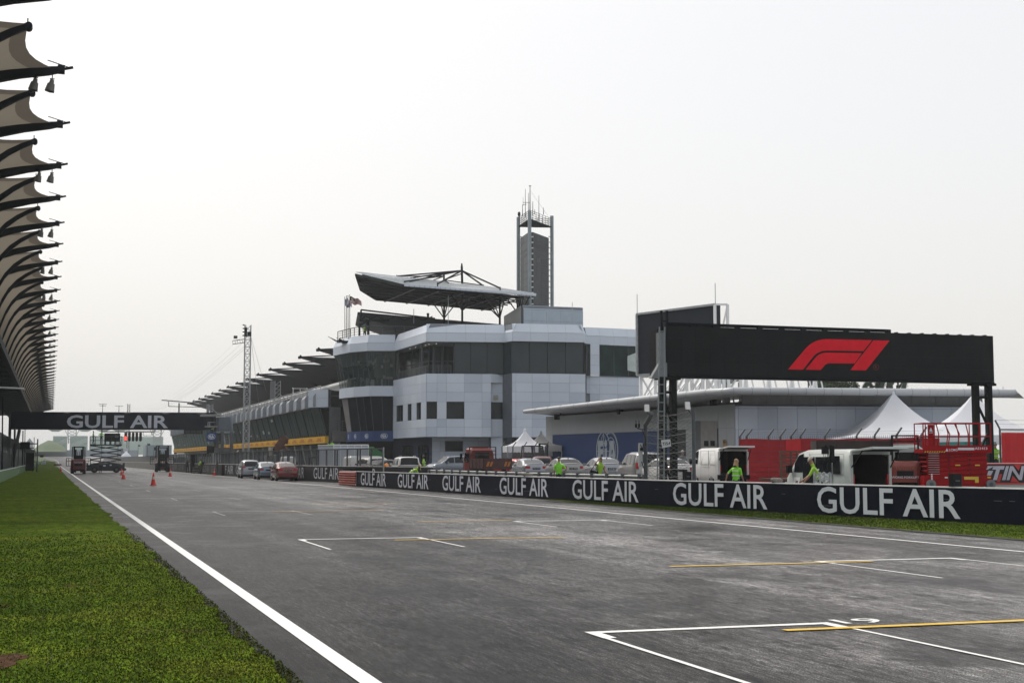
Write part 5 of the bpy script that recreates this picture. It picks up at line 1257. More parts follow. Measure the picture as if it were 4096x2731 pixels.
# ================================================================== LATTICE MASTS
def lattice(name, lab, cat, x, y, z0, z1, w, r=.05, seg_=None, mat=None, group=None, parent=None, pn='lattice'):
    t = parent or thing(name, lab, cat, (x, y, z0), 0, group)
    b = B(mat or galv); seg_ = seg_ or w; n = max(1, round((z1 - z0) / seg_)); h = w / 2
    cs = [(x - h, y - h), (x + h, y - h), (x + h, y + h), (x - h, y + h)]
    for c in cs: b.bar((*c, z0), (*c, z1), r * 2)
    for k in range(n):
        za = z0 + (z1 - z0) * k / n; zb_ = z0 + (z1 - z0) * (k + 1) / n
        for i in range(4):
            a, c = cs[i], cs[(i + 1) % 4]
            b.bar((*a, za), (*c, za), r * 1.3)
            b.bar((*a, za), (*c, zb_), r) if (k + i) % 2 == 0 else b.bar((*c, za), (*a, zb_), r)
            if i % 2 == 0: b.bar((*c, za), (*a, zb_), r) if (k + i) % 2 == 0 else b.bar((*a, za), (*c, zb_), r)
    b.obj(pn, t); return t
q = W(983.5, 1830, 203); q1 = W(993, 1300, 203)
lt_ = lattice('camera_mast', 'tall lattice mast with side arm and cables rising from the pit lane', 'mast', q.x, q.y, 0, q1.z, .82, .045, 1.05)
b = B(steel); z = W(993, 1336, 203).z; b.box(q.x - .5, q.x - .15, q.y - .5, q.y + .1, z - .4, z + .9); b.box(q.x - .1, q.x + .45, q.y - .5, q.y - .3, z - .35, z + .3)
for k in range(4): b.box(q.x - .75, q.x - .5, q.y - .2, q.y, z - .3 + k * .5, z - .15 + k * .5)
b.obj('winch_gear', lt_)
b = B(steel2); z = W(993, 1370, 203).z; 
for dy_ in (-.3, .3):
    for dz_ in (0, .5): b.bar((q.x - .4, q.y + dy_, z + dz_), (q.x - 2.2, q.y + dy_ - .8, z - .35 + dz_), .06)
for k in range(6): t_ = k / 5; b.bar((q.x - .4 - 1.8 * t_, q.y - .8 * t_ - .3, z - .35 * t_), (q.x - .4 - 1.8 * t_, q.y - .8 * t_ + .3, z + .5 - .35 * t_), .05)
b.box(q.x - 2.1, q.x - 1.6, q.y - 1.2, q.y - .8, z + .45, z + .85); b.obj('side_arm', lt_)
fm = W(515, 1622, 640)
cbl = thing('cable_run', 'thin cables sagging from the lattice mast away over the track', 'cable', (q.x, q.y, 0))
cabm = M('cable_grey', (.3, .3, .3), .6)
for i, (dz_, fz) in enumerate(((-1.3, 1.6), (-2.3, 0), (-3.1, -1), (-3.5, -2))):
    b = B(cabm); a = Vector((q.x - .5, q.y, q1.z + dz_)); c = Vector((fm.x, fm.y, fm.z + fz * .5)); pts = []
    for k in range(31): t_ = k / 30; p_ = a.lerp(c, t_); p_.z -= 4 * 5.0 * t_ * (1 - t_); pts.append(p_)
    b.tube(pts, .010 + .006 * (i > 0), 4); b.obj('cable', cbl)
b = B(cabm); b.tube([(q.x + .45, q.y, q1.z - 1.6), (q.x + 3.2, q.y + 3, 11.5)], .02, 4); b.tube([(q.x + .45, q.y, q1.z - 1.6), (q.x + 2.2, q.y + 2, 8)], .02, 4); b.obj('cable', cbl)
lattice('camera_mast', 'far lattice mast top showing just above the gantry banner', 'mast', fm.x, fm.y, 3, fm.z + .8, 1.05, .09, 1.6, steel2)
for (u_, v_, lab, rows_) in ((411, 1612, 'far floodlight mast with two rows of lamps, above the banner lettering', 2), (476, 1620, 'far floodlight mast with one row of lamps, above the banner lettering', 1)):
    a = W(u_, v_ + 4, 760); t = thing('floodlight_mast', lab, 'mast', (a.x, a.y, 3)); b = B(steel2); b.cyl((a.x, a.y, 3), a, .28, .16, 8); b.obj('pole', t)
    b = B(steel)
    for r_ in range(rows_):
        w = 1.9 - .3 * r_; b.bar((a.x - w, a.y, a.z - r_ * .9), (a.x + w, a.y, a.z - r_ * .9 - .1), .12)
        for k in range(6): xx = a.x - w + 2 * w * k / 5; b.box(xx - .17, xx + .17, a.y - .3, a.y, a.z - r_ * .9, a.z - r_ * .9 + .28)
    b.obj('lamp_row', t)

# ================================================================== FAR END OF THE STRAIGHT
def farbox(name, lab, cat, u0, u1, v0, v1, d, mat, deep=20, ribs=0, extra=None):
    a = W(u0, v1, d); c = W(u1, v0, d); t = thing(name, lab, cat, ((a.x + c.x) / 2, a.y, a.z))
    b = B(mat); b.box(a.x, c.x, a.y, a.y + deep, a.z - 1.0, c.z); b.obj('wall', t)
    if ribs:
        b = B(M('cladding_rib', (.42, .52, .49), .6)); n = ribs
        for k in range(n): xx = a.x + (c.x - a.x) * (k + .5) / n; b.box(xx - .12, xx + .12, a.y - .3, a.y - .05, a.z, c.z)
        b.obj('rib', t)
    if extra: extra(t, a, c)
    return t
mint = M('mint_cladding', (0.24, 0.38, 0.34), .6); mint2 = M('mint_cladding_pale', (0.36, 0.46, 0.43), .6)  # base colours made paler so distance haze is painted in
def swoosh(t, a, c):
    b = B(M('pale_swoosh', (.58, .62, .60), .6)); w = c.x - a.x; h = c.z - a.z
    b.add([(a.x, a.y - .1, a.z + .05 * h), (a.x, a.y - .1, a.z + .45 * h), (a.x + .97 * w, a.y - .1, a.z + .92 * h), (a.x + .97 * w, a.y - .1, a.z + .6 * h)], [(0, 1, 2, 3)]); b.obj('painted_swoosh', t)
    b = B(mint2)
    for k in range(24): xx = a.x + w * (k + .5) / 24; b.box(xx - w / 60, xx + w / 60, a.y, a.y + 1, c.z, c.z + .5)
    b.obj('parapet', t)
farbox('distant_stand', 'mint green hangar-like stand wall with pale swoosh, left one at the end of the straight', 'building', 211, 270, 1746, 1800, 930, mint, ribs=22, extra=swoosh)
farbox('distant_stand', 'mint green stand wall with pale swoosh, second from left at the end of the straight', 'building', 280, 352, 1745, 1800, 935, mint, ribs=26, extra=swoosh)
farbox('distant_stand', 'wide hazy mint stand wall behind the start lights and light tower', 'building', 360, 660, 1745, 1812, 940, mint2, ribs=0)
farbox('distant_screen', 'pale grey framed screen beside the far mint stand', 'screen', 197, 211, 1764, 1795, 900, M('far_grey', (.20, .23, .26), .6), 2)
farbox('distant_barrier', 'long hazy blue-grey fence line closing the far end of the straight', 'fence', 131, 560, 1799, 1829, 900, M('blue_grey_fence', (.19, .24, .28), .8), .5)  # pale fence colour carries part of the distance haze
farbox('distant_building', 'plain blue-grey box building beyond the pit wall', 'building', 582, 690, 1779, 1826, 520, M('blue_grey_box', (.20, .26, .29), .7), 16)
farbox('distant_building', 'small grey house with pitched roof behind the hanging screen', 'building', 80, 132, 1768, 1795, 760, M('pale_house', (.42, .43, .46), .7), 12, extra=lambda t, a, c: B(M('pale_house_roof', (.36, .37, .41), .7)).prism([(a.x + 3, a.y - .1, c.z), (c.x, a.y - .1, c.z), ((a.x + c.x) / 2 + 1.5, a.y - .1, c.z + 2.2)], (0, 12, 0)).obj('gable_roof', t))
farbox('distant_building', 'flat blue-grey building at the far left edge beyond the fence', 'building', 8, 38, 1747, 1790, 520, M('blue_grey_flat', (.20, .25, .30), .7), 12)
# pylons and membranes of the far stand
ft = thing('distant_canopy', 'pale umbrella canopies on lattice pylons rising behind the far mint stand', 'canopy', W(300, 1800, 960))
for (u_, sc_) in ((288, 1), (628, 1.15)):
    q = W(u_, 1750, 955); b = B(M('pylon_pale', (.34, .36, .38), .6)); h = 2.2
    for s1_ in (-1, 1):
        for s2_ in (-1, 1): b.bar((q.x + s1_ * h, q.y + s2_ * h, q.z - 4), (q.x + s1_ * h * 1.3, q.y + s2_ * h, q.z + 8), .5)
    for k in range(6): b.bar((q.x - h, q.y - h, q.z - 3 + k * 2), (q.x + h, q.y - h, q.z - 1 + k * 2), .3); b.bar((q.x + h, q.y - h, q.z - 3 + k * 2), (q.x - h, q.y - h, q.z - 1 + k * 2), .3)
    b.bar((q.x - 2, q.y, q.z), (q.x - 6, q.y, q.z + 8), .35); b.bar((q.x + 2, q.y, q.z), (q.x + 6, q.y, q.z + 8), .35); b.obj('pylon', ft)
b = B(M('canopy_pale', (.42, .44, .45), .7))
for u_ in (222, 340, 412, 480, 700): 
    q = W(u_, 1722, 950); w = 14
    b.add([(q.x - w, q.y, q.z + 5), (q.x + w, q.y, q.z + 5), (q.x + 2, q.y + 3, q.z - .6), (q.x - 2, q.y + 3, q.z - .6), (q.x, q.y + 16, q.z + 6)], [(0, 1, 2, 3), (0, 3, 4), (1, 4, 2)])
b.obj('umbrella_membrane', ft)
# grassy hill
b = B(M('hill_grass', (.10, .13, .08), .95, 0, .3, .03, spec=.1)); rows = []
for j in range(10):
    r_ = []
    for i in range(26):
        u_ = 90 + i * 7; d = 860 + j * 9; top_v = np.interp(u_, [90, 130, 160, 172, 185, 195, 212, 240, 270], [1806, 1800, 1776, 1771, 1764, 1760, 1763, 1772, 1800]); v_ = 1806 - (1806 - top_v) * math.sin(min(1, j / 6) * math.pi / 2); p_ = W(u_, v_, d); r_.append((p_.x, p_.y, p_.z))
    rows.append(r_)
b.grid(rows); b.f = [f[::-1] for f in b.f]; tag(b.obj('hill'), kind='structure')
t = thing('marquee_tent', 'small white pointed tent far off behind the scissor lift', 'tent', W(503, 1826, 520)); b = B(tentm); q = W(503, 1812, 520); b.add([(q.x - 1.5, q.y, q.z - 1), (q.x + 1.9, q.y, q.z - 1), (q.x + 1.9, q.y + 3, q.z - 1), (q.x - 1.5, q.y + 3, q.z - 1), (q.x + .3, q.y + 1.5, q.z + .8)], [(0, 1, 4), (1, 2, 4), (2, 3, 4), (3, 0, 4)]); b.box(q.x - 1.5, q.x + 1.9, q.y, q.y + 3, q.z - 2.4, q.z - 1); b.obj('canopy', t)
t = thing('round_sign', 'grey hoarding with shield emblem seen through the scissor arms', 'sign', W(505, 1803, 560)); b = B(M('hoarding_grey', (.13, .14, .15), .6)); a = W(482, 1808, 560); c = W(514, 1793, 560); b.box(a.x, c.x, a.y, a.y + .3, a.z, c.z); b.obj('board_face', t); b = B(letter); b.prism([(c.x - 1.9, a.y - .05, c.z), (c.x, a.y - .05, c.z), (c.x, a.y - .05, c.z - 1), (c.x - .95, a.y - .05, c.z - 1.9), (c.x - 1.9, a.y - .05, c.z - 1)], (0, -.05, 0)); b.use(MATS["hoarding_grey"]); text_quad(b, 'TAG', (c.x - 1.7, a.y - .12, c.z - .9), (c.x - .2, a.y - .12, c.z - .9), (c.x - 1.7, a.y - .12, c.z - .3)); b.obj('shield', t); b = B(steel2); b.bar((a.x + .3, a.y + .4, tz(a.y)), (a.x + .3, a.y + .4, c.z), .2); b.bar((c.x - .3, a.y + .4, tz(a.y)), (c.x - .3, a.y + .4, c.z), .2); b.obj('sign_post', t)
for i, (u_, v_, d, lab) in enumerate([(553, 1778, 430, 'curved lamp post standing behind the far pit wall, leftmost of the group'), (590, 1772, 330, 'lamp post with small head beside the second forklift'), (616, 1786, 330, 'short pole with black box beside the second forklift'), (631, 1780, 400, 'thin pole with small lamp above the second forklift')]):
    a = W(u_, v_, d); g0 = W(u_, 1850, d); t = thing('lamp_post', lab, 'lamp post', (a.x, a.y, 0)); b = B(steel2); b.cyl((a.x, a.y, 0), a, .09, .06, 6); b.obj('pole', t); b = B(steel); b.box(a.x + .05, a.x + .6, a.y - .1, a.y + .1, a.z - .5 - .3 * (i == 2), a.z - .1); b.obj('lamp_head', t)
# vehicles far down the pit lane roofs and small car on the far track
t = thing('recovery_truck', 'white truck with sloping bed behind the far pit wall', 'truck', W(690, 1822, 270)); a = W(672, 1826, 270); b = B(whitep); b.box(a.x, a.x + 1.8, a.y, a.y + 2, 2.0, a.z + .5); b.prism([(a.x + 1.8, a.y, 2.2), (a.x + 3.8, a.y, 2.2), (a.x + 2.9, a.y, 3.0), (a.x + 1.8, a.y, 2.9)], (0, 3, 0)); b.obj('body', t); b = B(black); b.box(a.x + 4.0, a.x + 8.2, a.y, a.y + 2.2, 2.3, 2.9); b.obj('bed_cover', t)
b = B(rubber)
for dx in (.4, 3, 6): b.cyl((a.x + dx, a.y - .1, .45), (a.x + dx, a.y + .2, .45), .45, n=12)
b.obj('wheel', t)

# ================================================================== LOW BUILDING WITH CURVED EAVE
fb_ = thing('scrutineering_building', 'low silver building with thick rounded eave and large blue FIA wall banner', 'building', (46, 95, 0))
Q0, Q1, Q2 = PT(2186, 120, 1700), PT(2940, 93, 1700), PT(3955, 95.2, 1650)
zg = 0.05; 
zt1 = W(2944, 1616, 93).z                          # underside of the eave recess at the corner
zw = zt1
b = B(clad3)
ul = us_of(Q0, Q1, [2204, 2214, 2400, 2600, 2705, 2745, 2783, 2875, 2912]); 
vrow = [0, .42, .70, 1]
SK = set()
us1 = [0] + us_of(Q0, Q1, [2192, 2213]) ; n_pan = 18
extra_u = us_of(Q0, Q1, [2706, 2745, 2783, 2805, 2875, 2912])
f0 = us1[-1]; us1 += [f0 + (extra_u[0] - f0) * k / n_pan for k in range(1, n_pan + 1)] + extra_u[1:] + [1]
nu_ = len(us1) - 1
vs1 = [0, .36, .705, 1]
doorL = len(us1) - 5                               # cell that holds the shutter door
for j in (0, 1):
    SK.add((1, j)) if j == 0 else None
    SK.add((us1.index(extra_u[0]), j)); SK.add((us1.index(extra_u[2]), j)); SK.add((us1.index(extra_u[3]), j))
b.panel((*Q0, zg), (*Q1, zg), (*Q1, zw), (*Q0, zw), .06, .03, us=us1, vs=vs1, skip=SK); b.obj('track_side_wall', fb_)
b = B(clad); b.panel((*Q1, zg), (*Q2, zg), (*Q2, zw - .12), (*Q1, zw - .12), .06, .035, us=[0, .012] + [.012 + .988 * k / 13 for k in range(1, 14)], vs=[0, .36, .70, .97, 1]); b.obj('front_wall', fb_)
Qb = [(Q0[0] + 22, Q0[1] + 3), (Q1[0] + 10, Q1[1] + 20), (Q2[0] + 2, Q2[1] + 22)]
b = B(joint); o2 = off([Q0, Q1, Q2], .04); wallr(b, o2, 0, o2, zw - .05); b.obj('wall_core', fb_)
b = B(clad3); b.quad((*Q2, zg), (Q2[0] + 1.5, Q2[1] + 20, zg), (Q2[0] + 1.5, Q2[1] + 20, zw), (*Q2, zw)); b.quad((Q0[0] + 12, Q0[1] + 1.5, zg), (*Q0, zg), (*Q0, zw), (Q0[0] + 12, Q0[1] + 1.5, zw)); b.obj('end_wall', fb_)
# recessed dark band under the eave
r0, r1, r2 = off([Q0, Q1, Q2], .9)
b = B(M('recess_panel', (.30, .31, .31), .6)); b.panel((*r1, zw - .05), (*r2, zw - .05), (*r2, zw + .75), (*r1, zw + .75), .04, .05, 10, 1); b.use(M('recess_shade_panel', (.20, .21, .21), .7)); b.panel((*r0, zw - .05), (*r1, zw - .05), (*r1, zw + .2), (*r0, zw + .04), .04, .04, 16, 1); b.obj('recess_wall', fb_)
b = B(joint); wallr(b, off([r1, r2], .05), zw - .3, off([r1, r2], .05), zw + .75); b.quad((*r0, zw - .3), (*r1, zw - .3), (*r1, zw + .2), (*r0, zw + .04)); b.add([(*p_, zw - .02) for p_ in (Q0, Q1, Q2)] + [(*p_, zw - .02) for p_ in (r0, r1, r2)], [(0, 1, 4, 3), (1, 2, 5, 4)]); b.obj('recess_backing', fb_)
# eave: rounded nose sweeping round the corner, underside running back to the recess
E0, E1, E2 = W(2098, 1645, 119.5), W(2915, 1565, 89.5), W(4058, 1570, 92.5)
rr = .24
path = [(E0.x, E0.y, W(2098, 1646, 119.5).z, .16)]
for k in range(1, 13):
    t_ = k / 13; p_ = E0.lerp(E1, t_); path.append((p_.x, p_.y, E0.z + (W(2880, 1562, 90).z - E0.z) * t_ , .16 + (rr - .16) * min(1, t_ * 1.6)))
zE = W(2930, 1563, 89.5).z
for k, t_ in enumerate((.93, .97, 1.0)): pass
c1 = E0.lerp(E1, .985); path.append((c1.x, c1.y, zE - .03, rr)); c2 = E1.lerp(E2, .008); path.append((c2.x + .15, c2.y - .05, zE, rr))
for k in range(1, 17):
    t_ = .015 + .985 * k / 16; p_ = E1.lerp(E2, t_); path.append((p_.x, p_.y, zE + (W(4058, 1571, 92.5).z - zE) * t_, rr if k < 16 else .22))
path.append((E2.x + .25, E2.y, W(4058, 1571, 92.5).z, .05))
eavem = M('eave_metal', (0.40, 0.42, 0.44), .45, .1, .03, .3, spec=.6)
b = B(eavem); rows = []; NP = len(path)
for i, (x, y, z, r_) in enumerate(path):
    a = Vector(path[max(0, i - 1)][:2]); c = Vector(path[min(NP - 1, i + 1)][:2]); d = (c - a).normalized(); n_ = Vector((d.y, -d.x))
    row = []
    for k in range(13):
        th = math.pi * (-.5 + k / 12 * 1.25); row.append((x + n_.x * r_ * math.cos(th), y + n_.y * r_ * math.cos(th), z + r_ * math.sin(th)))
    rows.append(row)
b.grid(rows); b.obj('eave_nose', fb_)
b = B(joint)
for i in range(1, NP - 1, 1):                      # joints between the eave sections
    x, y, z, r_ = path[i]; a = Vector(path[i - 1][:2]); c = Vector(path[i + 1][:2]); d = (c - a).normalized(); n_ = Vector((d.y, -d.x))
    pts = [(x + n_.x * (r_ + .004) * math.cos(t_), y + n_.y * (r_ + .004) * math.cos(t_), z + (r_ + .004) * math.sin(t_)) for t_ in [math.pi * (-.5 + k / 8) for k in range(9)]]
    b = B(joint); b.tube(pts, .012, 4); b.obj('eave_joint', fb_)
b = B(M('eave_underside', (.52, .54, .57), .42, .2, .05, .3)); rows = []
for i, (x, y, z, r_) in enumerate(path):
    t_ = i / (NP - 1)
    if i <= 14: s_ = i / 14; q = (r0[0] + (r1[0] - r0[0]) * s_, r0[1] + (r1[1] - r0[1]) * s_)
    else: s_ = (i - 14) / (NP - 15); q = (r1[0] + (r2[0] - r1[0]) * s_, r1[1] + (r2[1] - r1[1]) * s_)
    zz_ = zw + .06 + .66 * sm(10, 15, i)
    rows.append([(x, y, z - r_), ((x + q[0]) / 2, (y + q[1]) / 2, (z - r_) * .5 + zz_ * .5 + .05), (q[0], q[1], zz_)])
b.grid(rows); b.obj('eave_underside', fb_)
b = B(eavem); rows = []
for i, (x, y, z, r_) in enumerate(path): rows.append([(x, y, z + r_ - .01), (x + 10, y + 12, z + r_ + .05)])
b.grid(rows); b.obj('roof_top', fb_)
# banner, door, signs
b = B(fia_blue); fa, fc = us_of(Q0, Q1, [2214, 2706], 1750); A_ = Vector((*Q0, 0)).lerp(Vector((*Q1, 0)), fa); C_ = Vector((*Q0, 0)).lerp(Vector((*Q1, 0)), fc); d = (C_ - A_).normalized(); nr = Vector((d.y, -d.x, 0))
zb1 = W(2214, 1723, 119).z; A2_ = A_ + nr * .09; C2_ = C_ + nr * .09; Z = lambda p_, z: Vector((p_.x, p_.y, z))
zb1 = zg + (zw - zg) * .70
b.hexa([Z(A_ + nr * .07, zg + .1), Z(C_ + nr * .07, zg + .1), Z(C2_, zg + .1), Z(A2_, zg + .1)], [Z(A_ + nr * .07, zb1), Z(C_ + nr * .07, zb1), Z(C2_, zb1), Z(A2_, zb1)]); b.obj('wall_banner', fb_)
b = B(M('emblem_pale', (.42, .48, .52), .6))
def bp(u, v):                                      # a point of the banner plane on a sight line
    r = ray(u, v); det = d.x * r[1] - d.y * r[0]; s_ = (r[0] * A2_.y - r[1] * A2_.x) / (r[1] * d.x - r[0] * d.y)
    p_ = A2_ + d * s_ + nr * .01; k = (p_.x * r[3] / r[0]) if False else math.hypot(p_.x, p_.y) / math.hypot(r[0], r[1]); return Vector((p_.x, p_.y, EYE + r[2] * k))
def eb(x, y): return bp(2300 + x * .12755, 1700 + y * .12755)
def ring_(cx, cy, rx, ry, w, t0=0, t1=360, n=48, b=b):
    vs = []; fs = []
    for i in range(n + 1):
        t_ = R(t0 + (t1 - t0) * i / n); vs.append(eb(cx + rx * math.cos(t_), cy - ry * math.sin(t_))); vs.append(eb(cx + (rx - w) * math.cos(t_), cy - (ry - w * 1.6) * math.sin(t_)))
    for i in range(n): fs.append((2 * i, 2 * i + 2, 2 * i + 3, 2 * i + 1))
    b.add(vs, fs)
ring_(892, 790, 222, 585, 22, 0, 360); ring_(1120, 800, 240, 605, 26, -95, 125); ring_(1120, 800, 165, 425, 14, -60, 110)
for k in range(26):                                # teeth inside the gear ring
    t_ = R(-85 + k * 7.6); 
    if t_ > R(112): break
    for sgn in (0,): 
        a = eb(1120 + 216 * math.cos(t_ - .03), 800 - 565 * math.sin(t_ - .03)); c = eb(1120 + 216 * math.cos(t_ + .03), 800 - 565 * math.sin(t_ + .03)); e_ = eb(1120 + 198 * math.cos(t_ + .02), 800 - 520 * math.sin(t_ + .02)); f_ = eb(1120 + 198 * math.cos(t_ - .02), 800 - 520 * math.sin(t_ - .02)); b.add([a, c, e_, f_], [(0, 1, 2, 3)])
def eline(pts, w=7):
    for (xa, ya), (xb_, yb_) in zip(pts, pts[1:]):
        dx, dy = xb_ - xa, yb_ - ya; L = math.hypot(dx, dy); nx_, ny_ = -dy / L * w, dx / L * w * 1.0; b.add([eb(xa + nx_, ya + ny_), eb(xb_ + nx_, yb_ + ny_), eb(xb_ - nx_, yb_ - ny_), eb(xa - nx_, ya - ny_)], [(0, 1, 2, 3)])
eline([(892, 260), (892, 1330)], 9); eline([(892, 260), (845, 380), (815, 520), (790, 800), (815, 1100), (892, 1320)], 6); eline([(892, 260), (940, 380), (970, 520), (990, 800), (970, 1100), (892, 1320)], 6); eline([(675, 815), (1100, 815)], 9); eline([(735, 435), (780, 500), (890, 575), (1000, 500), (1055, 425)], 6); eline([(700, 1130), (790, 1060), (890, 1040), (1000, 1060), (1080, 1130)], 6)
for poly in ([(720, 490), (880, 482), (882, 660), (805, 665), (805, 748), (880, 742), (880, 905), (812, 912), (815, 1160), (728, 1160)], [(932, 725), (1010, 715), (1010, 1160), (932, 1160)], [(1105, 485), (1215, 485), (1245, 800), (1195, 800), (1160, 750), (1150, 912), (1176, 912), (1195, 800), (1250, 800), (1285, 1160), (1195, 1160), (1185, 985), (1130, 985), (1115, 1160), (1045, 1160)]):
    b.add([eb(*p_) + nr * .008 for p_ in poly], [tuple(range(len(poly)))])
vs = [eb(967 + 43 * math.cos(R(t_)), 575 - 115 * math.sin(R(t_))) + nr * .008 for t_ in range(0, 360, 15)]; b.add(vs, [tuple(range(24))])
b.obj('wall_emblem', fb_)
def on_wall(u0, u1, v0, v1, mat, name, push=.08, parent=fb_):
    r_ = []
    for u_ in (u0, u1):
        f_ = us_of(Q0, Q1, [u_], 1750)[0]; r_.append(Vector((*Q0, 0)).lerp(Vector((*Q1, 0)), f_) + nr * push)
    dd_ = [p_.x * math.sin(PAN) + p_.y * math.cos(PAN) for p_ in r_]; b = B(mat)
    b.quad(Z(r_[0], W(u0, v1, dd_[0]).z), Z(r_[1], W(u1, v1, dd_[1]).z), Z(r_[1], W(u1, v0, dd_[1]).z), Z(r_[0], W(u0, v0, dd_[0]).z)); return b.obj(name, parent)
on_wall(2783, 2808, 1683, 1860, M('door_reveal', (.12, .13, .14), .7), 'door_reveal', .09)
sh = on_wall(2808, 2874, 1683, 1860, M('shutter_beige_grey', (.27, .265, .25), .6), 'shutter_door', .10)
for u_ in (2832, 2857): 
    o = on_wall(u_ - 10, u_ + 8, 1762, 1783, gdark, 'door_window', .12, fb_)
on_wall(2706, 2745, 1690, 1860, M('dark_doorway', (.045, .05, .05), .7), 'doorway', .05); on_wall(2192, 2212, 1764, 1860, M('dark_doorway2', (.02, .022, .025), .7), 'doorway', .05)
ns = on_wall(2897, 2911, 1757, 1785, M('sign_tan', (.42, .27, .14), .6), 'wall_sign', .12); b = B(black); f_ = us_of(Q0, Q1, [2904], 1750)[0]; p_ = Vector((*Q0, 0)).lerp(Vector((*Q1, 0)), f_) + nr * .13; z_ = W(2904, 1767, 94).z
vs = []
for i in range(20):
    t_ = 2 * math.pi * i / 20
    for q_ in (.14, .11): vs.append((p_.x + d.x * q_ * math.cos(t_), p_.y + d.y * q_ * math.cos(t_), z_ + q_ * math.sin(t_)))
b.add(vs, [(2 * i, 2 * ((i + 1) % 20), 2 * ((i + 1) % 20) + 1, 2 * i + 1) for i in range(20)]); b.bar(Z(p_ - d * .09, z_ + .09), Z(p_ + d * .09, z_ - .09), .02); b.bar(Z(p_ - d * .09, z_), Z(p_ + d * .09, z_), .03); b.obj('no_smoking_mark', ns)
for u_, v_, d_ in ((2228, 1666, 117), (2480, 1643, 108), (2852, 1610, 96)):
    b = B(steel); q = W(u_, v_, d_); b.box(q.x - .25, q.x + .15, q.y - .3, q.y, q.z - .25, q.z + .2); b.bar(q, q + Vector((.5, .2, .3)), .08); b.obj('wall_floodlight', fb_)
b = B(galv); q = W(4012, 1545, 93); b.cyl(q, q + Vector((0, 0, -.7)), .02, n=5); b.obj('lightning_rod', fb_)

# ================================================================== BACK SCREEN ON WHITE LATTICE
bs = thing('large_screen', 'tall blank dark screen on white lattice legs behind the low building', 'screen', (45, 105, 6))
P0 = W(2549, 1257, 112); ang = R(-18); dv = Vector((-math.sin(-ang) , -math.cos(ang), 0)); dv = Vector((math.sin(ang) * -1, -math.cos(ang), 0))
# walk towards the viewer until the column u=2862 is met
r = ray(2862, 1250); det = dv.x * r[1] - dv.y * r[0]; s_ = (P0.y * r[0] - P0.x * r[1]) / det
P1 = P0 + dv * s_; zT = P0.z; zB2 = W(2549, 1501, 112).z
scr = M('blank_screen', (0.012, 0.017, 0.025), .5, 0, .15, .6, spec=.2)
nrm = Vector((dv.y, -dv.x, 0)).normalized(); nrm = nrm if nrm.dot(-P0) > 0 else -nrm
b = B(scr); th_ = -nrm * .5; b.hexa([Z(P0, zB2), Z(P1, zB2), Z(P1 + th_, zB2), Z(P0 + th_, zB2)], [Z(P0, zT), Z(P1, zT), Z(P1 + th_, zT), Z(P0 + th_, zT)]); b.obj('screen_panel', bs)
b = B(galv); e_ = nrm * .06
for a, c in ((Z(P0, zB2), Z(P0, zT)), (Z(P0, zT), Z(P1, zT)), (Z(P1, zB2), Z(P1, zT)), (Z(P0, zB2), Z(P1, zB2))): b.bar(a + e_, c + e_, .16)
b.obj('screen_frame', bs)
b = B(whitep); pb_ = [P0 - nrm * .4, P1 - nrm * .4, P1 - nrm * 2.4, P0 - nrm * 2.4]; zl0 = 4.0
for k in range(6):
    a = P0.lerp(P1, k / 5) - nrm * .3; c = a - nrm * 2.2; b.bar(Z(a, zl0), Z(a, zB2), .2); b.bar(Z(c, zl0), Z(c, zB2), .2)
    if k < 5:
        a2 = P0.lerp(P1, (k + 1) / 5) - nrm * .3; c2 = a2 - nrm * 2.2
        for z0_ in (zl0, (zl0 + zB2) / 2): z1_ = z0_ + (zB2 - zl0) / 2; b.bar(Z(a, z0_), Z(a2, z1_), .12); b.bar(Z(a2, z0_), Z(a, z1_), .12); b.bar(Z(c, z0_), Z(c2, z1_), .12); b.bar(Z(a, z0_), Z(c, z1_), .1)
        b.bar(Z(a, zB2 - .1), Z(a2, zB2 - .1), .2); b.bar(Z(c, zB2 - .1), Z(c2, zB2 - .1), .2)
# frame continuing beyond the right edge and rear bracing
P2 = P1 - nrm * 2.2; rt = Vector((math.cos(PAN), -math.sin(PAN), 0)); P3 = P1 + rt * .9
for a in (P1 + e_, P3): b.bar(Z(a, zl0), Z(a, zT), .17)
for z0_ in (zT, zT - 4.0, zB2): b.bar(Z(P1, z0_), Z(P3, z0_), .14)
b.bar(Z(P1, zT - 4), Z(P3, zT), .12); b.bar(Z(P1, zB2), Z(P3, zT - 4), .12)
for k in range(9):
    a = P3 + rt * (k * .85); b.bar(Z(a, zl0), Z(a + rt * (.5 if k % 2 else -.5), zB2 + .2), .16); b.bar(Z(a + rt * .8, zl0), Z(a - rt * .2, zB2 + .2), .10)
b.obj('lattice_leg', bs)
b = B(galv); b.cyl(Z(P0, zT), Z(P0, zT + 1.6), .03, n=5); b.cyl(Z(P1, zT), Z(P1, zT + 1.6), .03, n=5); b.obj('lightning_rod', bs)
t = thing('rooftop_box', 'pair of grey equipment boxes on a frame above the low roof', 'equipment', W(2905, 1530, 110)); b = B(M('box_grey_green', (.24, .27, .26), .6)); q = W(2890, 1528, 110); b.box(q.x, q.x + .9, q.y, q.y + .8, q.z - .1, q.z + .8); b.box(q.x + 1.0, q.x + 1.6, q.y, q.y + .8, q.z + .1, q.z + .9); b.obj('box_body', t); b = B(steel2); b.bar((q.x + .3, q.y, q.z - 1.2), (q.x + .3, q.y, q.z), .1); b.bar((q.x + 1.4, q.y, q.z - 1.2), (q.x + 1.4, q.y, q.z), .1); b.obj('box_stand', t)

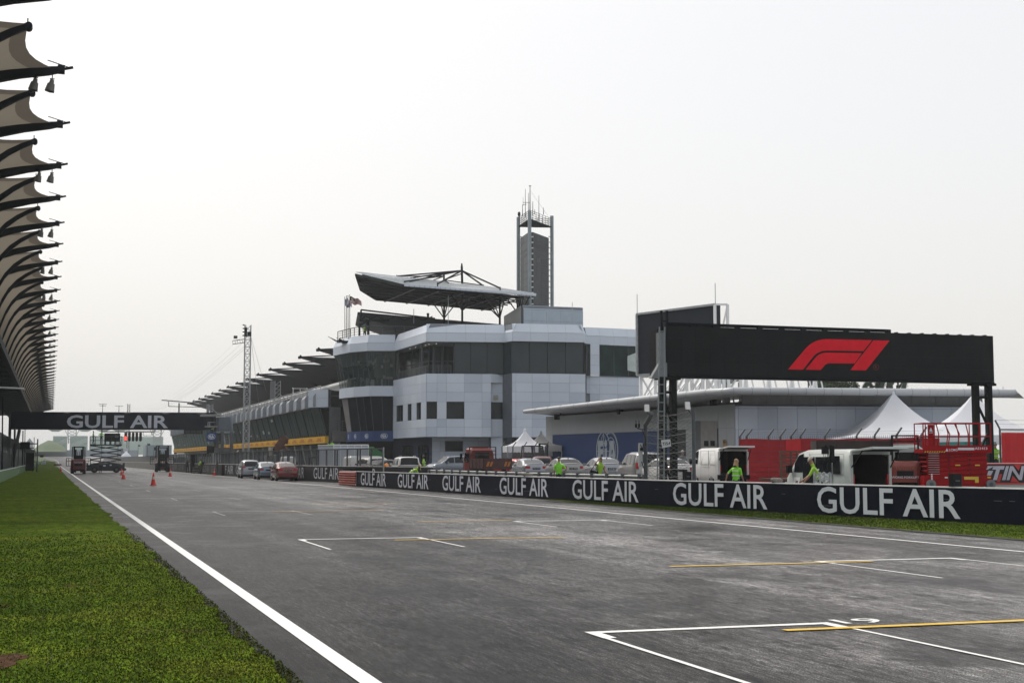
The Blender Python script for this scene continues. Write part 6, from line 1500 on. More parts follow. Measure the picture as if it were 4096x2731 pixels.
# ================================================================== FRONT LED BOARD
LY = 58.0
led = thing('led_board', 'long black LED board on steel posts showing a red F1 logo', 'screen', (36, 58, 0))
TL, TR_, BR_, BL_ = WY(2665, 1303, LY), WY(3972, 1343, LY), WY(3986, 1519, LY), WY(2671, 1508, LY)
zt_ = (TL.z + TR_.z) / 2; zb_ = (BL_.z + BR_.z) / 2; xl, xr = TL.x, TR_.x
lean = .12
ledm = M('led_face', (0.010, 0.012, 0.013), .6, 0, .12, .9, spec=.15, emit=.012)
b = B(ledm); NX, NZ = 24, 4
for i in range(NX):
    for j in range(NZ):
        xa, xb = xl + (xr - xl) * i / NX, xl + (xr - xl) * (i + 1) / NX; za, zc = zb_ + (zt_ - zb_) * j / NZ, zb_ + (zt_ - zb_) * (j + 1) / NZ; g_ = .0015
        b.box(xa + g_, xb - g_, LY, LY + .16, za + g_ * .5, zc - g_ * .5)
b.obj('led_panel', led)
b = B(steel); b.box(xl, xr, LY + .17, LY + .6, zb_, zt_ - .02)
nseg = 10
xs_ = WY(3567, 1322, LY).x
b.bar((xl + .3, LY + .3, zt_ + .14), (xs_, LY + .3, zt_ + .14), .09); b.bar((xl + .3, LY + .45, zt_ + .08), (xs_, LY + .45, zt_ + .08), .05)
for k in range(nseg + 1): xx = xl + .3 + (xs_ - xl - .3) * k / nseg; b.box(xx - .12, xx + .12, LY + .25, LY + .4, zt_ - .02, zt_ + .18)
for k in range(8): xx = xs_ + (xr - xs_) * (k + .5) / 8; b.box(xx - .04, xx + .06, LY + .1, LY + .3, zt_, zt_ + .05)
b.box(xl + .1, xr, LY - .02, LY + .62, zb_ - .10, zb_ - .01)
b.obj('led_frame', led)
# second panel edge and ladder side at the left
b = B(black); a = WY(2613, 1508, LY + 1.2); c = WY(2648, 1322, LY + 1.2); b.box(a.x, c.x, LY + .7, LY + 1.6, a.z, c.z); b.obj('rear_panel', led)
b = B(M('bracket_grey', (.16, .18, .19), .6)); b.box(xl - .28, xl - .03, LY + .02, LY + .5, zb_ + .4, zt_ - .3); b.prism([(xl - .75, LY - .01, zb_ - .15), (xl + .02, LY - .01, zb_ - .15), (xl + .02, LY - .01, zb_ + .55), (xl - .3, LY - .01, zb_ + .55)], (0, .3, 0)); b.box(xl + .1, xl + .45, LY + .05, LY + .4, zb_ - .16, zb_ + .12); b.obj('side_bracket', led)
def post_(u_, name='post', w=.27, yy=LY + .25, mat=steel, ztop=None):
    q = WY(u_, 1560, yy); b = B(mat); b.box(q.x - w / 2, q.x + w / 2, yy - w / 2, yy + w / 2, 0, (ztop or zb_) - .05); b.box(q.x - w, q.x + w, yy - w, yy + w, (ztop or zb_) - .2, (ztop or zb_) - .08); b.box(q.x - w, q.x + w, yy - w, yy + w, -.02, .06); b.obj(name, led); return q.x
pm = M('post_black_green', (.006, .009, .009), .6, spec=.15)
xa = post_(2650, mat=pm); xb = post_(2692, mat=pm); xc_ = post_(3901, mat=pm); xd = post_(3953, mat=pm)
for x0_, x1_ in ((xa, xb), (xc_, xd)):
    b = B(pm)
    b.bar((x0_, LY + .25, zb_ - .75), (x1_, LY + .25, zb_ - .75), .12)
    for za, zc in ((zb_ - .9, zb_ - 2.3), (zb_ - 2.3, zb_ - 3.6), (zb_ - 3.6, .3)):
        b.bar((x0_, LY + .25, za), (x1_, LY + .25, zc), .09) if za in (zb_ - .9, zb_ - 3.6) else b.bar((x1_, LY + .25, za), (x0_, LY + .25, zc), .09)
    b.bar((x0_, LY + .25, 1.4), (x1_, LY + .25, 1.4), .07); b.obj('brace', led)
b = B(MATS['bracket_grey']); q0 = WY(2641, 1460, LY - .35); q1 = WY(2662, 1460, LY - .35); zt2_ = WY(2650, 1310, LY).z
l0 = WY(2628, 1900, LY - .9); l1 = WY(2655, 1900, LY - .9)
b.bar((l0.x, LY - .9, .0), (q0.x, LY - .3, zt2_), .05); b.bar((l1.x, LY - .9, .0), (q1.x, LY - .3, zt2_), .05)
for k in range(19): t_ = (k + .5) / 19; b.bar(Vector((l0.x, LY - .9, 0)).lerp(Vector((q0.x, LY - .3, zt2_)), t_) - Vector((.05, 0, 0)), Vector((l1.x, LY - .9, 0)).lerp(Vector((q1.x, LY - .3, zt2_)), t_) + Vector((.03, 0, 0)), .045)
b.obj('ladder', led)
b = B(steel); 
for u_ in (2645, 2667): q = WY(u_, 1243, LY + .4); b.bar((q.x, q.y, zt_ - 1), (q.x, q.y, q.z), .1)
q = WY(2645, 1285, LY + .4); q1 = WY(2667, 1283, LY + .4); b.bar(q, q1, .07); b.tube([(xc_ + .3, LY + .1, zb_), (xc_ + .75, LY + .1, zb_ - .7), (xc_ + .7, LY + .1, .2)], .03, 5); b.obj('upright', led)
# the red logo
b = B(M('lit_red_led', (0.46, 0.006, 0.016), .6, 0, .08, 3, spec=.2, emit=.22))
def L(x, y): q = WY(3050 + x * .6378, 1150 + y * .6378, LY - .012); return (q.x, LY - .012, q.z)
def arc(p0, p1, p2, n=7): return [((1 - t_) ** 2 * p0[0] + 2 * t_ * (1 - t_) * p1[0] + t_ * t_ * p2[0], (1 - t_) ** 2 * p0[1] + 2 * t_ * (1 - t_) * p1[1] + t_ * t_ * p2[1]) for t_ in [i / n for i in range(n + 1)]]
for poly in ([(160, 513)] + arc((262, 392), (318, 323), (402, 323)) + [(688, 329), (632, 398), (405, 395)] + arc((405, 395), (352, 396), (322, 428)) + [(254, 514)],
             [(270, 514)] + arc((338, 432), (362, 408), (408, 407)) + [(622, 411), (578, 476), (430, 474)] + arc((430, 474), (402, 474), (390, 487)) + [(365, 516)],
             [(696, 330), (797, 332), (648, 519), (551, 517)]):
    b.prism([L(*p_) for p_ in poly][::-1], (0, -.006, 0))
b.obj('logo', led)
b = B(M('dim_red_led', (0.16, 0.012, 0.02), .5)); cx_, cy_ = 712, 499; vs = []
for i in range(24):
    t_ = 2 * math.pi * i / 24
    for q_ in (18, 15.5): vs.append(L(cx_ + q_ * math.cos(t_), cy_ + q_ * 1.1 * math.sin(t_)))
b.add(vs, [(2 * i, 2 * ((i + 1) % 24), 2 * ((i + 1) % 24) + 1, 2 * i + 1) for i in range(24)]); text_quad(b, 'R', L(705, 510), L(719, 510), L(705, 488)); b.obj('registered_mark', led)

# ================================================================== BARRIER ALONG THE TRACK
LB = sum(math.hypot(BAR[i + 1][0] - BAR[i][0], BAR[i + 1][1] - BAR[i][1]) for i in range(len(BAR) - 1))
tb = thing('track_barrier', 'long navy track barrier with white top edge and large GULF AIR lettering', 'barrier', (19, 55, 0))
sr = poly_u(BAR, 1426, 1910)
b = B(navy); wallseg(b, BAR, sr, LB, .02, .90, .10, 70); b.obj('wrapped_face', tb)
b = B(whitep); wallseg(b, BAR, 0, LB, .905, .935, .22, 70); b.obj('top_edge', tb)
b = B(M('seam_line', (.16, .17, .19), .5)); 
for z_ in (.30, .60): 
    for i in range(140):
        s0 = sr + (LB - sr) * i / 140 + random.uniform(0, .3)
        if random.random() < .10:
            a, d_ = poly_at(BAR, s0); c, _ = poly_at(BAR, s0 + random.uniform(.15, .5)); b.quad((a.x - .012, a.y, z_), (c.x - .012, c.y, z_), (c.x - .012, c.y, z_ + .008), (a.x - .012, a.y, z_ + .008))
b.obj('torn_seam', tb)
for (ua_, ub_) in ((1444, 1545), (1592, 1715), (1771, 1925), (2000, 2195), (2291, 2556), (2694, 3071), (3270, 3842)):
    s0 = poly_u(BAR, ua_, 1960); s1 = poly_u(BAR, ub_, 1960); b = B(letter); text_poly(b, 'GULF AIR', BAR, s0, s1, .10, .86, off=.012, push=.022); b.obj('lettering', tb)
# corrugated red rails at the far end
b = B(M('red_rail', (0.33, 0.055, 0.035), .45, .1, .12, 2)); 
prof = [(0, .03), (-.07, .07), (-.07, .12), (-.01, .165), (-.07, .21), (-.07, .26), (0, .30)]
rows = []; a0_, d_ = poly_at(BAR, 0); a1_, _ = poly_at(BAR, sr)
for k in range(3): 
    pr = [(x, z + .29 * k) for x, z in prof]
    for q in range(len(pr) - 1):
        (x0_, z0_), (x1_, z1_) = pr[q], pr[q + 1]; b.quad((a0_.x + x0_, a0_.y, z0_), (a1_.x + x0_, a1_.y, z0_), (a1_.x + x1_, a1_.y, z1_), (a0_.x + x1_, a0_.y, z1_))
b.obj('red_rail', tb)
b = B(M('pink_edge', (.62, .40, .36), .4))
for k in range(3):
    for zz_ in (.115, .255): b.bar((a0_.x - .075, a0_.y, zz_ + .29 * k), (a1_.x - .075, a1_.y, zz_ + .29 * k), .018)
b.obj('rail_highlight_edge', tb) if False else None
b = B(galv)
for i in range(24): a, d_ = poly_at(BAR, .3 + i * (LB - .6) / 23); b.box(a.x + .13, a.x + .25, a.y - .06, a.y + .06, -.05, .88)
b.obj('post', tb)
# second plain rail behind
GR = [PT(1664, 93, 1890), PT(1900, 80, 1890), PT(2200, 68, 1890), PT(2570, 57.5, 1890)]
t = thing('guard_rail', 'bare grey double guard rail with spacer posts standing behind the lettered barrier', 'barrier', (*GR[1], 0))
b = B(M('weathered_rail', (.22, .235, .235), .45, .4, .2, 3)); LG = sum(math.hypot(GR[i + 1][0] - GR[i][0], GR[i + 1][1] - GR[i][1]) for i in range(3))
for i in range(30):
    a, d_ = poly_at(GR, LG * i / 30); c, _ = poly_at(GR, LG * (i + 1) / 30)
    for z0_ in (.48, .80):
        pr = [(0, -.03), (-.06, .0), (-.06, .05), (0, .09), (-.06, .13), (-.06, .18), (0, .22)]
        for q in range(6): (x0_, z_a), (x1_, z_b) = pr[q], pr[q + 1]; b.quad((a.x + x0_, a.y, z0_ + z_a), (c.x + x0_, c.y, z0_ + z_a), (c.x + x1_, c.y, z0_ + z_b), (a.x + x1_, a.y, z0_ + z_b))
b.obj('rail', t)
b = B(steel2)
for i in range(22): a, d_ = poly_at(GR, .2 + (LG - .4) * i / 21); b = B(steel2); b.box(a.x - .10, a.x + .14, a.y - .09, a.y + .09, -.02, 1.06); b.obj('spacer_post', t)

# ---- lettered red barrier on the right and red screened fence behind
SB = [PT(3600, 66, 1890), PT(4140, 66, 1890), PT(4300, 66.5, 1890)]
zs0 = .45
t = thing('sponsor_barrier', 'black and red barrier with slanted white STIN letters behind the red scissor lift', 'barrier', (*SB[1], .4))
b = B(M('sponsor_black', (.008, .008, .010), .5)); zS1 = W(4000, 1853, 66).z; wallseg(b, SB, 0, 10, zs0 - .1, zS1, .15, 4); b.obj('barrier_face', t)
b = B(M('sponsor_red', (.50, .03, .025), .5)); sF = lambda u_: poly_u(SB, u_, 1890)
def sq(pts, b=b, push=.012):
    vs = []
    for u_, v_ in pts: p_, d_ = poly_at(SB, sF(u_)); dd_ = p_.x * math.sin(PAN) + p_.y * math.cos(PAN); vs.append((p_.x, p_.y - push, W(u_, v_, dd_).z))
    b.add(vs, [tuple(range(len(vs)))])
sq([(3610, 1938), (3610, 1925), (4096, 1930), (4096, 1942)]); sq([(3610, 1852), (3610, 1856), (4100, 1858), (4100, 1853)]); sq([(4054, 1856), (4085, 1857), (4074, 1882)]); sq([(4040, 1926), (4050, 1902), (4075, 1928)]); sq([(3612, 1925), (3625, 1880), (3640, 1860), (3610, 1858)]); sq([(3985, 1926), (3998, 1895), (4008, 1895), (3998, 1926)])
b.obj('red_graphic', t)
b = B(M('sponsor_letter', (.45, .45, .52), .5))
for poly in ([(3938, 1863), (3978, 1863), (3950, 1877), (3936, 1877)], [(3953, 1882), (3972, 1882), (3960, 1905), (3945, 1917), (3940, 1914), (3946, 1902)], [(3975, 1863), (4019, 1863), (4014, 1877), (3999, 1877), (3986, 1919), (3970, 1919), (3984, 1877), (3968, 1877)], [(4024, 1863), (4036, 1863), (4020, 1919), (4006, 1919)], [(4040, 1863), (4052, 1863), (4076, 1902), (4086, 1863), (4098, 1863), (4086, 1919), (4074, 1919), (4048, 1880), (4036, 1919), (4024, 1919)], [(3668, 1865), (3690, 1865), (3676, 1890), (3684, 1890), (3660, 1920), (3655, 1918), (3664, 1898), (3656, 1896)], [(3640, 1870), (3652, 1868), (3640, 1900), (3634, 1900)]): sq(poly, b, .02)
b.obj('lettering', t)
b = B(whitep); wallseg(b, SB, 0, 10, zS1 + .003, zS1 + .03, .2, 4); b.obj('top_edge', t)
redf_ = M('red_screen_cloth', (.36, .008, .014), .75, 0, .12, 1.2, bump=.3, bscale=3); red2 = M('bright_red_cloth', (.52, .015, .02), .7, 0, .1, 1.2, bump=.3, bscale=3)
RF = [PT(2958, 83, 1850), PT(3200, 82, 1850), PT(3450, 80.5, 1850), PT(3760, 77, 1850)]
t = thing('screened_fence', 'wire fence dressed in dark red cloth with bent posts, in front of the low building', 'fence', (*RF[1], .2))
LF = sum(math.hypot(RF[i + 1][0] - RF[i][0], RF[i + 1][1] - RF[i][1]) for i in range(3))
b = B(redf_); n = 24
zc_ = lambda p_: gz(p_.x, p_.y)
for i in range(n):
    a, d_ = poly_at(RF, LF * i / n); c, _ = poly_at(RF, LF * (i + 1) / n); zt3 = 2.83; b.quad((a.x, a.y, .15), (c.x, c.y, .15), (c.x, c.y, zt3 + .03 * math.sin(i + 1)), (a.x, a.y, zt3 + .03 * math.sin(i)))
b.obj('cloth_screen', t)
b = B(steel2)
for k in range(9):
    for i in range(n): a, d_ = poly_at(RF, LF * i / n); c, _ = poly_at(RF, LF * (i + 1) / n); z_ = .35 + k * .3; b.bar((a.x, a.y - .03, z_), (c.x, c.y - .03, z_), .012)
s_ = 0
while s_ < LF: a, d_ = poly_at(RF, s_); b.bar((a.x, a.y - .02, 2.83), (a.x, a.y - .02, 3.02), .012); s_ += .12
for i in range(n):
    a, d_ = poly_at(RF, LF * i / n); c, _ = poly_at(RF, LF * (i + 1) / n); b.bar((a.x + .25, a.y - .02, 3.22), (c.x + .25, c.y - .02, 3.22), .01); b.bar((a.x + .12, a.y - .02, 3.1), (c.x + .12, c.y - .02, 3.1), .01)
b.obj('wire_mesh', t)
for u_ in (2962, 2990, 3077, 3125, 3168, 3205, 3303, 3430, 3502, 3590, 3690):
    s_ = poly_u(RF, u_, 1800); a, d_ = poly_at(RF, s_); b = B(steel2); b.bar((a.x, a.y + .07, .1), (a.x, a.y + .07, 3.0), .09); b.bar((a.x, a.y + .07, 3.0), (a.x + .34, a.y + .07, 3.42), .08); b.obj('bent_post', t)
b = B(red2)
for ua_, ub_ in ((3010 + 90, 3160), ): pass
a, _ = poly_at(RF, poly_u(RF, 3141, 1800)); c, _ = poly_at(RF, poly_u(RF, 3202, 1800)); b.quad((a.x, a.y - .08, .6), (c.x, c.y - .08, .6), (c.x, c.y - .08, 2.82), (a.x, a.y - .08, 2.82)); b.obj('bright_cloth', t)
t = thing('screened_fence', 'bright red cloth screen on a fence at the right edge of the picture', 'fence', (*PT(4060, 69, 1800), .5)); a = W(4008, 1849, 69); c = W(4180, 1730, 69.5)
b = B(red2)
for i in range(10): xa_ = a.x + (c.x - a.x) * i / 10; xb_ = a.x + (c.x - a.x) * (i + 1) / 10; b.quad((xa_, a.y + .05 * math.sin(i * 1.9), .6), (xb_, a.y + .05 * math.sin(i * 1.9 + 1.9), .6), (xb_, a.y + .05 * math.sin(i * 1.9 + 1.9), c.z), (xa_, a.y + .05 * math.sin(i * 1.9), c.z))
b.obj('cloth_screen', t)
b = B(steel2); b.bar((a.x, a.y + .1, .5), (a.x, a.y + .1, c.z + .18), .07); b.bar((a.x, a.y + .1, c.z + .15), (c.x, a.y + .1, c.z + .15), .06); b.bar((a.x, a.y + .1, c.z + .18), (a.x - .25, a.y + .1, c.z + .6), .06)
k = 0
while k < 40: b.bar((a.x + k * .06, a.y + .1, c.z), (a.x + k * .06, a.y + .1, c.z + .15), .012); k += 1
for z_ in (.3, .5): b.bar((a.x - z_ * .35, a.y + .1, c.z + .1 + z_), (c.x, a.y + .1, c.z + .1 + z_), .012)
b.obj('fence_frame', t)

# ---- tents
def tent(lab, uc_, vp, ve, d, half, rot, z0, valance=.45, grp=None, mat=tentm):
    pk = W(uc_, vp, d); ez = W(uc_, ve, d).z
    t = thing('marquee_tent', lab, 'tent', (pk.x, pk.y, z0), 0, grp)
    b = B(mat); n = 10; cr = [(math.cos(rot + math.pi / 2 * k) * half * 1.414, math.sin(rot + math.pi / 2 * k) * half * 1.414) for k in range(4)]
    h = pk.z - ez
    for k in range(4):
        c0, c1 = cr[k], cr[(k + 1) % 4]; rows = []
        for i in range(n + 1):
            s_ = i / n; hh = (1 - s_) ** 2.5 * .88 + (1 - s_) * .12; r_ = []
            for j in range(9):
                q = j / 8; w_ = 1 - .10 * math.sin(math.pi * q) * s_ * (1 - s_) * 2; r_.append((pk.x + (c0[0] * (1 - q) + c1[0] * q) * s_ * w_, pk.y + (c0[1] * (1 - q) + c1[1] * q) * s_ * w_, ez + h * hh - .06 * math.sin(math.pi * q) * (1 - s_) * s_ * 4))
            rows.append(r_)
        b.grid(rows)
    b.obj('canopy', t)
    b = B(mat)
    for k in range(4):
        c0, c1 = cr[k], cr[(k + 1) % 4]; m = 24
        for j in range(m):
            q0_, q1_ = j / m, (j + 1) / m; s0_ = .05 * abs(math.sin(j * math.pi / 2)); P_ = lambda q: (pk.x + c0[0] * (1 - q) + c1[0] * q, pk.y + c0[1] * (1 - q) + c1[1] * q)
            b.quad((*P_(q0_), ez - valance - (.05 if j % 2 else 0)), (*P_(q1_), ez - valance - (0 if j % 2 else .05)), (*P_(q1_), ez), (*P_(q0_), ez))
    b.obj('valance', t)
    b = B(galv)
    for c in cr: b = B(galv); b.bar((pk.x + c[0] * .98, pk.y + c[1] * .98, z0), (pk.x + c[0] * .98, pk.y + c[1] * .98, ez), .07); b.obj('tent_pole', t)
    b = B(mat); b.lathe([(0, .12), (.09, .02), (.12, -.12)], 10, pk); b.obj('finial', t)
tent('large white pagoda tent whose peak stands clear before the low building', 3573, 1569, 1752, 91, 4.55, R(28), .3)
tent('large white pagoda tent partly behind the right LED board posts', 3893, 1575, 1744, 87, 4.4, R(20), .6)
tent('small white pagoda tent left of the blue wall banner, the taller left peak', 2100, 1717, 1784, 114, 1.65, R(35), .3)
tent('small grey-white pagoda tent beside the end of the low building, right of its taller neighbour', 2164, 1727, 1782, 118, 1.6, R(30), .3, mat=fabric('grey_canvas', (.45, .45, .44), .2))
t = thing('teal_container', 'teal green cabin behind the man in the green shirt at the right', 'container', (*PT(3960, 76, 1800), .6)); a = W(3860, 1850, 76); c = W(4015, 1766, 76); b = B(M('teal_paint', (.01, .16, .15), .6)); b.box(a.x, c.x, a.y, a.y + 2.4, .6, c.z); b.obj('cabin_body', t); b = B(letter)
for k in range(5): b.box(a.x + 2.4, a.x + 3.0, a.y - .02, a.y - .005, c.z - .6 - k * .12, c.z - .56 - k * .12)
b.obj('notice', t)

# ---- chain fence segment with sensors and the T15.4 board
cf2 = thing('debris_fence_panel', 'single chain-link debris fence panel with cables and two posts behind the lettered barrier', 'fence', (*PT(2680, 53, 1880), 0))
pl0, pl1 = PT(2583, 54.5, 1880), PT(2776, 50.5, 1880)
zt4 = W(2583, 1700, 54.5).z; zt5 = W(2770, 1640, 50.5).z
lt0 = W(2608, 1652, 53.2)
b = B(steel2); b.cyl((*pl0, 0), (*pl0, zt4), .075, n=10); b.cyl((*pl0, zt4), lt0, .085, .085, 10); b.obj('post', cf2)
b = B(steel2); b.cyl((*pl1, 0), (pl1[0], pl1[1], zt5), .065, n=10); b.obj('post', cf2)
b = B(M('cable_steel', (.13, .14, .145), .5, .3))
hs = [.95, 1.12, 1.4, 1.72, 2.0, 2.35, 2.65, 2.9, 3.15, 3.4]
top0 = Vector((*pl0, zt4)); 
def edge0(z): return Vector((*pl0, z)) if z < zt4 else top0.lerp(lt0, min(1, (z - zt4) / (lt0.z - zt4)))
for h_ in hs:
    pts = []
    for k in range(13): t_ = k / 12; a = edge0(h_ * (lt0.z / 3.45)); c = Vector((*pl1, h_ * zt5 / 3.42)); p_ = a.lerp(c, t_); p_.z -= .10 * math.sin(math.pi * t_); p_.y += .25 * math.sin(math.pi * t_); pts.append(p_)
    b.tube(pts, .010, 5)
b.obj('cable', cf2)
b = B(M('mesh_wire', (.10, .11, .11), .5, .4)); NU, NV = 17, 34
def mp_(i, j): t_ = i / NU; z0 = .9 + (lt0.z - .9) * j / NV; z1 = .9 + (zt5 - .9) * j / NV; a = edge0(z0); c = Vector((*pl1, z1)); p_ = a.lerp(c, t_); p_.z -= .08 * math.sin(math.pi * t_); p_.y += .22 * math.sin(math.pi * t_); return p_
for i in range(NU):
    for j in range(NV):
        if (i + j) % 2 == 0: b.bar(mp_(i, j), mp_(i + 1, j + 1), .006); 
        else: b.bar(mp_(i + 1, j), mp_(i, j + 1), .006)
b.obj('chain_mesh', cf2)
def antenna(lab, q, tilt_=0.0):
    t = thing('radio_antenna', lab, 'antenna', q, 0, 'white antennas on the debris fence posts'); b = B(whitep); w, h, dp = .075, .0, .06; tv = Vector((tilt_, 0, 1)).normalized()
    A_ = q + Vector((-w * .5 * 2, 0, 0)); b.hexa([q + Vector((-w, -dp, 0)), q + Vector((w, -dp, 0)), q + Vector((w, dp, 0)), q + Vector((-w, dp, 0))], [q + tv * h + Vector((-w, -dp, 0))  + tv * .27, q + tv * h + Vector((w, -dp, 0)) + tv * .27, q + tv * h + Vector((w, dp, 0)) + tv * .27, q + tv * h + Vector((-w, dp, 0)) + tv * .27]); b.obj('antenna_housing', t)
    b = B(steel2); b.bar(q, q + Vector((.12, 0, -.16)), .03); b.obj('bracket', t)
antenna('white box antenna standing up on the leaning left fence post', W(2588, 1646, 53.3), -.04); antenna('white box antenna tilted on top of the right fence post', W(2752, 1637, 50.6), -.10)
t = thing('wind_sensor', 'small black twin aerial sensor on an arm left of the fence post', 'sensor', W(2555, 1712, 54)); b = B(black); q = W(2568, 1717, 54.2); b.bar(Vector((*pl0, q.z + .05)), q, .03); b.bar(q, W(2549, 1713, 54.2), .03)
for u_ in (2544, 2556): p_ = W(u_, 1697, 54.2); b.cyl(p_ + Vector((0, 0, -.12)), p_ + Vector((0, 0, .02)), .04, n=8); b.cyl(p_, W(u_, 1681, 54.2), .015, n=5); b.bar(p_ - Vector((0, 0, .1)), W(2553, 1712, 54.2), .02)
b.obj('sensor_body', t); b = B(black); b.tube([q, q + Vector((.15, 0, -.35)), Vector((*pl0, q.z - .7))], .012, 4); b.obj('cable', t)
t = thing('control_cabinet', 'slim grey cabinet fixed to the left side of the fence post', 'cabinet', W(2567, 1830, 54.3)); b = B(M('cabinet_grey', (.36, .38, .38), .5)); a = W(2558, 1865, 54.3); c = W(2572, 1771, 54.3); b.box(a.x, c.x, a.y, a.y + .12, a.z, c.z); b.obj('cabinet_body', t); b = B(black); b.bar(W(2562, 1776, 54.2), W(2568, 1795, 54.2), .03); b.bar(W(2574, 1776, 54.2), W(2570, 1795, 54.2), .03); b.box(W(2565, 1800, 54.2).x, W(2575, 1800, 54.2).x, a.y - .1, a.y, W(2565, 1798, 54).z - .03, W(2565, 1793, 54).z + .03); b.bar(W(2566, 1845, 54.2), W(2580, 1885, 54.2), .03); b.obj('bracket', t)
t = thing('corner_board', 'small white board reading T15.4 tied to the fence', 'sign', W(2664, 1773, 51.8)); b = B(M('board_offwhite', (.62, .64, .66), .5)); q = [W(2650, 1791, 51.8), W(2684, 1784, 51.6), W(2681, 1756, 51.6), W(2645, 1760, 51.8)]; b.prism(q, (0, .02, 0)); b.obj('board_face', t); b = B(black); vs, fs, _ = glyphs('T15.4', .03); 
pt = lambda x, y: q[0].lerp(q[1], .08 + .84 * x).lerp(q[3].lerp(q[2], .08 + .84 * x), .25 + .45 * y) + Vector((0, -.012, 0)); b.add([pt(x, y) for x, y in vs], fs); b.obj('lettering', t)
# furry microphones and small boxes on the barrier top
def mic(lab, u_, v_, L_=.34):
    s_ = poly_u(BAR, u_, v_); p_, d_ = poly_at(BAR, s_); q = Vector((p_.x + .12, p_.y, 1.0)); t = thing('furry_microphone', lab, 'microphone', (q.x, q.y, .935)); b = B(M('grey_fur', (.20, .18, .16), .95, 0, .35, 40, bump=1, bscale=60)); n = 12; rows = []
    ax = Vector((math.cos(PAN + .2), -math.sin(PAN + .2), -.05)).normalized(); sd_ = Vector((0, 0, 1)).cross(ax).normalized(); up_ = ax.cross(sd_); rg = random.Random(u_)
    for i in range(n + 1):
        s2 = -1 + 2 * i / n; r_ = .085 * (1 - abs(s2) ** 3) ** .5 + .002; rows.append([q + ax * (s2 * L_ / 2) + sd_ * (r_ * (1 + rg.uniform(-.12, .12)) * math.cos(2 * math.pi * j / 14)) + up_ * (r_ * (1 + rg.uniform(-.12, .12)) * math.sin(2 * math.pi * j / 14)) for j in range(14)] )
    for r_ in rows: r_.append(r_[0])
    b.grid(rows); b.obj('wind_cover', t); b = B(black); b.bar(q + Vector((0, 0, -.02)), (q.x, q.y, .935), .05); b.bar((q.x - .15, q.y, .95), (q.x + .15, q.y, .95), .03); b.obj('mic_clamp', t)
mic('grey furry microphone on the barrier beside the BTP2 van', 3093, 1915, .40); mic('grey furry microphone on the barrier in front of the left silver sedan', 2100, 1898, .50)
for u_, d_, lab, w_, h_ in ((2735, 48.3, 'small black box on the barrier at the foot of the right fence post', .12, .30), (3805, 35.8, 'small black flash box standing on the barrier before the red scissor lift', .13, .34)):
    s_ = poly_u(BAR, u_, 1915); p_, _ = poly_at(BAR, s_); t = thing('black_box', lab, 'box', (p_.x + .12, p_.y, .935)); b = B(black); b.box(-w_, w_, -.1, .1, 0, h_); b.obj('box_body', t, True); b = B(steel2); b.box(-w_ * .5, w_ * .5, -.115, -.1, h_ * .4, h_ * .5); b.obj('clasp', t, True)
# trees beyond the low roof
def leafmass(b, c, rx, ry, rz_, n, sz, rg):
    for _ in range(n):
        while True:
            x, y, z = rg.uniform(-1, 1), rg.uniform(-1, 1), rg.uniform(-.7, 1)
            if x * x + y * y + z * z < 1 and x * x + y * y + z * z > .25: break
        p_ = Vector((c[0] + x * rx, c[1] + y * ry, c[2] + z * rz_)); a = Vector((rg.uniform(-1, 1), rg.uniform(-1, 1), rg.uniform(-.4, .4))).normalized() * sz; e_ = Vector((rg.uniform(-1, 1), rg.uniform(-1, 1), rg.uniform(-1, 1))).normalized() * sz * .5
        b.add([p_ - a, p_ + e_, p_ + a, p_ - e_], [(0, 1, 2, 3)])
rg = random.Random(4); leafm = M('tree_leaf', (.045, .075, .025), .6, 0, .4, 1.0)
q = W(3336, 1535, 150); t = thing('leafy_tree', 'rounded leafy tree top showing above the low roof under the LED board', 'tree', (q.x, q.y, 0)); b = B(leafm); 
for ox, oz, s_ in ((-1.6, -.3, .9), (-.5, .5, 1.1), (.8, .4, 1.1), (1.9, -.2, .9), (-2.3, -.8, .6), (2.5, -.9, .6), (0, -.6, 1.4)): leafmass(b, (q.x + ox, q.y + rg.uniform(-1, 1), q.z + oz - .2), s_ * 1.1, s_ * 1.3, s_, 900, .16, rg)
b.obj('crown', t); b = B(M('bark', (.10, .07, .05), .9)); b.cyl((q.x, q.y, 0), (q.x, q.y, q.z - 1), .35, .2, 8); b.bar((q.x, q.y, q.z - 2), (q.x - 1.5, q.y, q.z), .15); b.bar((q.x, q.y, q.z - 2), (q.x + 1.5, q.y, q.z), .15); b.obj('trunk', t)
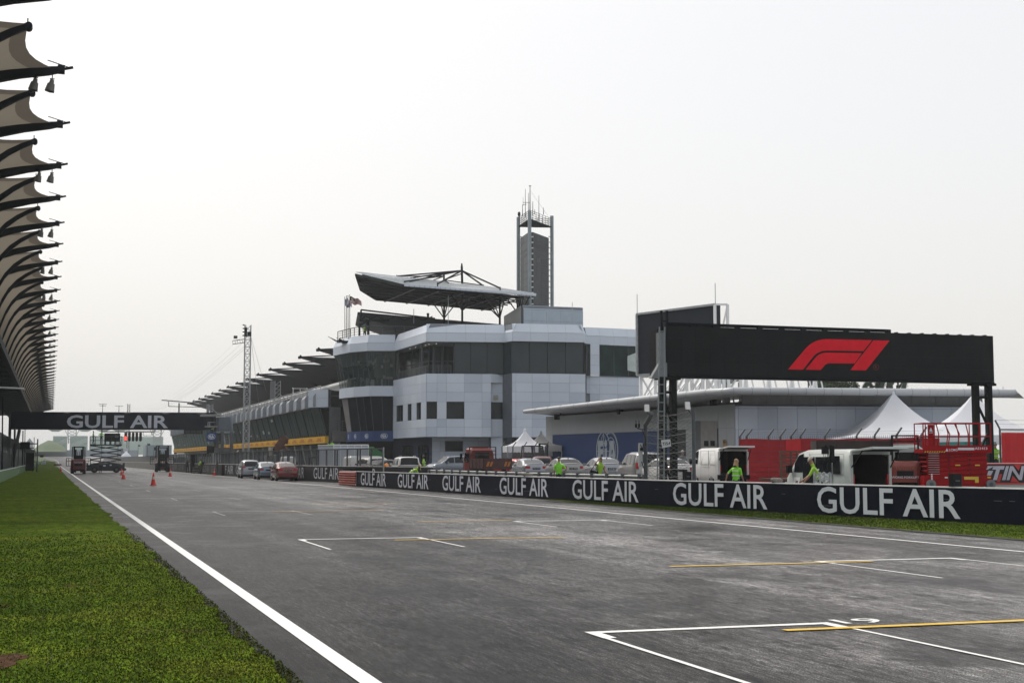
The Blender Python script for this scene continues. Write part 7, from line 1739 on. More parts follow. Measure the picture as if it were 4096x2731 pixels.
for (u_, v_, s_, lab) in ((3505, 1537, 1.5, 'fan palm with left crown above the low roof'), (3550, 1540, 1.7, 'fan palm, the middle fuller crown above the low roof'), (3590, 1540, 1.5, 'fan palm, rightmost spiky crown above the low roof'), (3472, 1550, .8, 'small spiky fan palm tip left of the palm crowns')):
    q = W(u_, v_, 160); t = thing('fan_palm', lab, 'palm', (q.x, q.y, 0)); b = B(M('palm_leaf', (.06, .10, .07), .55, 0, .3, 1)); 
    for k in range(11):
        th = rg.uniform(0, 2 * math.pi); el_ = rg.uniform(-.5, 1.3); dr = Vector((math.cos(th) * math.cos(el_), math.sin(th) * math.cos(el_) * .6, math.sin(el_))); c = q + dr * s_ * .45; sd_ = dr.cross(Vector((0, 1, 0.2))).normalized()
        for j in range(13):
            an = -1.3 + 2.6 * j / 12; f_ = (dr * math.cos(an) + sd_ * math.sin(an)); e_ = f_.cross(Vector((0, 1, .1))).normalized() * .055; b.add([c - e_, c + f_ * s_ * .62, c + e_], [(0, 1, 2)]); b.add([c - e_ * 2.2, c + f_ * s_ * .38 - e_ * 1.2, c + f_ * s_ * .38 + e_ * 1.2, c + e_ * 2.2], [(0, 1, 2, 3)])
    b.obj('crown', t); b = B(MATS['bark']); b.cyl((q.x, q.y, 0), q, .22, .16, 8); b.obj('trunk', t)
t = thing('floodlight', 'grey floodlight head tilted down just above the low roof', 'lamp', W(3250, 1530, 120)); q = W(3246, 1523, 120); b = B(steel2); b.hexa([q + Vector(p_) for p_ in ((-.3, 0, .3), (.0, 0, .35), (.0, .4, .35), (-.3, .4, .3))], [q + Vector(p_) for p_ in ((-.15, 0, .6), (.15, 0, -.1), (.15, .4, -.1), (-.15, .4, .6))]); b.prism([q + Vector((-.4, 0, .4)), q + Vector((0, 0, .45)), q + Vector((.25, 0, -.35)), q + Vector((.0, 0, -.4))], (0, .4, 0)); b.obj('lamp_head', t); b = B(steel2); b.cyl((q.x - .2, q.y + .2, 3), (q.x - .2, q.y + .2, q.z + .4), .05, n=6); b.obj('pole', t)
# wire fence below the small tents
t = thing('wire_fence', 'light wire fence with slanted post tips in front of the small tents', 'fence', (*PT(2100, 106, 1800), .25)); b = B(see_through('wire_net', (.25, .27, .27), .25)); a = W(2008, 1786, 106); c = W(2190, 1784, 106); b.quad((a.x, a.y, .2), (c.x, c.y, .2), (c.x, c.y, a.z), (a.x, a.y, a.z)); b.obj('netting', t)
for k in range(5): b = B(steel2); p_ = a.lerp(c, k / 4.2); b.bar((p_.x, p_.y, .2), (p_.x, p_.y, a.z), .07); b.bar((p_.x, p_.y, a.z), (p_.x + .25, p_.y, a.z + .35), .06); b.obj('post', t)

# ================================================================== VEHICLES (local frame: +Y forward, +X right)
def prof_at(pr, y):
    for (ya, za), (yb, zb) in zip(pr, pr[1:]):
        if ya <= y <= yb: return za + (zb - za) * (y - ya) / (yb - ya)
    return pr[0][1] if y < pr[0][0] else pr[-1][1]
def body_loft(b, L, Wd, pr, belt, roof_in, zb=.24, open_rear=False, shrink=0.0, ys=None):
    h = L / 2
    ys = ys or sorted(set([round(y, 3) for y, _ in pr] + [round(-h + L * i / 22, 3) for i in range(23)]))
    rows = []
    if open_rear: ys = [-2.3] + [y for y in ys if y > -2.29]
    def hw(y): e_ = abs(y) / h; return Wd / 2 * (1 - .10 * max(0, (e_ - .72) / .28) ** 2) - shrink
    for y in ys:
        zt = prof_at(pr, y) - shrink; w = hw(y); bz = min(belt, zt - .06); e_ = abs(y) / h; zbb = zb + .10 * max(0, (e_ - .85) / .15) + shrink
        tin = lambda z: w * (1 - roof_in * max(0, (z - belt) / max(.3, max(z_ for _, z_ in pr) - belt)))
        pts = [(w * .90, zbb), (w * .985, zbb + .14), (w, (zbb + bz) / 2 + .05), (w * .975, bz), (tin(zt - .07) * .965, max(bz + .01, zt - .07)), (tin(zt) * .80, zt - .012), (tin(zt) * .4, zt + .01), (0, zt + .016)]
        rows.append([(x, y, z) for x, z in pts] + [(-x, y, z) for x, z in pts[-2::-1]])
    b.grid(rows)
    for f_ in range(len(b.f)): b.f[f_] = b.f[f_]
    if not open_rear:
        b.sm = False; o_ = len(b.v); b.v += rows[0]; b.f.append(tuple(range(o_, o_ + len(rows[0])))); b.m.append(b.cur); b.smooth.append(False)
    o_ = len(b.v); b.v += rows[-1]; b.f.append(tuple(range(o_ + len(rows[-1]) - 1, o_ - 1, -1))); b.m.append(b.cur); b.smooth.append(False)
    return hw
def wheel_obj(t, x, y, r, w=.2, name='wheel'):
    b = B(rubber); s_ = 1 if x > 0 else -1; b.cyl((x - s_ * w, y, r), (x, y, r), r, n=20); o = b.obj(name, t, True)
    b = B(chrome); b.cyl((x, y, r), (x + s_ * .012, y, r), r * .62, n=16)
    for k in range(5): a_ = 2 * math.pi * k / 5; b.bar((x + s_ * .02, y, r), (x + s_ * .02, y + r * .58 * math.cos(a_), r + r * .58 * math.sin(a_)), .05, .02)
    b.use(black); b.cyl((x + s_ * .005, y, r), (x + s_ * .008, y, r), r * .68, n=16); b.obj('rim', o, True)
    o2 = B(dark); o2.cyl((x - s_ * w * .8, y, r + .03), (x + s_ * .004 - s_ * .03, y, r + .03), r * 1.18, n=20)
    return o, o2
CARS = {
 'sedan': dict(L=4.42, W=1.73, pr=[(-2.21, .62), (-2.17, 1.02), (-2.05, 1.075), (-1.62, 1.10), (-1.0, 1.37), (-.35, 1.475), (.25, 1.455), (.62, 1.36), (1.28, 1.0), (1.75, .92), (2.1, .78), (2.21, .55)], belt=.95, roof_in=.24, wr=.31, wy=(-1.30, 1.28), sw=((-1.42, -.55), (-.48, .28), (.34, 1.0)), rg=(-1.52, -1.0, .66), fg=(.66, 1.22, .66), lamp=.88, lw=.34, plate=.80),
 'mpv': dict(L=4.55, W=1.77, pr=[(-2.27, .6), (-2.25, 1.1), (-2.12, 1.62), (-1.9, 1.74), (-.4, 1.77), (.45, 1.70), (1.30, 1.10), (1.95, .98), (2.2, .85), (2.27, .55)], belt=1.02, roof_in=.20, wr=.33, wy=(-1.38, 1.38), sw=((-1.95, -1.1), (-1.02, -.10), (-.02, 1.0)), rg=(-2.235, -2.10, .66), fg=(.55, 1.25, .68), lamp=1.0, lw=.16, plate=.72),
 'hatch': dict(L=4.2, W=1.71, pr=[(-2.1, .6), (-2.08, 1.0), (-1.85, 1.42), (-1.55, 1.60), (-.3, 1.64), (.5, 1.55), (1.2, 1.06), (1.8, .95), (2.05, .8), (2.1, .5)], belt=.98, roof_in=.22, wr=.31, wy=(-1.28, 1.28), sw=((-1.6, -.85), (-.78, .05), (.12, .95)), rg=(-2.06, -1.72, .64), fg=(.58, 1.16, .66), lamp=1.02, lw=.3, plate=.85),
 'pickup': dict(L=5.2, W=1.83, pr=[(-2.6, .7), (-2.58, 1.12), (-2.45, 1.62), (-2.3, 1.78), (-.6, 1.80), (.35, 1.77), (1.1, 1.16), (1.9, 1.08), (2.5, .95), (2.6, .6)], belt=1.12, roof_in=.16, wr=.37, wy=(-1.55, 1.55), sw=((-2.2, -.85), (-.62, .02), (.08, .85)), rg=(-2.565, -2.36, .70), fg=(.45, 1.08, .66), lamp=.98, lw=.14, plate=.62),
 'van': dict(L=4.7, W=1.70, pr=[(-2.35, .55), (-2.34, 1.75), (-2.25, 1.94), (-2.0, 1.98), (.9, 1.98), (1.35, 1.90), (2.0, 1.18), (2.28, 1.02), (2.35, .55)], belt=1.12, roof_in=.10, wr=.33, wy=(-1.35, 1.25), sw=((.98, 1.62),), rg=None, fg=(1.42, 1.98, .70), lamp=.95, lw=.12, plate=.6)}
def vehicle(name, lab, cat, u, d, kind, paint, az, z=None, u_v=1850, glass=None, opts=(), rear_paint=None, plate_t=None):
    K = CARS[kind]; p_ = W(u, u_v, d); z = gz(p_.x, p_.y) + .03 if z is None else z
    t = thing(name, lab, cat, (p_.x, p_.y, z), R(-az)); g_ = glass or glassc
    L_, Wd, pr, belt, rin = K['L'], K['W'], K['pr'], K['belt'], K['roof_in']; h = L_ / 2; zmax = max(q for _, q in pr)
    b = B(paint); hw = body_loft(b, L_, Wd, pr, belt, rin, open_rear='hatch_open' in opts)
    b.use(black); b.box(-Wd * .44, Wd * .44, -h + .25, h - .25, .19, .30); b.box(-Wd * .40, Wd * .40, -h + .01, -h + .1, .27, .42)
    b.obj('body', t, True)
    wells = B(dark)
    for x in (-Wd / 2 + .015, Wd / 2 - .015):
        for y in K['wy']:
            o, _ = wheel_obj(t, x, y, K['wr']); s_ = 1 if x > 0 else -1; vs = []
            n = 16
            for i in range(n + 1): a_ = math.pi * i / n; vs.append((x + s_ * .004, y + (K['wr'] * 1.2) * math.cos(a_), K['wr'] + (K['wr'] * 1.2) * math.sin(a_)))
            wells.add(vs, [tuple(range(n + 1))])
    wells.obj('wheel_arch', t, True)
    def side_pt(y, z, s_): w = hw(y) * (1 - rin * max(0, (z - belt) / max(.3, zmax - belt))) * .972; return (s_ * (w + .012), y, z)
    wins = [] if 'no_side_glass' in opts else K['sw']
    for s_ in (-1, 1):
        for (ya, yb) in wins:
            b = B(g_); n = 6; rows = []
            for i in range(n + 1):
                y = ya + (yb - ya) * i / n; zt = prof_at(pr, y) - .12; zl = belt + .04; zt = max(zt, zl + .01); rows.append([side_pt(y, zl, s_), side_pt(y, (zl + zt) / 2, s_), side_pt(y, zt, s_)])
            b.grid(rows); b.obj('window', t, True)
    def top_quad(ya, yb, wf, mat, nm, inset=.02):
        b = B(mat); rows = []; n = 5
        for i in range(n + 1):
            y = ya + (yb - ya) * i / n; zt = prof_at(pr, y); w = hw(y) * (1 - rin * max(0, (zt - belt) / (zmax - belt))) * wf * 1.22
            dy = -.014 if ya < 0 else .014; rows.append([(x_ * w, y + dy, zt + .018 - .03 * abs(x_) ** 3) for x_ in (-1, -.6, 0, .6, 1)])
        b.grid(rows); return b.obj(nm, t, True)
    if K['rg'] and 'hatch_open' not in opts: top_quad(K['rg'][0], K['rg'][1], K['rg'][2], g_ if 'rear_bright' not in opts else glasss, 'rear_window')
    if 'screen_dark' not in opts: top_quad(K['fg'][0], K['fg'][1], K['fg'][2], glassc, 'windscreen')
    for s_ in (-1, 1):
        b = B(tail); lx = s_ * (Wd / 2 - .09 - K['lw'] / 2); lh = .15 if kind in ('sedan', 'hatch') else .34
        b.hexa([(lx - K['lw'] / 2, -h - .005, K['lamp'] - lh / 2), (lx + K['lw'] / 2, -h - .005, K['lamp'] - lh / 2), (lx + K['lw'] / 2 + s_ * .03, -h + .25, K['lamp'] - lh / 2), (lx - K['lw'] / 2, -h + .12, K['lamp'] - lh / 2)], [(lx - K['lw'] / 2, -h + .01, K['lamp'] + lh / 2), (lx + K['lw'] / 2, -h + .01, K['lamp'] + lh / 2), (lx + K['lw'] / 2 + s_ * .03, -h + .25, K['lamp'] + lh / 2), (lx - K['lw'] / 2, -h + .12, K['lamp'] + lh / 2)]); b.obj('tail_light', t, True)
        b = B(headl); b.box(lx - .15, lx + .15, h - .2, h - .04, .66 if kind != 'pickup' else .82, .80 if kind != 'pickup' else .98); b.obj('headlight', t, True)
        b = B(paint if kind != 'van' else black); mx = s_ * (Wd / 2 + .10); my = K['fg'][0] + .18 if kind != 'van' else 1.75; b.box(mx - .09, mx + .09, my - .05, my + .10, belt + .02, belt + .19 + (.1 if kind == 'van' else 0)); b.bar((s_ * (Wd / 2 - .06), my + .03, belt + .03), (mx, my + .03, belt + .06), .04); b.obj('wing_mirror', t, True)
    b = B(black); b.box(-.26, .26, -h - .022, -h + .02, K['plate'] - .06, K['plate'] + .06); o = b.obj('number_plate', t, True)
    if plate_t: b = B(whitep); text_quad(b, plate_t, (-.22, -h - .03, K['plate'] - .035), (.22, -h - .03, K['plate'] - .035), (-.22, -h - .03, K['plate'] + .035)); b.obj('plate_digits', o, True)
    b = B(steel2)
    if kind == 'sedan': b.box(-Wd * .40, Wd * .40, -h - .012, -h + .04, K['lamp'] + .095, K['lamp'] + .125) if False else None; b.bar((-Wd * .37, -h + .10, 1.085), (Wd * .37, -h + .10, 1.085), .03); b.prism([(0 - .02, -.85, 1.41), (.02, -.85, 1.41), (.02, -1.02, 1.46), (-.02, -1.02, 1.46)], (0, .05, .02)); b.obj('roof_fin', t, True)
    if 'roof_rack' in opts:
        b = B(galv); 
        for x in (-.55, .55): b.bar((x, -2.0, zmax + .06), (x, -.7, zmax + .06), .05); b.bar((x, -2.0, zmax - .02), (x, -2.0, zmax + .06), .05); b.bar((x, -.7, zmax - .02), (x, -.7, zmax + .06), .05)
        b.obj('roof_rail', t, True)
    if kind == 'pickup':
        b = B(black); b.box(-Wd / 2 + .03, Wd / 2 - .03, -h - .02, -h + .05, 1.08, 1.115); b.box(-Wd * .44, Wd * .44, -h - .10, -h + .02, .42, .56); b.obj('tailgate_trim', t, True)
    if 'hatch_open' in opts:
        lin = M('van_lining', (.035, .037, .037), .8); b = B(lin); ys = [-2.33, -1.5, -.6, .2, .8]
        body_loft(b, L_, Wd, pr, belt, rin, shrink=.05, ys=ys, open_rear=True); b.box(-Wd / 2 + .1, Wd / 2 - .1, -2.3, .8, .62, .66); b.obj('cargo_lining', t, True)
        b = B(paint)
        b.hexa([(-.72, -2.34, 1.90), (.72, -2.34, 1.90), (.68, -3.65, 1.98), (-.68, -3.65, 1.98)], [(-.72, -2.30, 1.95), (.72, -2.30, 1.95), (.68, -3.62, 2.06), (-.68, -3.62, 2.06)]); b.use(black); b.box(-.5, .5, -3.3, -2.7, 1.90, 1.945); b.obj('tailgate', t, True)
        b = B(black); b.box(-Wd / 2 + .02, Wd / 2 - .02, -h - .06, -h + .06, .38, .62); b.bar((-.76, -2.3, 1.3), (-.70, -3.0, 1.93), .03); b.bar((.76, -2.3, 1.3), (.70, -3.0, 1.93), .03); b.obj('rear_bumper', t, True)
        b = B(paint)
        for s_ in (-1, 1): b.box(s_ * (Wd / 2 - .10) - .05, s_ * (Wd / 2 - .10) + .05, -h - .012, -h + .06, .6, 1.78)
        b.box(-Wd / 2 + .1, Wd / 2 - .1, -h - .01, -h + .08, 1.80, 1.92); b.obj('rear_frame', t, True)
    if 'panel_lines' in opts:
        b = B(M('panel_crease', (.30, .31, .30), .5))
        for s_ in (-1, 1):
            X = s_ * (Wd / 2 * .985 + .008)
            for ya, yb in ((-2.0, -.95), (-.88, .35)):
                for (z0, z1) in ((1.12, 1.14), (1.80, 1.815)): b.box(X - .004, X + .004, ya, yb, z0, z1)
                for yy in (ya, yb): b.box(X - .004, X + .004, yy - .008, yy + .008, 1.12, 1.80)
            b.box(X - .004, X + .006, -1.2, .2, .98, 1.0); b.box(X - .004, X + .004, -.92, -.90, .35, 1.85); b.box(X - .004, X + .004, .40, .42, .35, 1.85)
        b.obj('panel_line', t, True)
    return t
silver = M('silver_paint', (.25, .27, .30), .26, .35, .04, spec=.6, coat=.5); silver2 = M('silver_paint_blue', (.17, .20, .24), .26, .4, .04, coat=.5); champ = M('champagne_paint', (.25, .255, .25), .28, .35, .04, coat=.4)
white_p = M('white_paint', (.62, .62, .61), .3, 0, .04, coat=.4); creamw = M('aged_white_paint', (.40, .44, .42), .42, 0, .08, 3, coat=.2)
maroon = M('maroon_paint', (.14, .018, .016), .25, .3, .04, coat=.6); bluegrey = M('blue_grey_paint', (.12, .17, .22), .25, .4, .04, coat=.6); redp = M('red_paint', (.50, .015, .025), .25, .1, .04, coat=.5); darkred = M('dark_red_paint', (.10, .012, .018), .3, .2, .05, coat=.4); blackp = M('black_paint', (.015, .017, .02), .2, .2, .05, coat=.6)
vehicle('parked_car', 'silver people carrier, leftmost of the three cars waiting by the pit wall', 'car', 996, 129, 'hatch', silver, 2.0, .0, opts=('rear_bright0',))
vehicle('parked_car', 'blue-grey saloon, middle one of the three cars waiting by the pit wall', 'car', 1064, 120, 'sedan', bluegrey, 1.5, .0, opts=('rear_bright',))
vehicle('parked_car', 'dark red saloon, rightmost of the three cars waiting by the pit wall', 'car', 1137, 112.5, 'sedan', maroon, 1.0, .0, opts=('rear_bright',), plate_t='UPM 9954')
vehicle('pickup_truck', 'white pickup with roof rack and dark rear canopy window behind the barrier', 'pickup', 1620, 111, 'pickup', white_p, 6, opts=('roof_rack',))
vehicle('parked_car', 'grey-blue people carrier facing left before the silver ground-floor wall', 'car', 1800, 140, 'mpv', silver2, -103)
vehicle('parked_car', 'silver saloon with bright rear window next to the red truck', 'car', 2113, 98, 'sedan', silver, 4, opts=('rear_bright',), plate_t='WJV 8333')
vehicle('parked_car', 'silver saloon with dark rear window, middle of the three parked before the blue banner', 'car', 2258, 93, 'sedan', champ, 5, plate_t='VKC 9364')
vehicle('parked_car', 'bright silver saloon parked below the FIA emblem', 'car', 2412, 87.5, 'sedan', silver, 7, opts=('rear_bright',), plate_t='VHF 8673')
vehicle('parked_car', 'champagne people carrier with tall tail lights left of the fence panel', 'car', 2560, 82, 'mpv', champ, 9)
vehicle('parked_car', 'white saloon seen through the chain-link fence panel', 'car', 2670, 78, 'sedan', white_p, 3)
vehicle('parked_car', 'bright red low car mostly hidden behind the silver saloon beside the truck', 'car', 2062, 106, 'sedan', redp, -20)
vehicle('parked_car', 'dark red car glimpsed between the two left silver saloons', 'car', 2170, 104, 'hatch', darkred, 20)
vehicle('parked_car', 'white hatchback behind the pit wall fence, left of the pickup', 'car', 1510, 128, 'hatch', white_p, 55, opts=())
vehicle('parked_car', 'black car between the white hatchback and the pickup', 'car', 1545, 122, 'sedan', blackp, 60)
vehicle('parked_car', 'white car roof showing just behind the red truck bed', 'car', 1985, 135, 'sedan', white_p, 80)
vehicle('delivery_van', 'plain white panel van with raised tailgate in front of the red cloth fence', 'van', 2875, 74, 'van', white_p, 8, opts=('hatch_open', 'panel_lines', 'no_side_glass0'))
v2 = vehicle('delivery_van', 'aged greenish-white van marked BTP2 with raised tailgate and open side door', 'van', 3345, 51.5, 'van', creamw, 1.0, z=.02, opts=('hatch_open', 'panel_lines'))
b = B(dark); X = -(1.70 / 2 * .985 + .02); b.box(X - .002, X + .004, .02, .92, .45, 1.72); b.obj('side_door_opening', v2, True)
b = B(glassc); b.box(X - .012, X + .0, -1.15, -.05, 1.14, 1.72); b.box(X - .012, X, -1.75, -1.28, 1.12, 1.75); b.obj('window', v2, True)
b = B(creamw); b.box(X - .03, X + .01, -1.2, 0.0, .45, 1.13); b.obj('sliding_door', v2, True)
b = B(whitep); b.box(X - .016, X + .004, 1.12, 1.58, .5, .98); o = b.obj('door_notice', v2, True); b = B(black); text_quad(b, 'BTP2', (X - .022, 1.52, .55), (X - .022, 1.18, .55), (X - .022, 1.52, .64)); text_quad(b, 'FI', (X - .022, 1.46, .76), (X - .022, 1.24, .76), (X - .022, 1.46, .85), shear=.5, off=.04); b.obj('notice_lettering', o, True)
vehicle('delivery_van', 'white van rear seen through the pit wall fence below the yellow fascia', 'van', 1152, 150, 'van', M('dull_white_paint', (.5, .52, .52), .5), 9, z=.0)
vehicle('delivery_van', 'long white van behind the pit wall fence in front of the glazed container', 'van', 1475, 136, 'van', white_p, 75, z=.0)

# ---- flatbed truck, red cab and dark dropside bed
def truck(lab, u, d, az, cabp, bedm, z=None, chev=True, rack=True, bed_h=.62, L=4.9, name='flatbed_truck'):
    p_ = W(u, 1850, d); z = gz(p_.x, p_.y) + .03 if z is None else z; t = thing(name, lab, 'truck', (p_.x, p_.y, z), R(-az)); h = L / 2; w = .92
    b = B(cabp); pr = [(h - 1.55, .55), (h - 1.54, 1.95), (h - 1.35, 2.12), (h - .45, 2.14), (h - .22, 1.95), (h - .02, 1.15), (h, .5)]
    rows = []
    for y, zt in pr:
        ww = .84 if y < h - .3 else .82
        rows.append([(ww * .97, y, .42), (ww, y, .8), (ww, y, min(1.2, zt)), (ww * .93, y, max(min(1.2, zt), zt - .10)), (ww * .75, y, zt), (-ww * .75, y, zt), (-ww * .93, y, max(min(1.2, zt), zt - .10)), (-ww, y, min(1.2, zt)), (-ww, y, .8), (-ww * .97, y, .42)])
    b.grid(rows, False); n0 = len(rows[0])
    for rr, fl_ in ((rows[0], 0), (rows[-1], 1)): o_ = len(b.v); b.v += rr; b.f.append(tuple(range(o_, o_ + n0)) if fl_ == 0 else tuple(range(o_ + n0 - 1, o_ - 1, -1))); b.m.append(b.cur); b.smooth.append(False)
    b.box(-.5, .5, h - 1.3, h - .6, 2.12, 2.2); b.obj('cab', t, True)
    b = B(glassc); b.add([(-.74, h - .195, 1.90), (.74, h - .195, 1.90), (.78, h + .01, 1.18), (-.78, h + .01, 1.18)], [(0, 1, 2, 3)]); b.box(-.48, .48, h - 1.575, h - 1.555, 1.45, 1.85); b.obj('windscreen', t, True)
    for s_ in (-1, 1): b = B(glassc); b.box(s_ * .845 - .006, s_ * .845 + .006, h - 1.3, h - .42, 1.22, 1.82); b.obj('window', t, True); b = B(black); b.box(s_ * 1.02 - .07, s_ * 1.02 + .07, h - .18, h - .1, 1.4, 1.75); b.bar((s_ * .84, h - .2, 1.8), (s_ * 1.02, h - .14, 1.76), .03); b.obj('wing_mirror', t, True); b = B(headl); b.box(s_ * .66 - .13, s_ * .66 + .13, h - .02, h + .03, .62, .8); b.obj('headlight', t, True)
    b = B(black); b.box(-.85, .85, h - .05, h + .06, .35, .58); b.box(-.35, .35, -h + .1, h - .5, .45, .62); b.obj('chassis', t, True)
    b = B(bedm); z0 = .82
    b.box(-w, w, -h, h - 1.65, z0 - .08, z0); b.box(-w, w, -h, -h + .05, z0, z0 + bed_h)
    for s_ in (-1, 1):
        b.box(s_ * w - .03, s_ * w + .03, -h + .06, h - 1.65, z0, z0 + bed_h)
        for k in range(5): yy = -h + .1 + k * (L - 1.85) / 4; b.box(s_ * w - .05, s_ * w + .05, yy - .04, yy + .04, z0, z0 + bed_h + .03)
    b.box(-w, w, h - 1.72, h - 1.66, z0, 1.3); b.obj('load_bed', t, True)
    if rack:
        b = B(bedm)
        for x in (-.9, .9): b.bar((x, h - 1.68, z0), (x, h - 1.68, 2.2), .07)
        for z_ in (1.7, 1.95, 2.2): b.bar((-.9, h - 1.68, z_), (.9, h - 1.68, z_), .05)
        b.obj('rack', t, True)
    if chev:
        b = B(M('chevron_orange', (.38, .13, .012), .6))
        for x0_ in (-.8, -.58, .38, .6): b.prism([(x0_, -h - .004, z0 + .12), (x0_ + .14, -h - .004, z0 + .12), (x0_ + .26, -h - .004, z0 + .42), (x0_ + .12, -h - .004, z0 + .42)], (0, -.006, 0))
        b.obj('chevron_plate', t, True)
    for x in (-.86, .86):
        for y in (h - .75, -h + 1.1): wheel_obj(t, x, y, .37, .24)
    for s_ in (-1, 1): b = B(tail); b.box(s_ * .75 - .1, s_ * .75 + .1, -h - .03, -h, .6, .7); b.obj('tail_light', t, True)
    return t
orange_p = M('orange_red_paint', (.16, .014, .010), .4, 0, .1, 3); bedr = M('rusty_maroon_bed', (.055, .020, .020), .6, 0, .25, 3); bedk = M('dark_brown_bed', (.03, .018, .016), .6, 0, .2, 3)
truck('small flatbed truck with orange-red cab and dark maroon bed with chevrons', 1945, 93, -1, orange_p, bedr)
tk = truck('white-cab flatbed truck facing right behind the BTP2 van', 3478, 63.5, 112, creamw, bedk, z=.15, chev=False, rack=False, bed_h=1.5)
b = B(steel); b.bar((-.7, .9, 2.3), (-.7, 2.1, 2.3), .04); b.bar((.7, .9, 2.3), (.7, 2.1, 2.3), .04)
for k in range(4): b.bar((-.7, .9 + .4 * k, 2.3), (.7, .9 + .4 * k, 2.3), .03)
b.obj('roof_rack', tk, True)
t = thing('slatted_truck_bed', 'brown slatted truck body showing left of the BTP2 van', 'truck', (*PT(3128, 60, 1850), .05)); a = W(3124, 1880, 60); c = W(3200, 1818, 60); b = B(M('brown_slats', (.10, .045, .03), .7)); z0_ = .25
for k in range(9): z_ = .9 + k * .13; b.box(a.x, c.x + 1, a.y, a.y + .05, z_, z_ + .08)
for xx in (a.x, a.x + .5, c.x, c.x + .9): b.box(xx - .03, xx + .03, a.y - .02, a.y + .07, z0_, 2.02)
b.box(a.x, c.x + 1, a.y, a.y + 2, .75, .85); b.obj('load_bed', t); b = B(rubber); b.cyl((a.x + .4, a.y, .42), (a.x + .4, a.y + .25, .42), .36, n=14); b.cyl((c.x + .6, a.y, .42), (c.x + .6, a.y + .25, .42), .36, n=14); b.obj('wheel', t)

# ---- forklifts
def forklift(lab, u, d, az, s, mast_h, paint, z=0, text=None, text2=None, name='forklift', side_frames=False, cage=black):
    p_ = W(u, 1870, d); t = thing(name, lab, 'forklift', (p_.x, p_.y, z), R(-az)); t.scale = (s, s, s)
    w = .58; b = B(paint)
    rows = []
    for y, hw_, z0, z1 in ((-1.25, .42, .35, .95), (-1.15, .55, .2, 1.12), (-.6, w, .18, 1.15), (.1, w, .18, .80), (.9, w, .2, .72)):
        rows.append([(hw_, y, z0), (hw_, y, (z0 + z1) / 2), (hw_ * .97, y, z1 - .06), (hw_ * .85, y, z1), (-hw_ * .85, y, z1), (-hw_ * .97, y, z1 - .06), (-hw_, y, (z0 + z1) / 2), (-hw_, y, z0)])
    b.grid(rows, False)
    for rr in (rows[0][::-1], rows[-1]): o_ = len(b.v); b.v += rr; b.f.append(tuple(range(o_ + 7, o_ - 1, -1))); b.m.append(b.cur); b.smooth.append(False)
    o = b.obj('counterweight_body', t, True)
    if text: b = B(letter if text2 is None else M('faded_orange_letter', (.30, .08, .05), .6)); text_quad(b, text, (-.36, -1.262, .84), (.36, -1.262, .84), (-.36, -1.262, .93), off=.03); b.obj('lettering', o, True)
    if text2: b = B(letter); text_quad(b, text2, (-.50, -1.262, .50), (.50, -1.262, .50), (-.50, -1.262, .58), off=.01); b.obj('lettering', o, True); 
    b = B(black); b.box(-.3, .3, -1.262, -1.2, .62 if not text2 else .58, .78); b.obj('radiator_grille', o, True)
    b = B(black); b.box(-.25, .25, -.55, -.1, .9, 1.0); b.box(-.25, .25, -.62, -.5, .95, 1.45); b.obj('seat', t, True)
    b = B(cage)
    for x in (-.5, .5): b.bar((x, -.75, 1.1), (x * .95, -.62, 2.1), .07); b.bar((x, .55, .8), (x * .95, .3, 2.1), .07); b.bar((x * .95, -.62, 2.1), (x * .95, .3, 2.1), .07)
    for k in range(5): b.bar((-.47, -.6 + .22 * k, 2.12), (.47, -.6 + .22 * k, 2.12), .04)
    b.obj('overhead_guard', t, True)
    b = B(black)
    for x in (-.34, .34, -.22, .22): b.bar((x, .95, .1), (x, .95, mast_h - (.25 if abs(x) < .3 else 0)), .08, .12)
    for z_ in (mast_h - .05, mast_h * .62, 1.0, .5): b.bar((-.38, .95, z_), (.38, .95, z_), .07, .08)
    for x in (-.08, .08): b.bar((x, .92, .4), (x, .92, mast_h * .8), .04)
    b.obj('mast', t, True)
    b = B(steel)
    for x in (-.22, .22): b.box(x - .06, x + .06, 1.05, 2.0, .08, .12); b.box(x - .06, x + .06, 1.0, 1.06, .08, .6)
    b.obj('fork', t, True)
    for x in (-.58, .58): wheel_obj(t, x, .62, .33, .25); wheel_obj(t, x * .93, -.85, .27, .2)
    if side_frames:
        b = B(steel)
        for s_ in (-1, 1):
            for y in (-.7,):
                for z_ in (.62, 1.02, 1.22): b.bar((s_ * .58, y, z_), (s_ * .92, y, z_), .04)
                b.bar((s_ * .92, y, .6), (s_ * .92, y, 1.22), .05); b.bar((s_ * .75, y, .6), (s_ * .75, y, 1.22), .03)
        b.obj('side_guard', t, True)
    return t
forklift('dark red forklift seen from behind on the track left of the scissor lift', 313, 172, 1, 1.5, 2.18, M('dim_red_paint', (.10, .014, .016), .5), text='TOYOTA', side_frames=True)
forklift('dark forklift facing the camera on the track beside the far pit wall', 648, 198, 182, 1.7, 2.0, M('near_black_red', (.05, .012, .014), .5), side_frames=True)
forklift('orange-red forklift lettered WONG FORKLIFT behind the BTP2 van', 3622, 61.5, 34, 1.12, 1.5, M('orange_forklift_paint', (.17, .028, .018), .5, 0, .15, 4), z=.30, text='TOYOTA', text2='WONG FORKLIFT')
forklift('dark forklift cage and mast beside the end of the low building', 2136, 108, 60, 1.15, 2.3, M('forklift_grey', (.12, .12, .12), .5), z=.26)

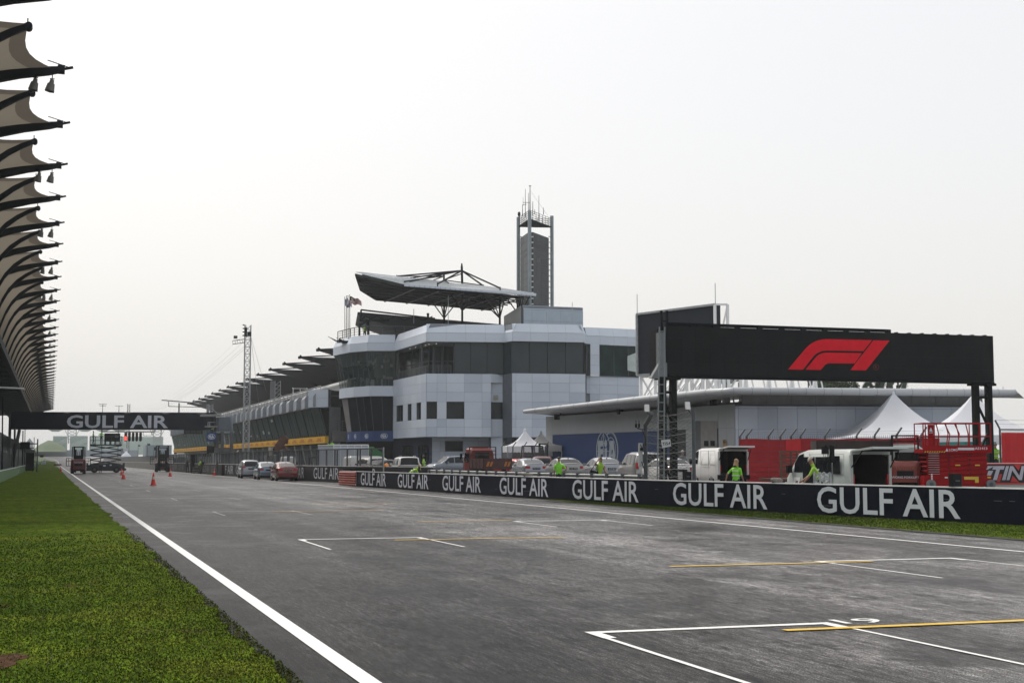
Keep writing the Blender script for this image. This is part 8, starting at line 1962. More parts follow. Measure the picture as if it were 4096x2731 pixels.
# ---- scissor lifts
def scissor(lab, u, d, az, L, Wd, z_base, z_deck, z_rail, paint, deckp, stages, wr, z=0, outrig=False, legend=None):
    p_ = W(u, 1880, d); t = thing('scissor_lift', lab, 'scissor lift', (p_.x, p_.y, z), R(-az)); h = L / 2; w = Wd / 2
    b = B(paint); b.hexa([(-h, -w, wr * .55), (h, -w, wr * .55), (h, w, wr * .55), (-h, w, wr * .55)], [(-h * .98, -w, z_base), (h * .98, -w, z_base), (h * .98, w, z_base), (-h * .98, w, z_base)])
    if outrig: b.box(-h * .25, h * .25, -w - .04, -w, wr * .6, z_base * 1.02); b.box(-h * .62, h * .62, -w, w, z_base, z_base + .18)
    else: b.box(-h * .97, h * .97, -w - .012, -w, wr * .55, z_base * .55); 
    b.obj('chassis', t, True)
    b = B(paint); nz_ = stages; dz_ = (z_deck - .12 - z_base) / nz_; hh = h * (.80 if outrig else .86)
    for k in range(nz_):
        za, zb_ = z_base + dz_ * k + .04, z_base + dz_ * (k + 1) - .02
        for y in (-w * .85, w * .85):
            b.bar((-hh, y, za), (hh, y, zb_), .07, .13 if outrig else dz_ * .85); b.bar((hh, y + .08, za), (-hh, y + .08, zb_), .07, .13 if outrig else dz_ * .85)
        for x in (-hh, hh): b.cyl((x, -w * .85, zb_), (x, w * .85, zb_), .05, n=8)
    b.obj('scissor_arm', t, True)
    if not outrig:
        b = B(galv)
        for k in range(nz_ * 2): zz_ = z_base + dz_ * (k + .5) / 2; b.box(-hh * .98, -hh * .62, -w - .02, -w + .05, zz_, zz_ + .02)
        b.use(black)
        for k in range(nz_): b.cyl((-h * .25, -w - .02, z_base + dz_ * (k + .5)), (-h * .25, -w + .02, z_base + dz_ * (k + .5)), .03, n=8); b.cyl((h * .35, -w - .02, z_base + dz_ * (k + .5)), (h * .35, -w + .02, z_base + dz_ * (k + .5)), .03, n=8)
        b.obj('arm_pin', t, True)
    b = B(deckp); b.box(-h * (1.0 if not outrig else .84), h * (1.0 if not outrig else .84), -w, w, z_deck - .14, z_deck + .02)
    if not outrig: b.box(-h, h, -w - .02, -w, z_deck - .14, z_deck + .17)
    b.obj('platform', t, True)
    hx = h * (.98 if not outrig else .84); b = B(deckp)
    for y in (-w, w):
        for z_ in (z_deck + (z_rail - z_deck) * .5, z_rail): b.tube([(-hx, y, z_), (hx, y, z_)], .024, 6)
        n = 6
        for k in range(n + 1): x = -hx + 2 * hx * k / n; b.tube([(x, y, z_deck), (x + (.10 if k in (2, 3) and not outrig else 0), y, z_deck + (z_rail - z_deck) * .6), (x - (.10 if k in (3, 4) and not outrig else 0), y, z_rail)], .024, 6)
    for x in (-hx, hx):
        for z_ in (z_deck + (z_rail - z_deck) * .5, z_rail): b.tube([(x, -w, z_), (x, w, z_)], .024, 6)
    b.obj('guard_rail', t, True)
    for x in (-h * (.80 if not outrig else .58), h * (.93 if not outrig else .58)):
        for y in (-w - .02, w + .02):
            b = B(M('grey_tyre', (.16, .17, .175), .7) if not outrig else rubber); b.cyl((x, y - .12, wr), (x, y + .12, wr), wr, n=22); b.use(steel2); b.cyl((x, y - .13, wr), (x, y + .13, wr), wr * .45, n=14); b.obj('wheel', t, True)
    return t
rl = scissor('red scissor lift marked AS1413 with raised guard rails, folded down behind the barrier', 3812, 60, 18, 2.86, 1.3, .55, 1.62, 2.72, red_lift, red_lift, 5, .19, z=.44)
b = B(letter); text_quad(b, 'AS1413', (.72, -.68, 1.62), (1.24, -.68, 1.62), (.72, -.68, 1.72), off=.02); text_quad(b, 'LCMG', (-.35, -.68, 1.56), (0, -.68, 1.56), (-.35, -.68, 1.66), off=.02); b.prism([(-.50, -.675, 1.55), (-.38, -.675, 1.55), (-.44, -.675, 1.68)], (0, -.01, 0)); text_quad(b, 'LCMG', (-1.16, -.665, 2.30), (-1.0, -.665, 2.30), (-1.16, -.665, 2.35), off=.02); b.prism([(-1.15, -.66, 2.38), (-1.01, -.66, 2.38), (-1.08, -.66, 2.54)], (0, -.01, 0)); b.obj('lettering', rl, True)
b = B(red_lift); b.box(-1.2, -.96, -.65, -.6, 1.75, 2.66); b.obj('control_box', rl, True)
b = B(M('hazard_yellow', (.6, .42, .04), .5)); 
for k in range(9): b.prism([(-1.38 + k * .1, -.672, 1.50), (-1.34 + k * .1, -.672, 1.50), (-1.30 + k * .1, -.672, 1.555), (-1.34 + k * .1, -.672, 1.555)], (0, -.01, 0))
b.box(-.1, .1, -.67, -.66, .95, 1.0); b.box(.72, .92, -.67, -.66, .95, 1.0); b.box(.25, .85, -.67, -.66, .38, .5); b.box(.7, .85, -.67, -.66, .25, .38); b.box(1.22, 1.36, -.67, -.66, .44, .5); b.obj('warning_sticker', rl, True)
b = B(whitep); b.box(-.55, -.43, -.672, -.66, .44, .49)
for k in range(4): b.box(-1.12, -1.06, -.672, -.66, .36 + k * .07, .41 + k * .07)
b.use(letter); b.box(.02, .70, -.685, -.672, 1.60, 1.70); b.obj('label_sticker', rl, True)
bl_paint = M('blue_black_paint', (.018, .026, .036), .5)
sl2 = scissor('dark blue rough-terrain scissor lift raised under the gantry with two workers aboard', 421, 184, 0, 4.7, 1.9, 1.02, 3.62, 4.66, bl_paint, bl_paint, 4, .40, outrig=True)
b = B(bl_paint)
for s_ in (-1, 1): b.box(s_ * 2.25 - .12, s_ * 2.25 + .12, -.9, -.6, .5, 1.25); b.bar((s_ * 1.6, -.75, .5), (s_ * 2.4, -.75, .45), .14); b.cyl((s_ * 2.42, -.95, .42), (s_ * 2.42, -.6, .42), .16, n=12)
b.hexa([(-1.9, -.96, .45), (-1.0, -.96, .45), (-1.0, .9, .45), (-1.9, .9, .45)], [(-1.5, -.96, 1.25), (-.8, -.96, 1.25), (-.8, .9, 1.25), (-1.5, .9, 1.25)]); b.obj('outrigger', sl2, True)
b = B(letter); b.box(-.3, .0, -1.005, -.99, .8, 1.0); b.box(.5, .75, -1.0, -.99, .9, 1.05); b.obj('label_sticker', sl2, True)
# screen carried on the platform
a = W(417, 1765, 183.3); c = W(482, 1732, 183.3); t = thing('video_screen', 'dark video screen standing on the scissor lift platform', 'screen', (a.x, a.y, 3.65)); b = B(black); b.box(a.x, c.x, a.y - .06, a.y + .12, a.z, c.z); b.obj('screen_panel', t); b = B(M('screen_reflection', (.08, .085, .10), .4)); b.lathe([(0, 0), (.3, .0)], 16, (0, 0, 0)) if False else b.box(a.x + 1.3, a.x + 1.75, a.y - .065, a.y - .061, a.z + .5, a.z + .8); b.obj('emblem', t)  # small paler box paints a reflection on the screen face
b = B(black)
for k in range(4): xx = a.x + .1 + k * .62; b.box(xx - .08, xx + .08, a.y - .05, a.y + .1, 3.64, a.z)
b.obj('screen_leg', t)

# ---- traffic cones
def cone(lab, u, v, d=None, h=.74):
    p_ = G(u, v); t = thing('traffic_cone', lab, 'cone', (p_.x, p_.y, .004), random.uniform(0, 1), 'traffic cones on the track'); r0, r1 = .155, .035; rr = lambda z_: r0 + (r1 - r0) * (z_ - .05) / (h - .05)
    b = B(conered); b.lathe([(rr(.05) + .02, .045), (rr(.08), .09), (rr(h * .48), h * .48)], 20); b.lathe([(rr(h * .70), h * .70), (rr(h), h), (0, h)], 20); b.obj('cone_body', t, True)
    b = B(M('cone_sleeve', (.55, .42, .40), .4)); b.lathe([(rr(h * .48), h * .48), (rr(h * .70), h * .70)], 20); b.obj('reflective_sleeve', t, True)
    b = B(conered); b.prism([(.22 * math.cos(R(45 * k + 22.5)), .22 * math.sin(R(45 * k + 22.5)), 0) for k in range(8)], (0, 0, .045)); b.obj('cone_base', t, True)
cone('large red cone with pale sleeve, nearest on the track', 613, 1940, h=.80)
cone('red cone just right of the scissor lift outrigger, the nearer of two', 493.5, 1915, h=.74); cone('red cone half hidden behind its neighbour by the scissor lift', 486.5, 1899.5, h=.72)
cone('red cone with pale sleeve in front of the second forklift', 680.5, 1905, h=.74); cone('red cone near the pit wall beside two people', 857, 1901.5, h=.68); cone('red cone on the grass edge left of the first forklift', 243, 1887, h=.72)
t = thing('road_plate', 'small dark slab marker lying on the track far beyond the first cone', 'marker', G(230, 1862)); p_ = G(230, 1864); b = B(M('marker_brown', (.10, .05, .04), .7)); b.hexa([(p_.x - 1.1, p_.y, 0), (p_.x + 1.1, p_.y, 0), (p_.x + 1.1, p_.y + 2, 0), (p_.x - 1.1, p_.y + 2, 0)], [(p_.x - .9, p_.y + .2, .6), (p_.x + .9, p_.y + .2, .6), (p_.x + .9, p_.y + 1.8, .6), (p_.x - .9, p_.y + 1.8, .6)]); b.obj('marker_body', t)

# ---- glazed white container in the pit lane and things round it
a = W(1292, 1870, 149); c = W(1491, 1779, 149); z1_ = c.z
t = thing('white_container', 'long white panelled container with open top frame behind the pit wall fence', 'container', (a.x, a.y, 0)); pan = M('container_panel', (.46, .50, .56), .4, 0, .06, .4); b = B(pan); n = 5
b.panel((a.x + 1.1, a.y, .1), (c.x, a.y + .6, .1), (c.x, a.y + .6, z1_ - .1), (a.x + 1.1, a.y, z1_ - .1), .04, .05, 5, 1); b.panel((a.x, a.y + 3, .1), (a.x + 1.1, a.y, .1), (a.x + 1.1, a.y, z1_ - .15), (a.x, a.y + 3, z1_ - .15), .04, .04, 2, 1); b.obj('side_panel', t)
b = B(joint); b.hexa([(a.x + .05, a.y + 3, .02), (a.x + 1.1, a.y + .06, .02), (c.x, a.y + .66, .02), (c.x - .3, a.y + 3.6, .02)], [(a.x + .05, a.y + 3, z1_ - .1), (a.x + 1.1, a.y + .06, z1_ - .1), (c.x, a.y + .66, z1_ - .05), (c.x - .3, a.y + 3.6, z1_ - .05)]); b.obj('container_core', t)
b = B(whitep); b.bar((a.x, a.y + 3, z1_ - .02), (a.x + 1.1, a.y - .05, z1_), .12); b.bar((a.x + 1.1, a.y - .05, z1_), (c.x, a.y + .55, z1_ + .02), .12); b.bar((c.x, a.y + .55, 0), (c.x, a.y + .55, z1_), .1)
for k in range(6): xx = a.x + 1.1 + (c.x - a.x - 1.1) * k / 5; yy = a.y - .05 + .6 * k / 5; b.bar((xx, yy, .05), (xx, yy, z1_), .05)
b.obj('edge_frame', t)
t = thing('work_platform', 'low platform behind the white container on which two men stand', 'platform', (a.x + 1, a.y + 4.5, 0)); b = B(steel2); b.box(a.x - .5, c.x - 1, a.y + 4, a.y + 6, 1.85, 1.95)
for xx in (a.x - .4, c.x - 1.1):
    for yy in (a.y + 4.1, a.y + 5.9): b.bar((xx, yy, 0), (xx, yy, 1.85), .1)
b.obj('platform_frame', t); PLZ = 1.96
t = thing('green_tarpaulin', 'bright green covered load beside the white container', 'load', W(1520, 1800, 150)); a2 = W(1493, 1822, 150.5); b = B(M('green_tarp', (.02, .18, .05), .7)); b.prism([(a2.x, a2.y, 1.0), (a2.x + 1.0, a2.y, 1.0), (a2.x + 1.0, a2.y, a2.z + .35), (a2.x + .3, a2.y, a2.z + .75), (a2.x, a2.y, a2.z + .95)], (0, 3, 0)); b.obj('tarp', t); b = B(steel); b.box(a2.x, a2.x + 1.0, a2.y + .1, a2.y + 2.9, .03, 1.0); b.obj('load_base', t)
t = thing('excavator', 'brown excavator with raised grab arm in the pit lane below the yellow fascia', 'excavator', (*PT(1105, 160, 1850), 0)); q = W(1105, 1870, 160); rust = M('rust_brown', (.085, .035, .022), .7, 0, .3, 3)
b = B(rust)
def E_(u, v, d=160): return W(u, v, d)
b.bar(E_(1118, 1800), E_(1112, 1782), .7, .9); b.bar(E_(1110, 1790), E_(1132, 1762), .6, .8); b.bar(E_(1130, 1768), E_(1148, 1748), .5, .6)
for (p0, p1) in (((1124, 1765), (1130, 1742)), ((1132, 1768), (1139, 1743)), ((1138, 1770), (1147, 1750)), ((1144, 1775), (1148, 1757)), ((1140, 1782), (1149, 1806))): b.bar(E_(*p0), E_(*p1), .22, .3)
b.obj('grab_arm', t)
b = B(M('cabin_beige', (.30, .29, .26), .6)); a3 = E_(1082, 1822); c3 = E_(1112, 1787); b.box(a3.x, c3.x, a3.y, a3.y + 1.6, a3.z, c3.z); o = b.obj('cabin', t); b = B(glassc); b.box(a3.x + .25, c3.x - .08, a3.y - .03, a3.y, a3.z + .15, c3.z - .12); b.obj('cabin_window', o)
b = B(M('machine_grey', (.12, .115, .11), .7)); a3 = E_(1070, 1860); c3 = E_(1120, 1822); b.box(a3.x, c3.x, a3.y, a3.y + 2, .8, c3.z); b.obj('engine_body', t); b = B(rubber); b.box(a3.x - .1, c3.x + .1, a3.y - .3, a3.y + .4, 0, .8); b.box(a3.x - .1, c3.x + .1, a3.y + 1.7, a3.y + 2.4, 0, .8); b.obj('track_unit', t)
t = thing('striped_flag', 'small black and white cloth bundle hanging on the pit wall fence', 'flag', W(942, 1812, 146)); b = B(M('black_white_cloth', (.3, .3, .31), .8)); pts = [W(934, 1812, 146), W(955, 1798, 146), W(948, 1808, 145.8), W(944, 1830, 146)]; b.add(pts, [(0, 1, 2), (0, 2, 3)]); b.use(cloth); b.add([W(938, 1808, 145.7), W(948, 1802, 145.7), W(941, 1822, 145.7)], [(0, 1, 2)]); b.obj('flag_cloth', t)
t = thing('flight_case', 'flat dark equipment case on the ground beside the tall cabinet', 'case', G(785, 1892)); a3 = G(772, 1893); b = B(M('case_grey', (.05, .055, .055), .6)); b.box(a3.x, a3.x + .85, a3.y, a3.y + .7, .12, .75); b.obj('case_body', t); b = B(galv)
for z_ in (.13, .42, .74): b.bar((a3.x, a3.y - .01, z_), (a3.x + .85, a3.y - .01, z_), .03)
b.obj('case_trim', t); b = B(rubber); b.box(a3.x + .05, a3.x + .15, a3.y + .05, a3.y + .15, 0, .12); b.box(a3.x + .7, a3.x + .8, a3.y + .05, a3.y + .15, 0, .12); b.obj('caster', t)
t = thing('dark_board', 'dark maroon upright board against the pit wall beside two people', 'board', (*PT(894, 150, 1870), 0)); a3 = W(886, 1895, 150); c3 = W(903, 1857, 150); b = B(M('maroon_board', (.03, .012, .014), .6)); b.box(a3.x, c3.x, a3.y, a3.y + .08, 0, c3.z); b.box(a3.x, c3.x, a3.y - .1, a3.y + .3, 0, .05); b.obj('board_face', t)

# ---- camera on lattice plinth by the BTP2 van
t = thing('broadcast_camera', 'black remote camera rig on a short silver truss plinth beside the capped man', 'camera', (*PT(3288, 43, 1900), 0)); q0 = PT(3288, 43, 1900)
lattice('', '', '', q0[0], q0[1], .0, W(3288, 1888, 43).z, .34, .022, .22, galv, parent=t, pn='truss_plinth')
b = B(black); q = W(3305, 1880, 43); b.cyl((q0[0] + .1, q0[1], W(0, 1888, 43).z if False else q.z), (q0[0] + .12, q0[1], q.z + .22), .07, n=10); a3 = W(3293, 1850, 43); c3 = W(3333, 1840, 43); b.box(a3.x, c3.x, a3.y - .08, a3.y + .08, a3.z, c3.z); a3 = W(3322, 1848, 43); c3 = W(3336, 1782, 43); b.box(a3.x, c3.x, a3.y - .06, a3.y + .06, a3.z, c3.z); a3 = W(3292, 1815, 43); c3 = W(3313, 1787, 43); b.box(a3.x, c3.x, a3.y - .09, a3.y + .09, a3.z, c3.z); b.cyl(W(3303, 1787, 43), W(3303, 1780, 43), .04, n=8); b.obj('camera_rig', t)
for u0_ in (3293, 3300, 3309, 3314): b = B(black); b.tube([W(u0_, 1815, 43), W(u0_ + 4, 1835, 42.9), W(u0_ - 3, 1860, 42.9), W(3303, 1885, 43)], .008, 4); b.obj('cable', t)

# ================================================================== PEOPLE
def person(lab, loc, face, shirt=None, trousers=None, h=1.75, lean=0.0, crouch=0.0, armL=((-.15, .1, -1), (0, .3, -1)), armR=((.15, .1, -1), (0, .3, -1)), stride=0.1, hair=None, hat=None, sk=None, vest=None, twist=0, bag=False, long_hair=False, sleeves=.5, shorts=False):
    k = h / 1.75; t = thing('person', lab, 'person', loc, R(-face)); V_ = Vector
    hz = .93 * (1 - .42 * crouch); hip = V_((0, -.10 * crouch - .18 * math.sin(lean) * (lean > .3), hz)); dr = V_((0, math.sin(lean), math.cos(lean)))
    J = {}; J['pel'] = hip; J['sp'] = hip + dr * .20; J['ch'] = hip + dr * .42; J['nb'] = hip + dr * .53
    dh = V_((0, math.sin(lean * .8), math.cos(lean * .8))); J['nk'] = J['nb'] + dh * .09; J['hd'] = J['nk'] + dh * .11; J['ht'] = J['hd'] + dh * .11; J['ns'] = J['hd'] + V_((0, math.cos(lean) * .10, -math.sin(lean) * .10)) - dh * .02
    R_ = {'pel': .150, 'sp': .128, 'ch': .150, 'nb': .085, 'nk': .056, 'hd': .086, 'ht': .062, 'ns': .018}
    Ed = [('pel', 'sp'), ('sp', 'ch'), ('ch', 'nb'), ('nb', 'nk'), ('nk', 'hd'), ('hd', 'ht'), ('hd', 'ns')]
    for s_, nm, ar in ((-1, 'L', armL), (1, 'R', armR)):
        J['sh' + nm] = J['nb'] + V_((s_ * .175, 0, 0)) - dr * .045; u_ = V_(ar[0]).normalized(); f_ = V_(ar[1]).normalized()
        J['el' + nm] = J['sh' + nm] + u_ * .29; J['wr' + nm] = J['el' + nm] + f_ * .25; J['pa' + nm] = J['wr' + nm] + f_ * .07
        R_.update({'sh' + nm: .062, 'el' + nm: .041, 'wr' + nm: .027, 'pa' + nm: .032}); Ed += [('ch', 'sh' + nm), ('sh' + nm, 'el' + nm), ('el' + nm, 'wr' + nm), ('wr' + nm, 'pa' + nm)]
        side = f_.cross(V_((0, 1, .01))).normalized() if abs(f_.y) < .9 else V_((1, 0, 0)); fw = side.cross(f_).normalized()
        for q in range(4):
            o_ = (q - 1.5) * .019; ln = (.060, .070, .066, .052)[q]; a = 'f%d%s' % (q, nm); J[a] = J['pa' + nm] + fw * o_ + f_ * ln * .55; J[a + 't'] = J[a] + f_ * ln * .45 - side * s_ * .018; R_[a] = .0095; R_[a + 't'] = .007; Ed += [('pa' + nm, a), (a, a + 't')]
        a = 'th' + nm; J[a] = J['wr' + nm] + f_ * .045 + fw * .045; J[a + 't'] = J[a] + f_ * .035 + fw * .010; R_[a] = .011; R_[a + 't'] = .008; Ed += [('pa' + nm, a), (a, a + 't')]
        hp = hip + V_((s_ * .09, 0, -.05)); J['hp' + nm] = hp; st = stride * s_; an = V_((s_ * (.10 + .05 * crouch), st * 1.0, .085)); kn = (hp + an) / 2 + V_((0, .04 + .36 * crouch, 0)); J['kn' + nm] = kn; J['an' + nm] = an; J['to' + nm] = an + V_((0, .15, -.045))
        R_.update({'hp' + nm: .095, 'kn' + nm: .060, 'an' + nm: .042, 'to' + nm: .038}); Ed += [('pel', 'hp' + nm), ('hp' + nm, 'kn' + nm), ('kn' + nm, 'an' + nm), ('an' + nm, 'to' + nm)]
    names = list(J); idx = {n: i for i, n in enumerate(names)}
    me = bpy.data.meshes.new('sk'); me.from_pydata([J[n] * k for n in names], [(idx[a], idx[b_]) for a, b_ in Ed], []); o = bpy.data.objects.new('sk', me); C.objects.link(o)
    o.modifiers.new('s', 'SKIN'); ss_ = o.modifiers.new('u', 'SUBSURF'); ss_.levels = 1; ss_.render_levels = 1
    for n in names: r_ = R_[n] * k; d_ = me.skin_vertices[0].data[idx[n]]; d_.radius = (r_ * (1.25 if n in ('pel', 'ch') else 1.0), r_ * (.85 if n in ('sp', 'ch', 'pel') else 1.0)); d_.use_root = n == 'pel'
    bpy.context.view_layer.update(); m2 = bpy.data.meshes.new_from_object(o.evaluated_get(bpy.context.evaluated_depsgraph_get())); bpy.data.objects.remove(o); m2.name = 'body'
    mats = [sk or skin, shirt or hivis, trousers or cloth, black]
    for m in mats: m2.materials.append(m)
    cl = {}
    for a, b_ in Ed:
        key = a + b_; 
        if 'to' in b_: c_ = 3
        elif any(x in key for x in ('hp', 'kn', 'an')): c_ = 2
        elif key in ('pelsp', 'spch', 'chnb'): c_ = 1
        elif a == 'ch' and b_[:2] == 'sh': c_ = 1
        elif a[:2] == 'sh': c_ = 11
        elif a[:2] == 'el': c_ = 12
        else: c_ = 0
        cl[(a, b_)] = c_
    P0_ = np.array([J[a] * k for a, _ in Ed]); D_ = np.array([(J[b_] - J[a]) * k for a, b_ in Ed]); LL = (D_ ** 2).sum(1); CC = [cl[e_] for e_ in Ed]; RR = np.array([(R_[a] + R_[b_]) / 2 * k for a, b_ in Ed])
    for p_ in m2.polygons:
        c = np.array(p_.center); tt = np.clip(((c - P0_) * D_).sum(1) / LL, 0, 1); ds = np.linalg.norm(P0_ + D_ * tt[:, None] - c, axis=1) - RR; i = int(ds.argmin()); cc = CC[i]
        if cc == 11: cc = 1 if tt[i] < sleeves * 1.6 else 0
        elif cc == 12: cc = 1 if sleeves >= .9 and tt[i] < .95 else 0
        if cc == 1 and i == 0 and tt[i] < .25: cc = 2
        if cc == 2 and shorts and Ed[i][0][:2] == 'kn': cc = 0
        p_.material_index = cc; p_.use_smooth = True
    ob = bpy.data.objects.new('body', m2); C.objects.link(ob); ob.parent = t
    hd = J['hd'] * k; up_ = dh; fwd = (J['ns'] - J['hd']).normalized(); sd_ = V_((1, 0, 0))
    def head_shell(b, r, z0, z1, back=.012, zs=1.25):
        rows = []
        for i in range(7):
            ph_ = z0 + (z1 - z0) * i / 6; rr_ = r * math.cos(ph_); rows.append([hd + up_ * (.03 * k + r * zs * math.sin(ph_)) - fwd * back * k + sd_ * rr_ * math.cos(2 * math.pi * j / 14) + fwd * rr_ * 1.12 * math.sin(2 * math.pi * j / 14) for j in range(15)])
        b.grid(rows)
    if hat == 'straw':
        b = B(straw); head_shell(b, .105 * k, .0, 1.5); rows = [[hd + up_ * (.055 - .03 * (q / 3)) * k + (sd_ * math.cos(2 * math.pi * j / 20) + fwd * math.sin(2 * math.pi * j / 20)) * (.10 + .065 * q) * k for j in range(21)] for q in range(4)]; b.grid(rows); b.obj('straw_hat', t, True)
    elif hat == 'cap': 
        b = B(MATS['grey_cloth'] if 'cream' not in lab else M('cream_cap', (.38, .36, .32), .8)); head_shell(b, .098 * k, .12, 1.5, 0); b.add([hd + up_ * .045 * k + sd_ * .07 * k + fwd * .07 * k, hd + up_ * .045 * k - sd_ * .07 * k + fwd * .07 * k, hd + up_ * .03 * k - sd_ * .05 * k + fwd * .17 * k, hd + up_ * .03 * k + sd_ * .05 * k + fwd * .17 * k], [(0, 1, 2, 3)]); b.obj('cap', t, True)
        b = B(black); b.box(-.075 * k, .075 * k, hd.y + .075 * k, hd.y + .10 * k, hd.z - .005, hd.z + .028 * k); b.obj('sunglasses', t, True) if abs(lean) < .1 else None
    else:
        b = B(hair or haird); head_shell(b, .097 * k, .25 if not long_hair else .1, 1.5, .018)
        if long_hair:
            rows = []
            for i in range(5): rows.append([hd + up_ * (.06 - .055 * i) * k + sd_ * (.098 + .008 * i) * k * math.cos(R(200 + 140 * j / 8)) * 1.0 + fwd * (.098 + .012 * i) * k * math.sin(R(200 + 140 * j / 8)) for j in range(9)])
            b.grid(rows)
        b.obj('hair', t, True)
    for s_ in (-1, 1): 
        b = B(black); e0_ = hd + fwd * .082 * k + sd_ * s_ * .03 * k + up_ * .012 * k; b.cyl(e0_, e0_ + fwd * .008 * k, .010 * k, n=6); b.obj('eye', t, True)
    if vest:
        b = B(reflt); c0 = J['sp'] * k; 
        for f_ in (.12, .30):
            c_ = (J['pel'] + dr * (f_ + .08)) * k; rows = []
            for q in (0, .04): rows.append([c_ + dr * q * k + (V_((1, 0, 0)) * .178 * math.cos(2 * math.pi * j / 18) + V_((0, math.cos(lean), -math.sin(lean))) * .133 * math.sin(2 * math.pi * j / 18)) * k for j in range(19)])
            b.grid(rows)
        b.obj('reflective_band', t, True)
    return t, J, k
D3 = ((-.25, .15, -1), (.1, .9, -.3)); D4 = ((.25, .15, -1), (-.1, .9, -.3)); hang = ((-.18, 0, -1), (-.05, .15, -1)); hangr = ((.18, 0, -1), (.05, .15, -1)); hipL = ((-.7, -.15, -.8), (.75, .25, -.35)); hipR = ((.7, -.15, -.8), (-.75, .25, -.35))
def at(u, d, z=None, v=1870): p_ = W(u, v, d); return (p_.x, p_.y, (gz(p_.x, p_.y) + .03) if z is None else z)
vestm = M('hi_vis_yellow', (.27, .50, .03), .7, 0, .08, 6)
person('worker in straw hat and green vest bending over behind the barrier by the pickup', at(1648, 82), 100, vestm, cloth, 1.7, lean=1.05, crouch=.25, armL=((0, .4, -1), (0, .3, -1)), armR=((0, .5, -1), (0, .3, -1)), hat='straw', sk=skind, sleeves=.9, vest=True)
person('dark-skinned worker in hi-vis vest standing right of the white pickup', at(1697, 100), 285, vestm, cloth, 1.74, lean=.08, armL=D3, armR=D4, sk=skind, vest=True)
person('short-haired man in neon green shirt, hand on hip, before the silver saloons', at(2236, 66.5, .0), 25, hivis, cloth, 1.72, armR=hipR, armL=hang, sk=skin, vest=False)
pt_, J_, k_ = person('photographer in neon vest with a black bag, in front of the bright silver saloon', at(2397, 66, .0), 150, vestm, cloth, 1.72, lean=.12, armR=((.9, .2, .25), (-.6, .3, .75)), armL=((-.2, .3, -1), (.4, .8, -.3)), hair=M('brown_hair', (.09, .05, .03), .6), vest=False, sleeves=.15)
t = thing('camera_bag', 'black camera bag held at the side of the photographer in the neon vest', 'bag', at(2381, 65.8, .86)); b = B(black); b.hexa([(-.32, -.08, .12), (.15, -.08, -.10), (.22, .1, -.10), (-.28, .1, .12)], [(-.25, -.08, .34), (.12, -.08, .22), (.18, .1, .22), (-.2, .1, .34)]); b.obj('bag_body', t, True); b = B(black); b.tube([(-.2, 0, .3), (.0, .0, .58), (.12, 0, .2)], .018, 5); b.obj('strap', t, True)
person('person with blond bobbed hair in neon green t-shirt walking behind the barrier', at(2943, 52, .0), 60, hivis, cloth, 1.62, lean=.10, armL=((-.75, -.35, -.8), (-.25, -.1, -1)), armR=((.2, .05, -1), (.1, .45, -.9)), stride=.22, hair=hairm, long_hair=True, vest=True)
person('man in cream cap and hi-vis vest leaning over the truss plinth', at(3272, 44.5, .0), -55, vestm, cloth, 1.74, lean=.42, armL=((-.1, .5, -.9), (.2, .6, -.7)), armR=((.1, .6, -.8), (-.1, .7, -.5)), hat='cap', vest=True)
person('man in dark cap and neon green t-shirt standing behind the right LED posts', at(3983, 72, .66), 205, hivis, cloth, 1.78, armL=((-.22, 0, -1), (-.1, .1, -1)), armR=hangr, hat='cap', vest=True, sk=skin)
person('man in green shirt on the platform behind the container, the left one', (W(1310, 1800, 153.5).x, W(1310, 1800, 153.5).y, PLZ), 60, hivis, cloth, 1.6, lean=.35, sk=skind); person('man in green shirt behind the container, the right and higher one', (W(1329, 1800, 153.8).x, W(1329, 1800, 153.8).y, PLZ), 200, hivis, cloth, 1.72, sk=skind)
q = W(1458, 1345, 181.5); person('person in yellow-green jacket on the drum roof terrace', (q.x, q.y, ZP1 - .08), 20, M('olive_hi_vis', (.22, .42, .04), .7), cloth, 1.72, armL=D3, armR=D4)
q = W(372.5, 1775, 184); person('worker in hi-vis vest at the left end of the raised scissor platform', (q.x, q.y, 3.645), 95, M('olive_hi_vis', (.22, .42, .04), .7), cloth, 1.68, armL=D3, armR=D4, sk=skind, vest=True)
q = W(405, 1770, 184); person('worker seen from behind in bright green shirt on the raised scissor platform', (q.x, q.y, 3.645), 0, hivis, cloth, 1.72, armL=hipL, armR=hipR, sk=skind, vest=True)
person('man in grey shirt standing at the base of the raised scissor lift', (*G(401, 1891)[:2], 0), 10, clothg, cloth, 1.72, armL=hang, armR=D4, sk=skind)
person('man in dark clothes standing by the tall cabinet at the pit wall', (*G(750, 1892)[:2], 0), 200, cloth, cloth, 1.74, armL=hipL, armR=hangr, sk=skind)
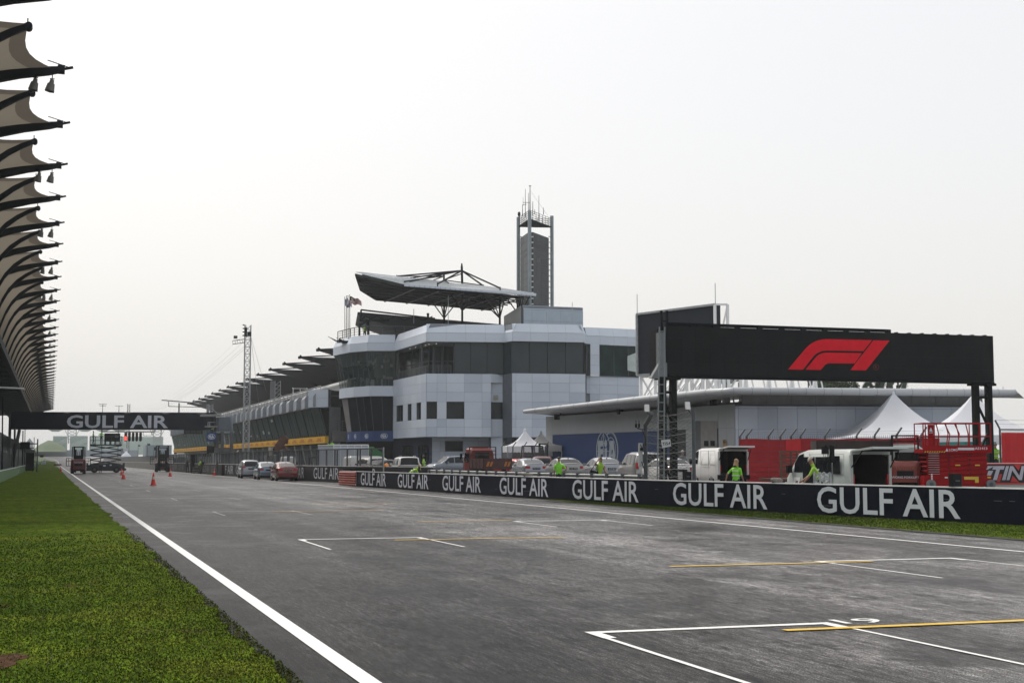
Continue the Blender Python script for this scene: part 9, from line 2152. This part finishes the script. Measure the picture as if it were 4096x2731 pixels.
person('camera operator in green vest bending to a tripod at the pit wall', (*G(797, 1894)[:2], 0), 80, vestm, M('khaki_cloth', (.10, .09, .07), .9), 1.72, lean=.35, armL=D3, armR=D4, sk=skind)
g_ = G(811, 1895); t = thing('tripod_camera', 'small camera on a dark tripod before the operator in the green vest', 'camera', (g_.x, g_.y, 0)); b = B(black)
for a_ in (0, 2.1, 4.2): b.bar((.45 * math.cos(a_), .45 * math.sin(a_), 0), (0, 0, 1.15), .035)
b.obj('tripod_leg', t, True); b = B(black); b.box(-.18, .15, -.08, .08, 1.15, 1.4); b.cyl((.15, 0, 1.28), (.35, 0, 1.28), .05, n=8); b.obj('camera_body', t, True)
person('person in dark top by the pit wall cone, left one of the pair', (*G(866, 1899)[:2], 0), 80, cloth, clothg, 1.60, lean=.1, sk=skind); person('person in brown shorts by the pit wall cone, right one of the pair', (*G(877, 1899)[:2], 0), 260, M('brown_top', (.05, .035, .03), .9), M('khaki_shorts', (.14, .11, .08), .9), 1.72, armL=D3, armR=D4, sk=skin, shorts=True)
q = W(845, 1718, 165.5); person('marshal in yellow-green jacket crouching on the starter stand', (q.x, q.y - 1.0, W(845, 1728, 165).z - .05 - .0), 90, M('olive_hi_vis', (.22, .42, .04), .7), cloth, 1.0, lean=1.1, crouch=.8)
person('worker in green shirt bending down behind the pit wall fence near the waiting cars', (*PT(1047, 158, 1860), 0), 90, hivis, cloth, 1.7, lean=1.2, crouch=.1)
person('grey-haired man standing behind the chain fence near the white van', at(2731, 84), 180, clothg, cloth, 1.85, hair=M('grey_hair', (.3, .3, .3), .6))

# ================================================================== AIR
hz = bpy.data.materials.new('haze_air'); hz.use_nodes = True; n = hz.node_tree; n.nodes.remove(n.nodes['Principled BSDF'])
pv = n.nodes.new('ShaderNodeVolumePrincipled'); pv.inputs['Color'].default_value = (0.95, 0.98, 1.0, 1); pv.inputs['Density'].default_value = 0.00020; pv.inputs['Anisotropy'].default_value = 0.2
n.links.new(pv.outputs[0], n.nodes['Material Output'].inputs['Volume'])
b = B(); b.mats.append(hz); b.box(-705, 705, -65, 1255, -1.2, 48); tag(b.obj('haze'), kind='stuff')
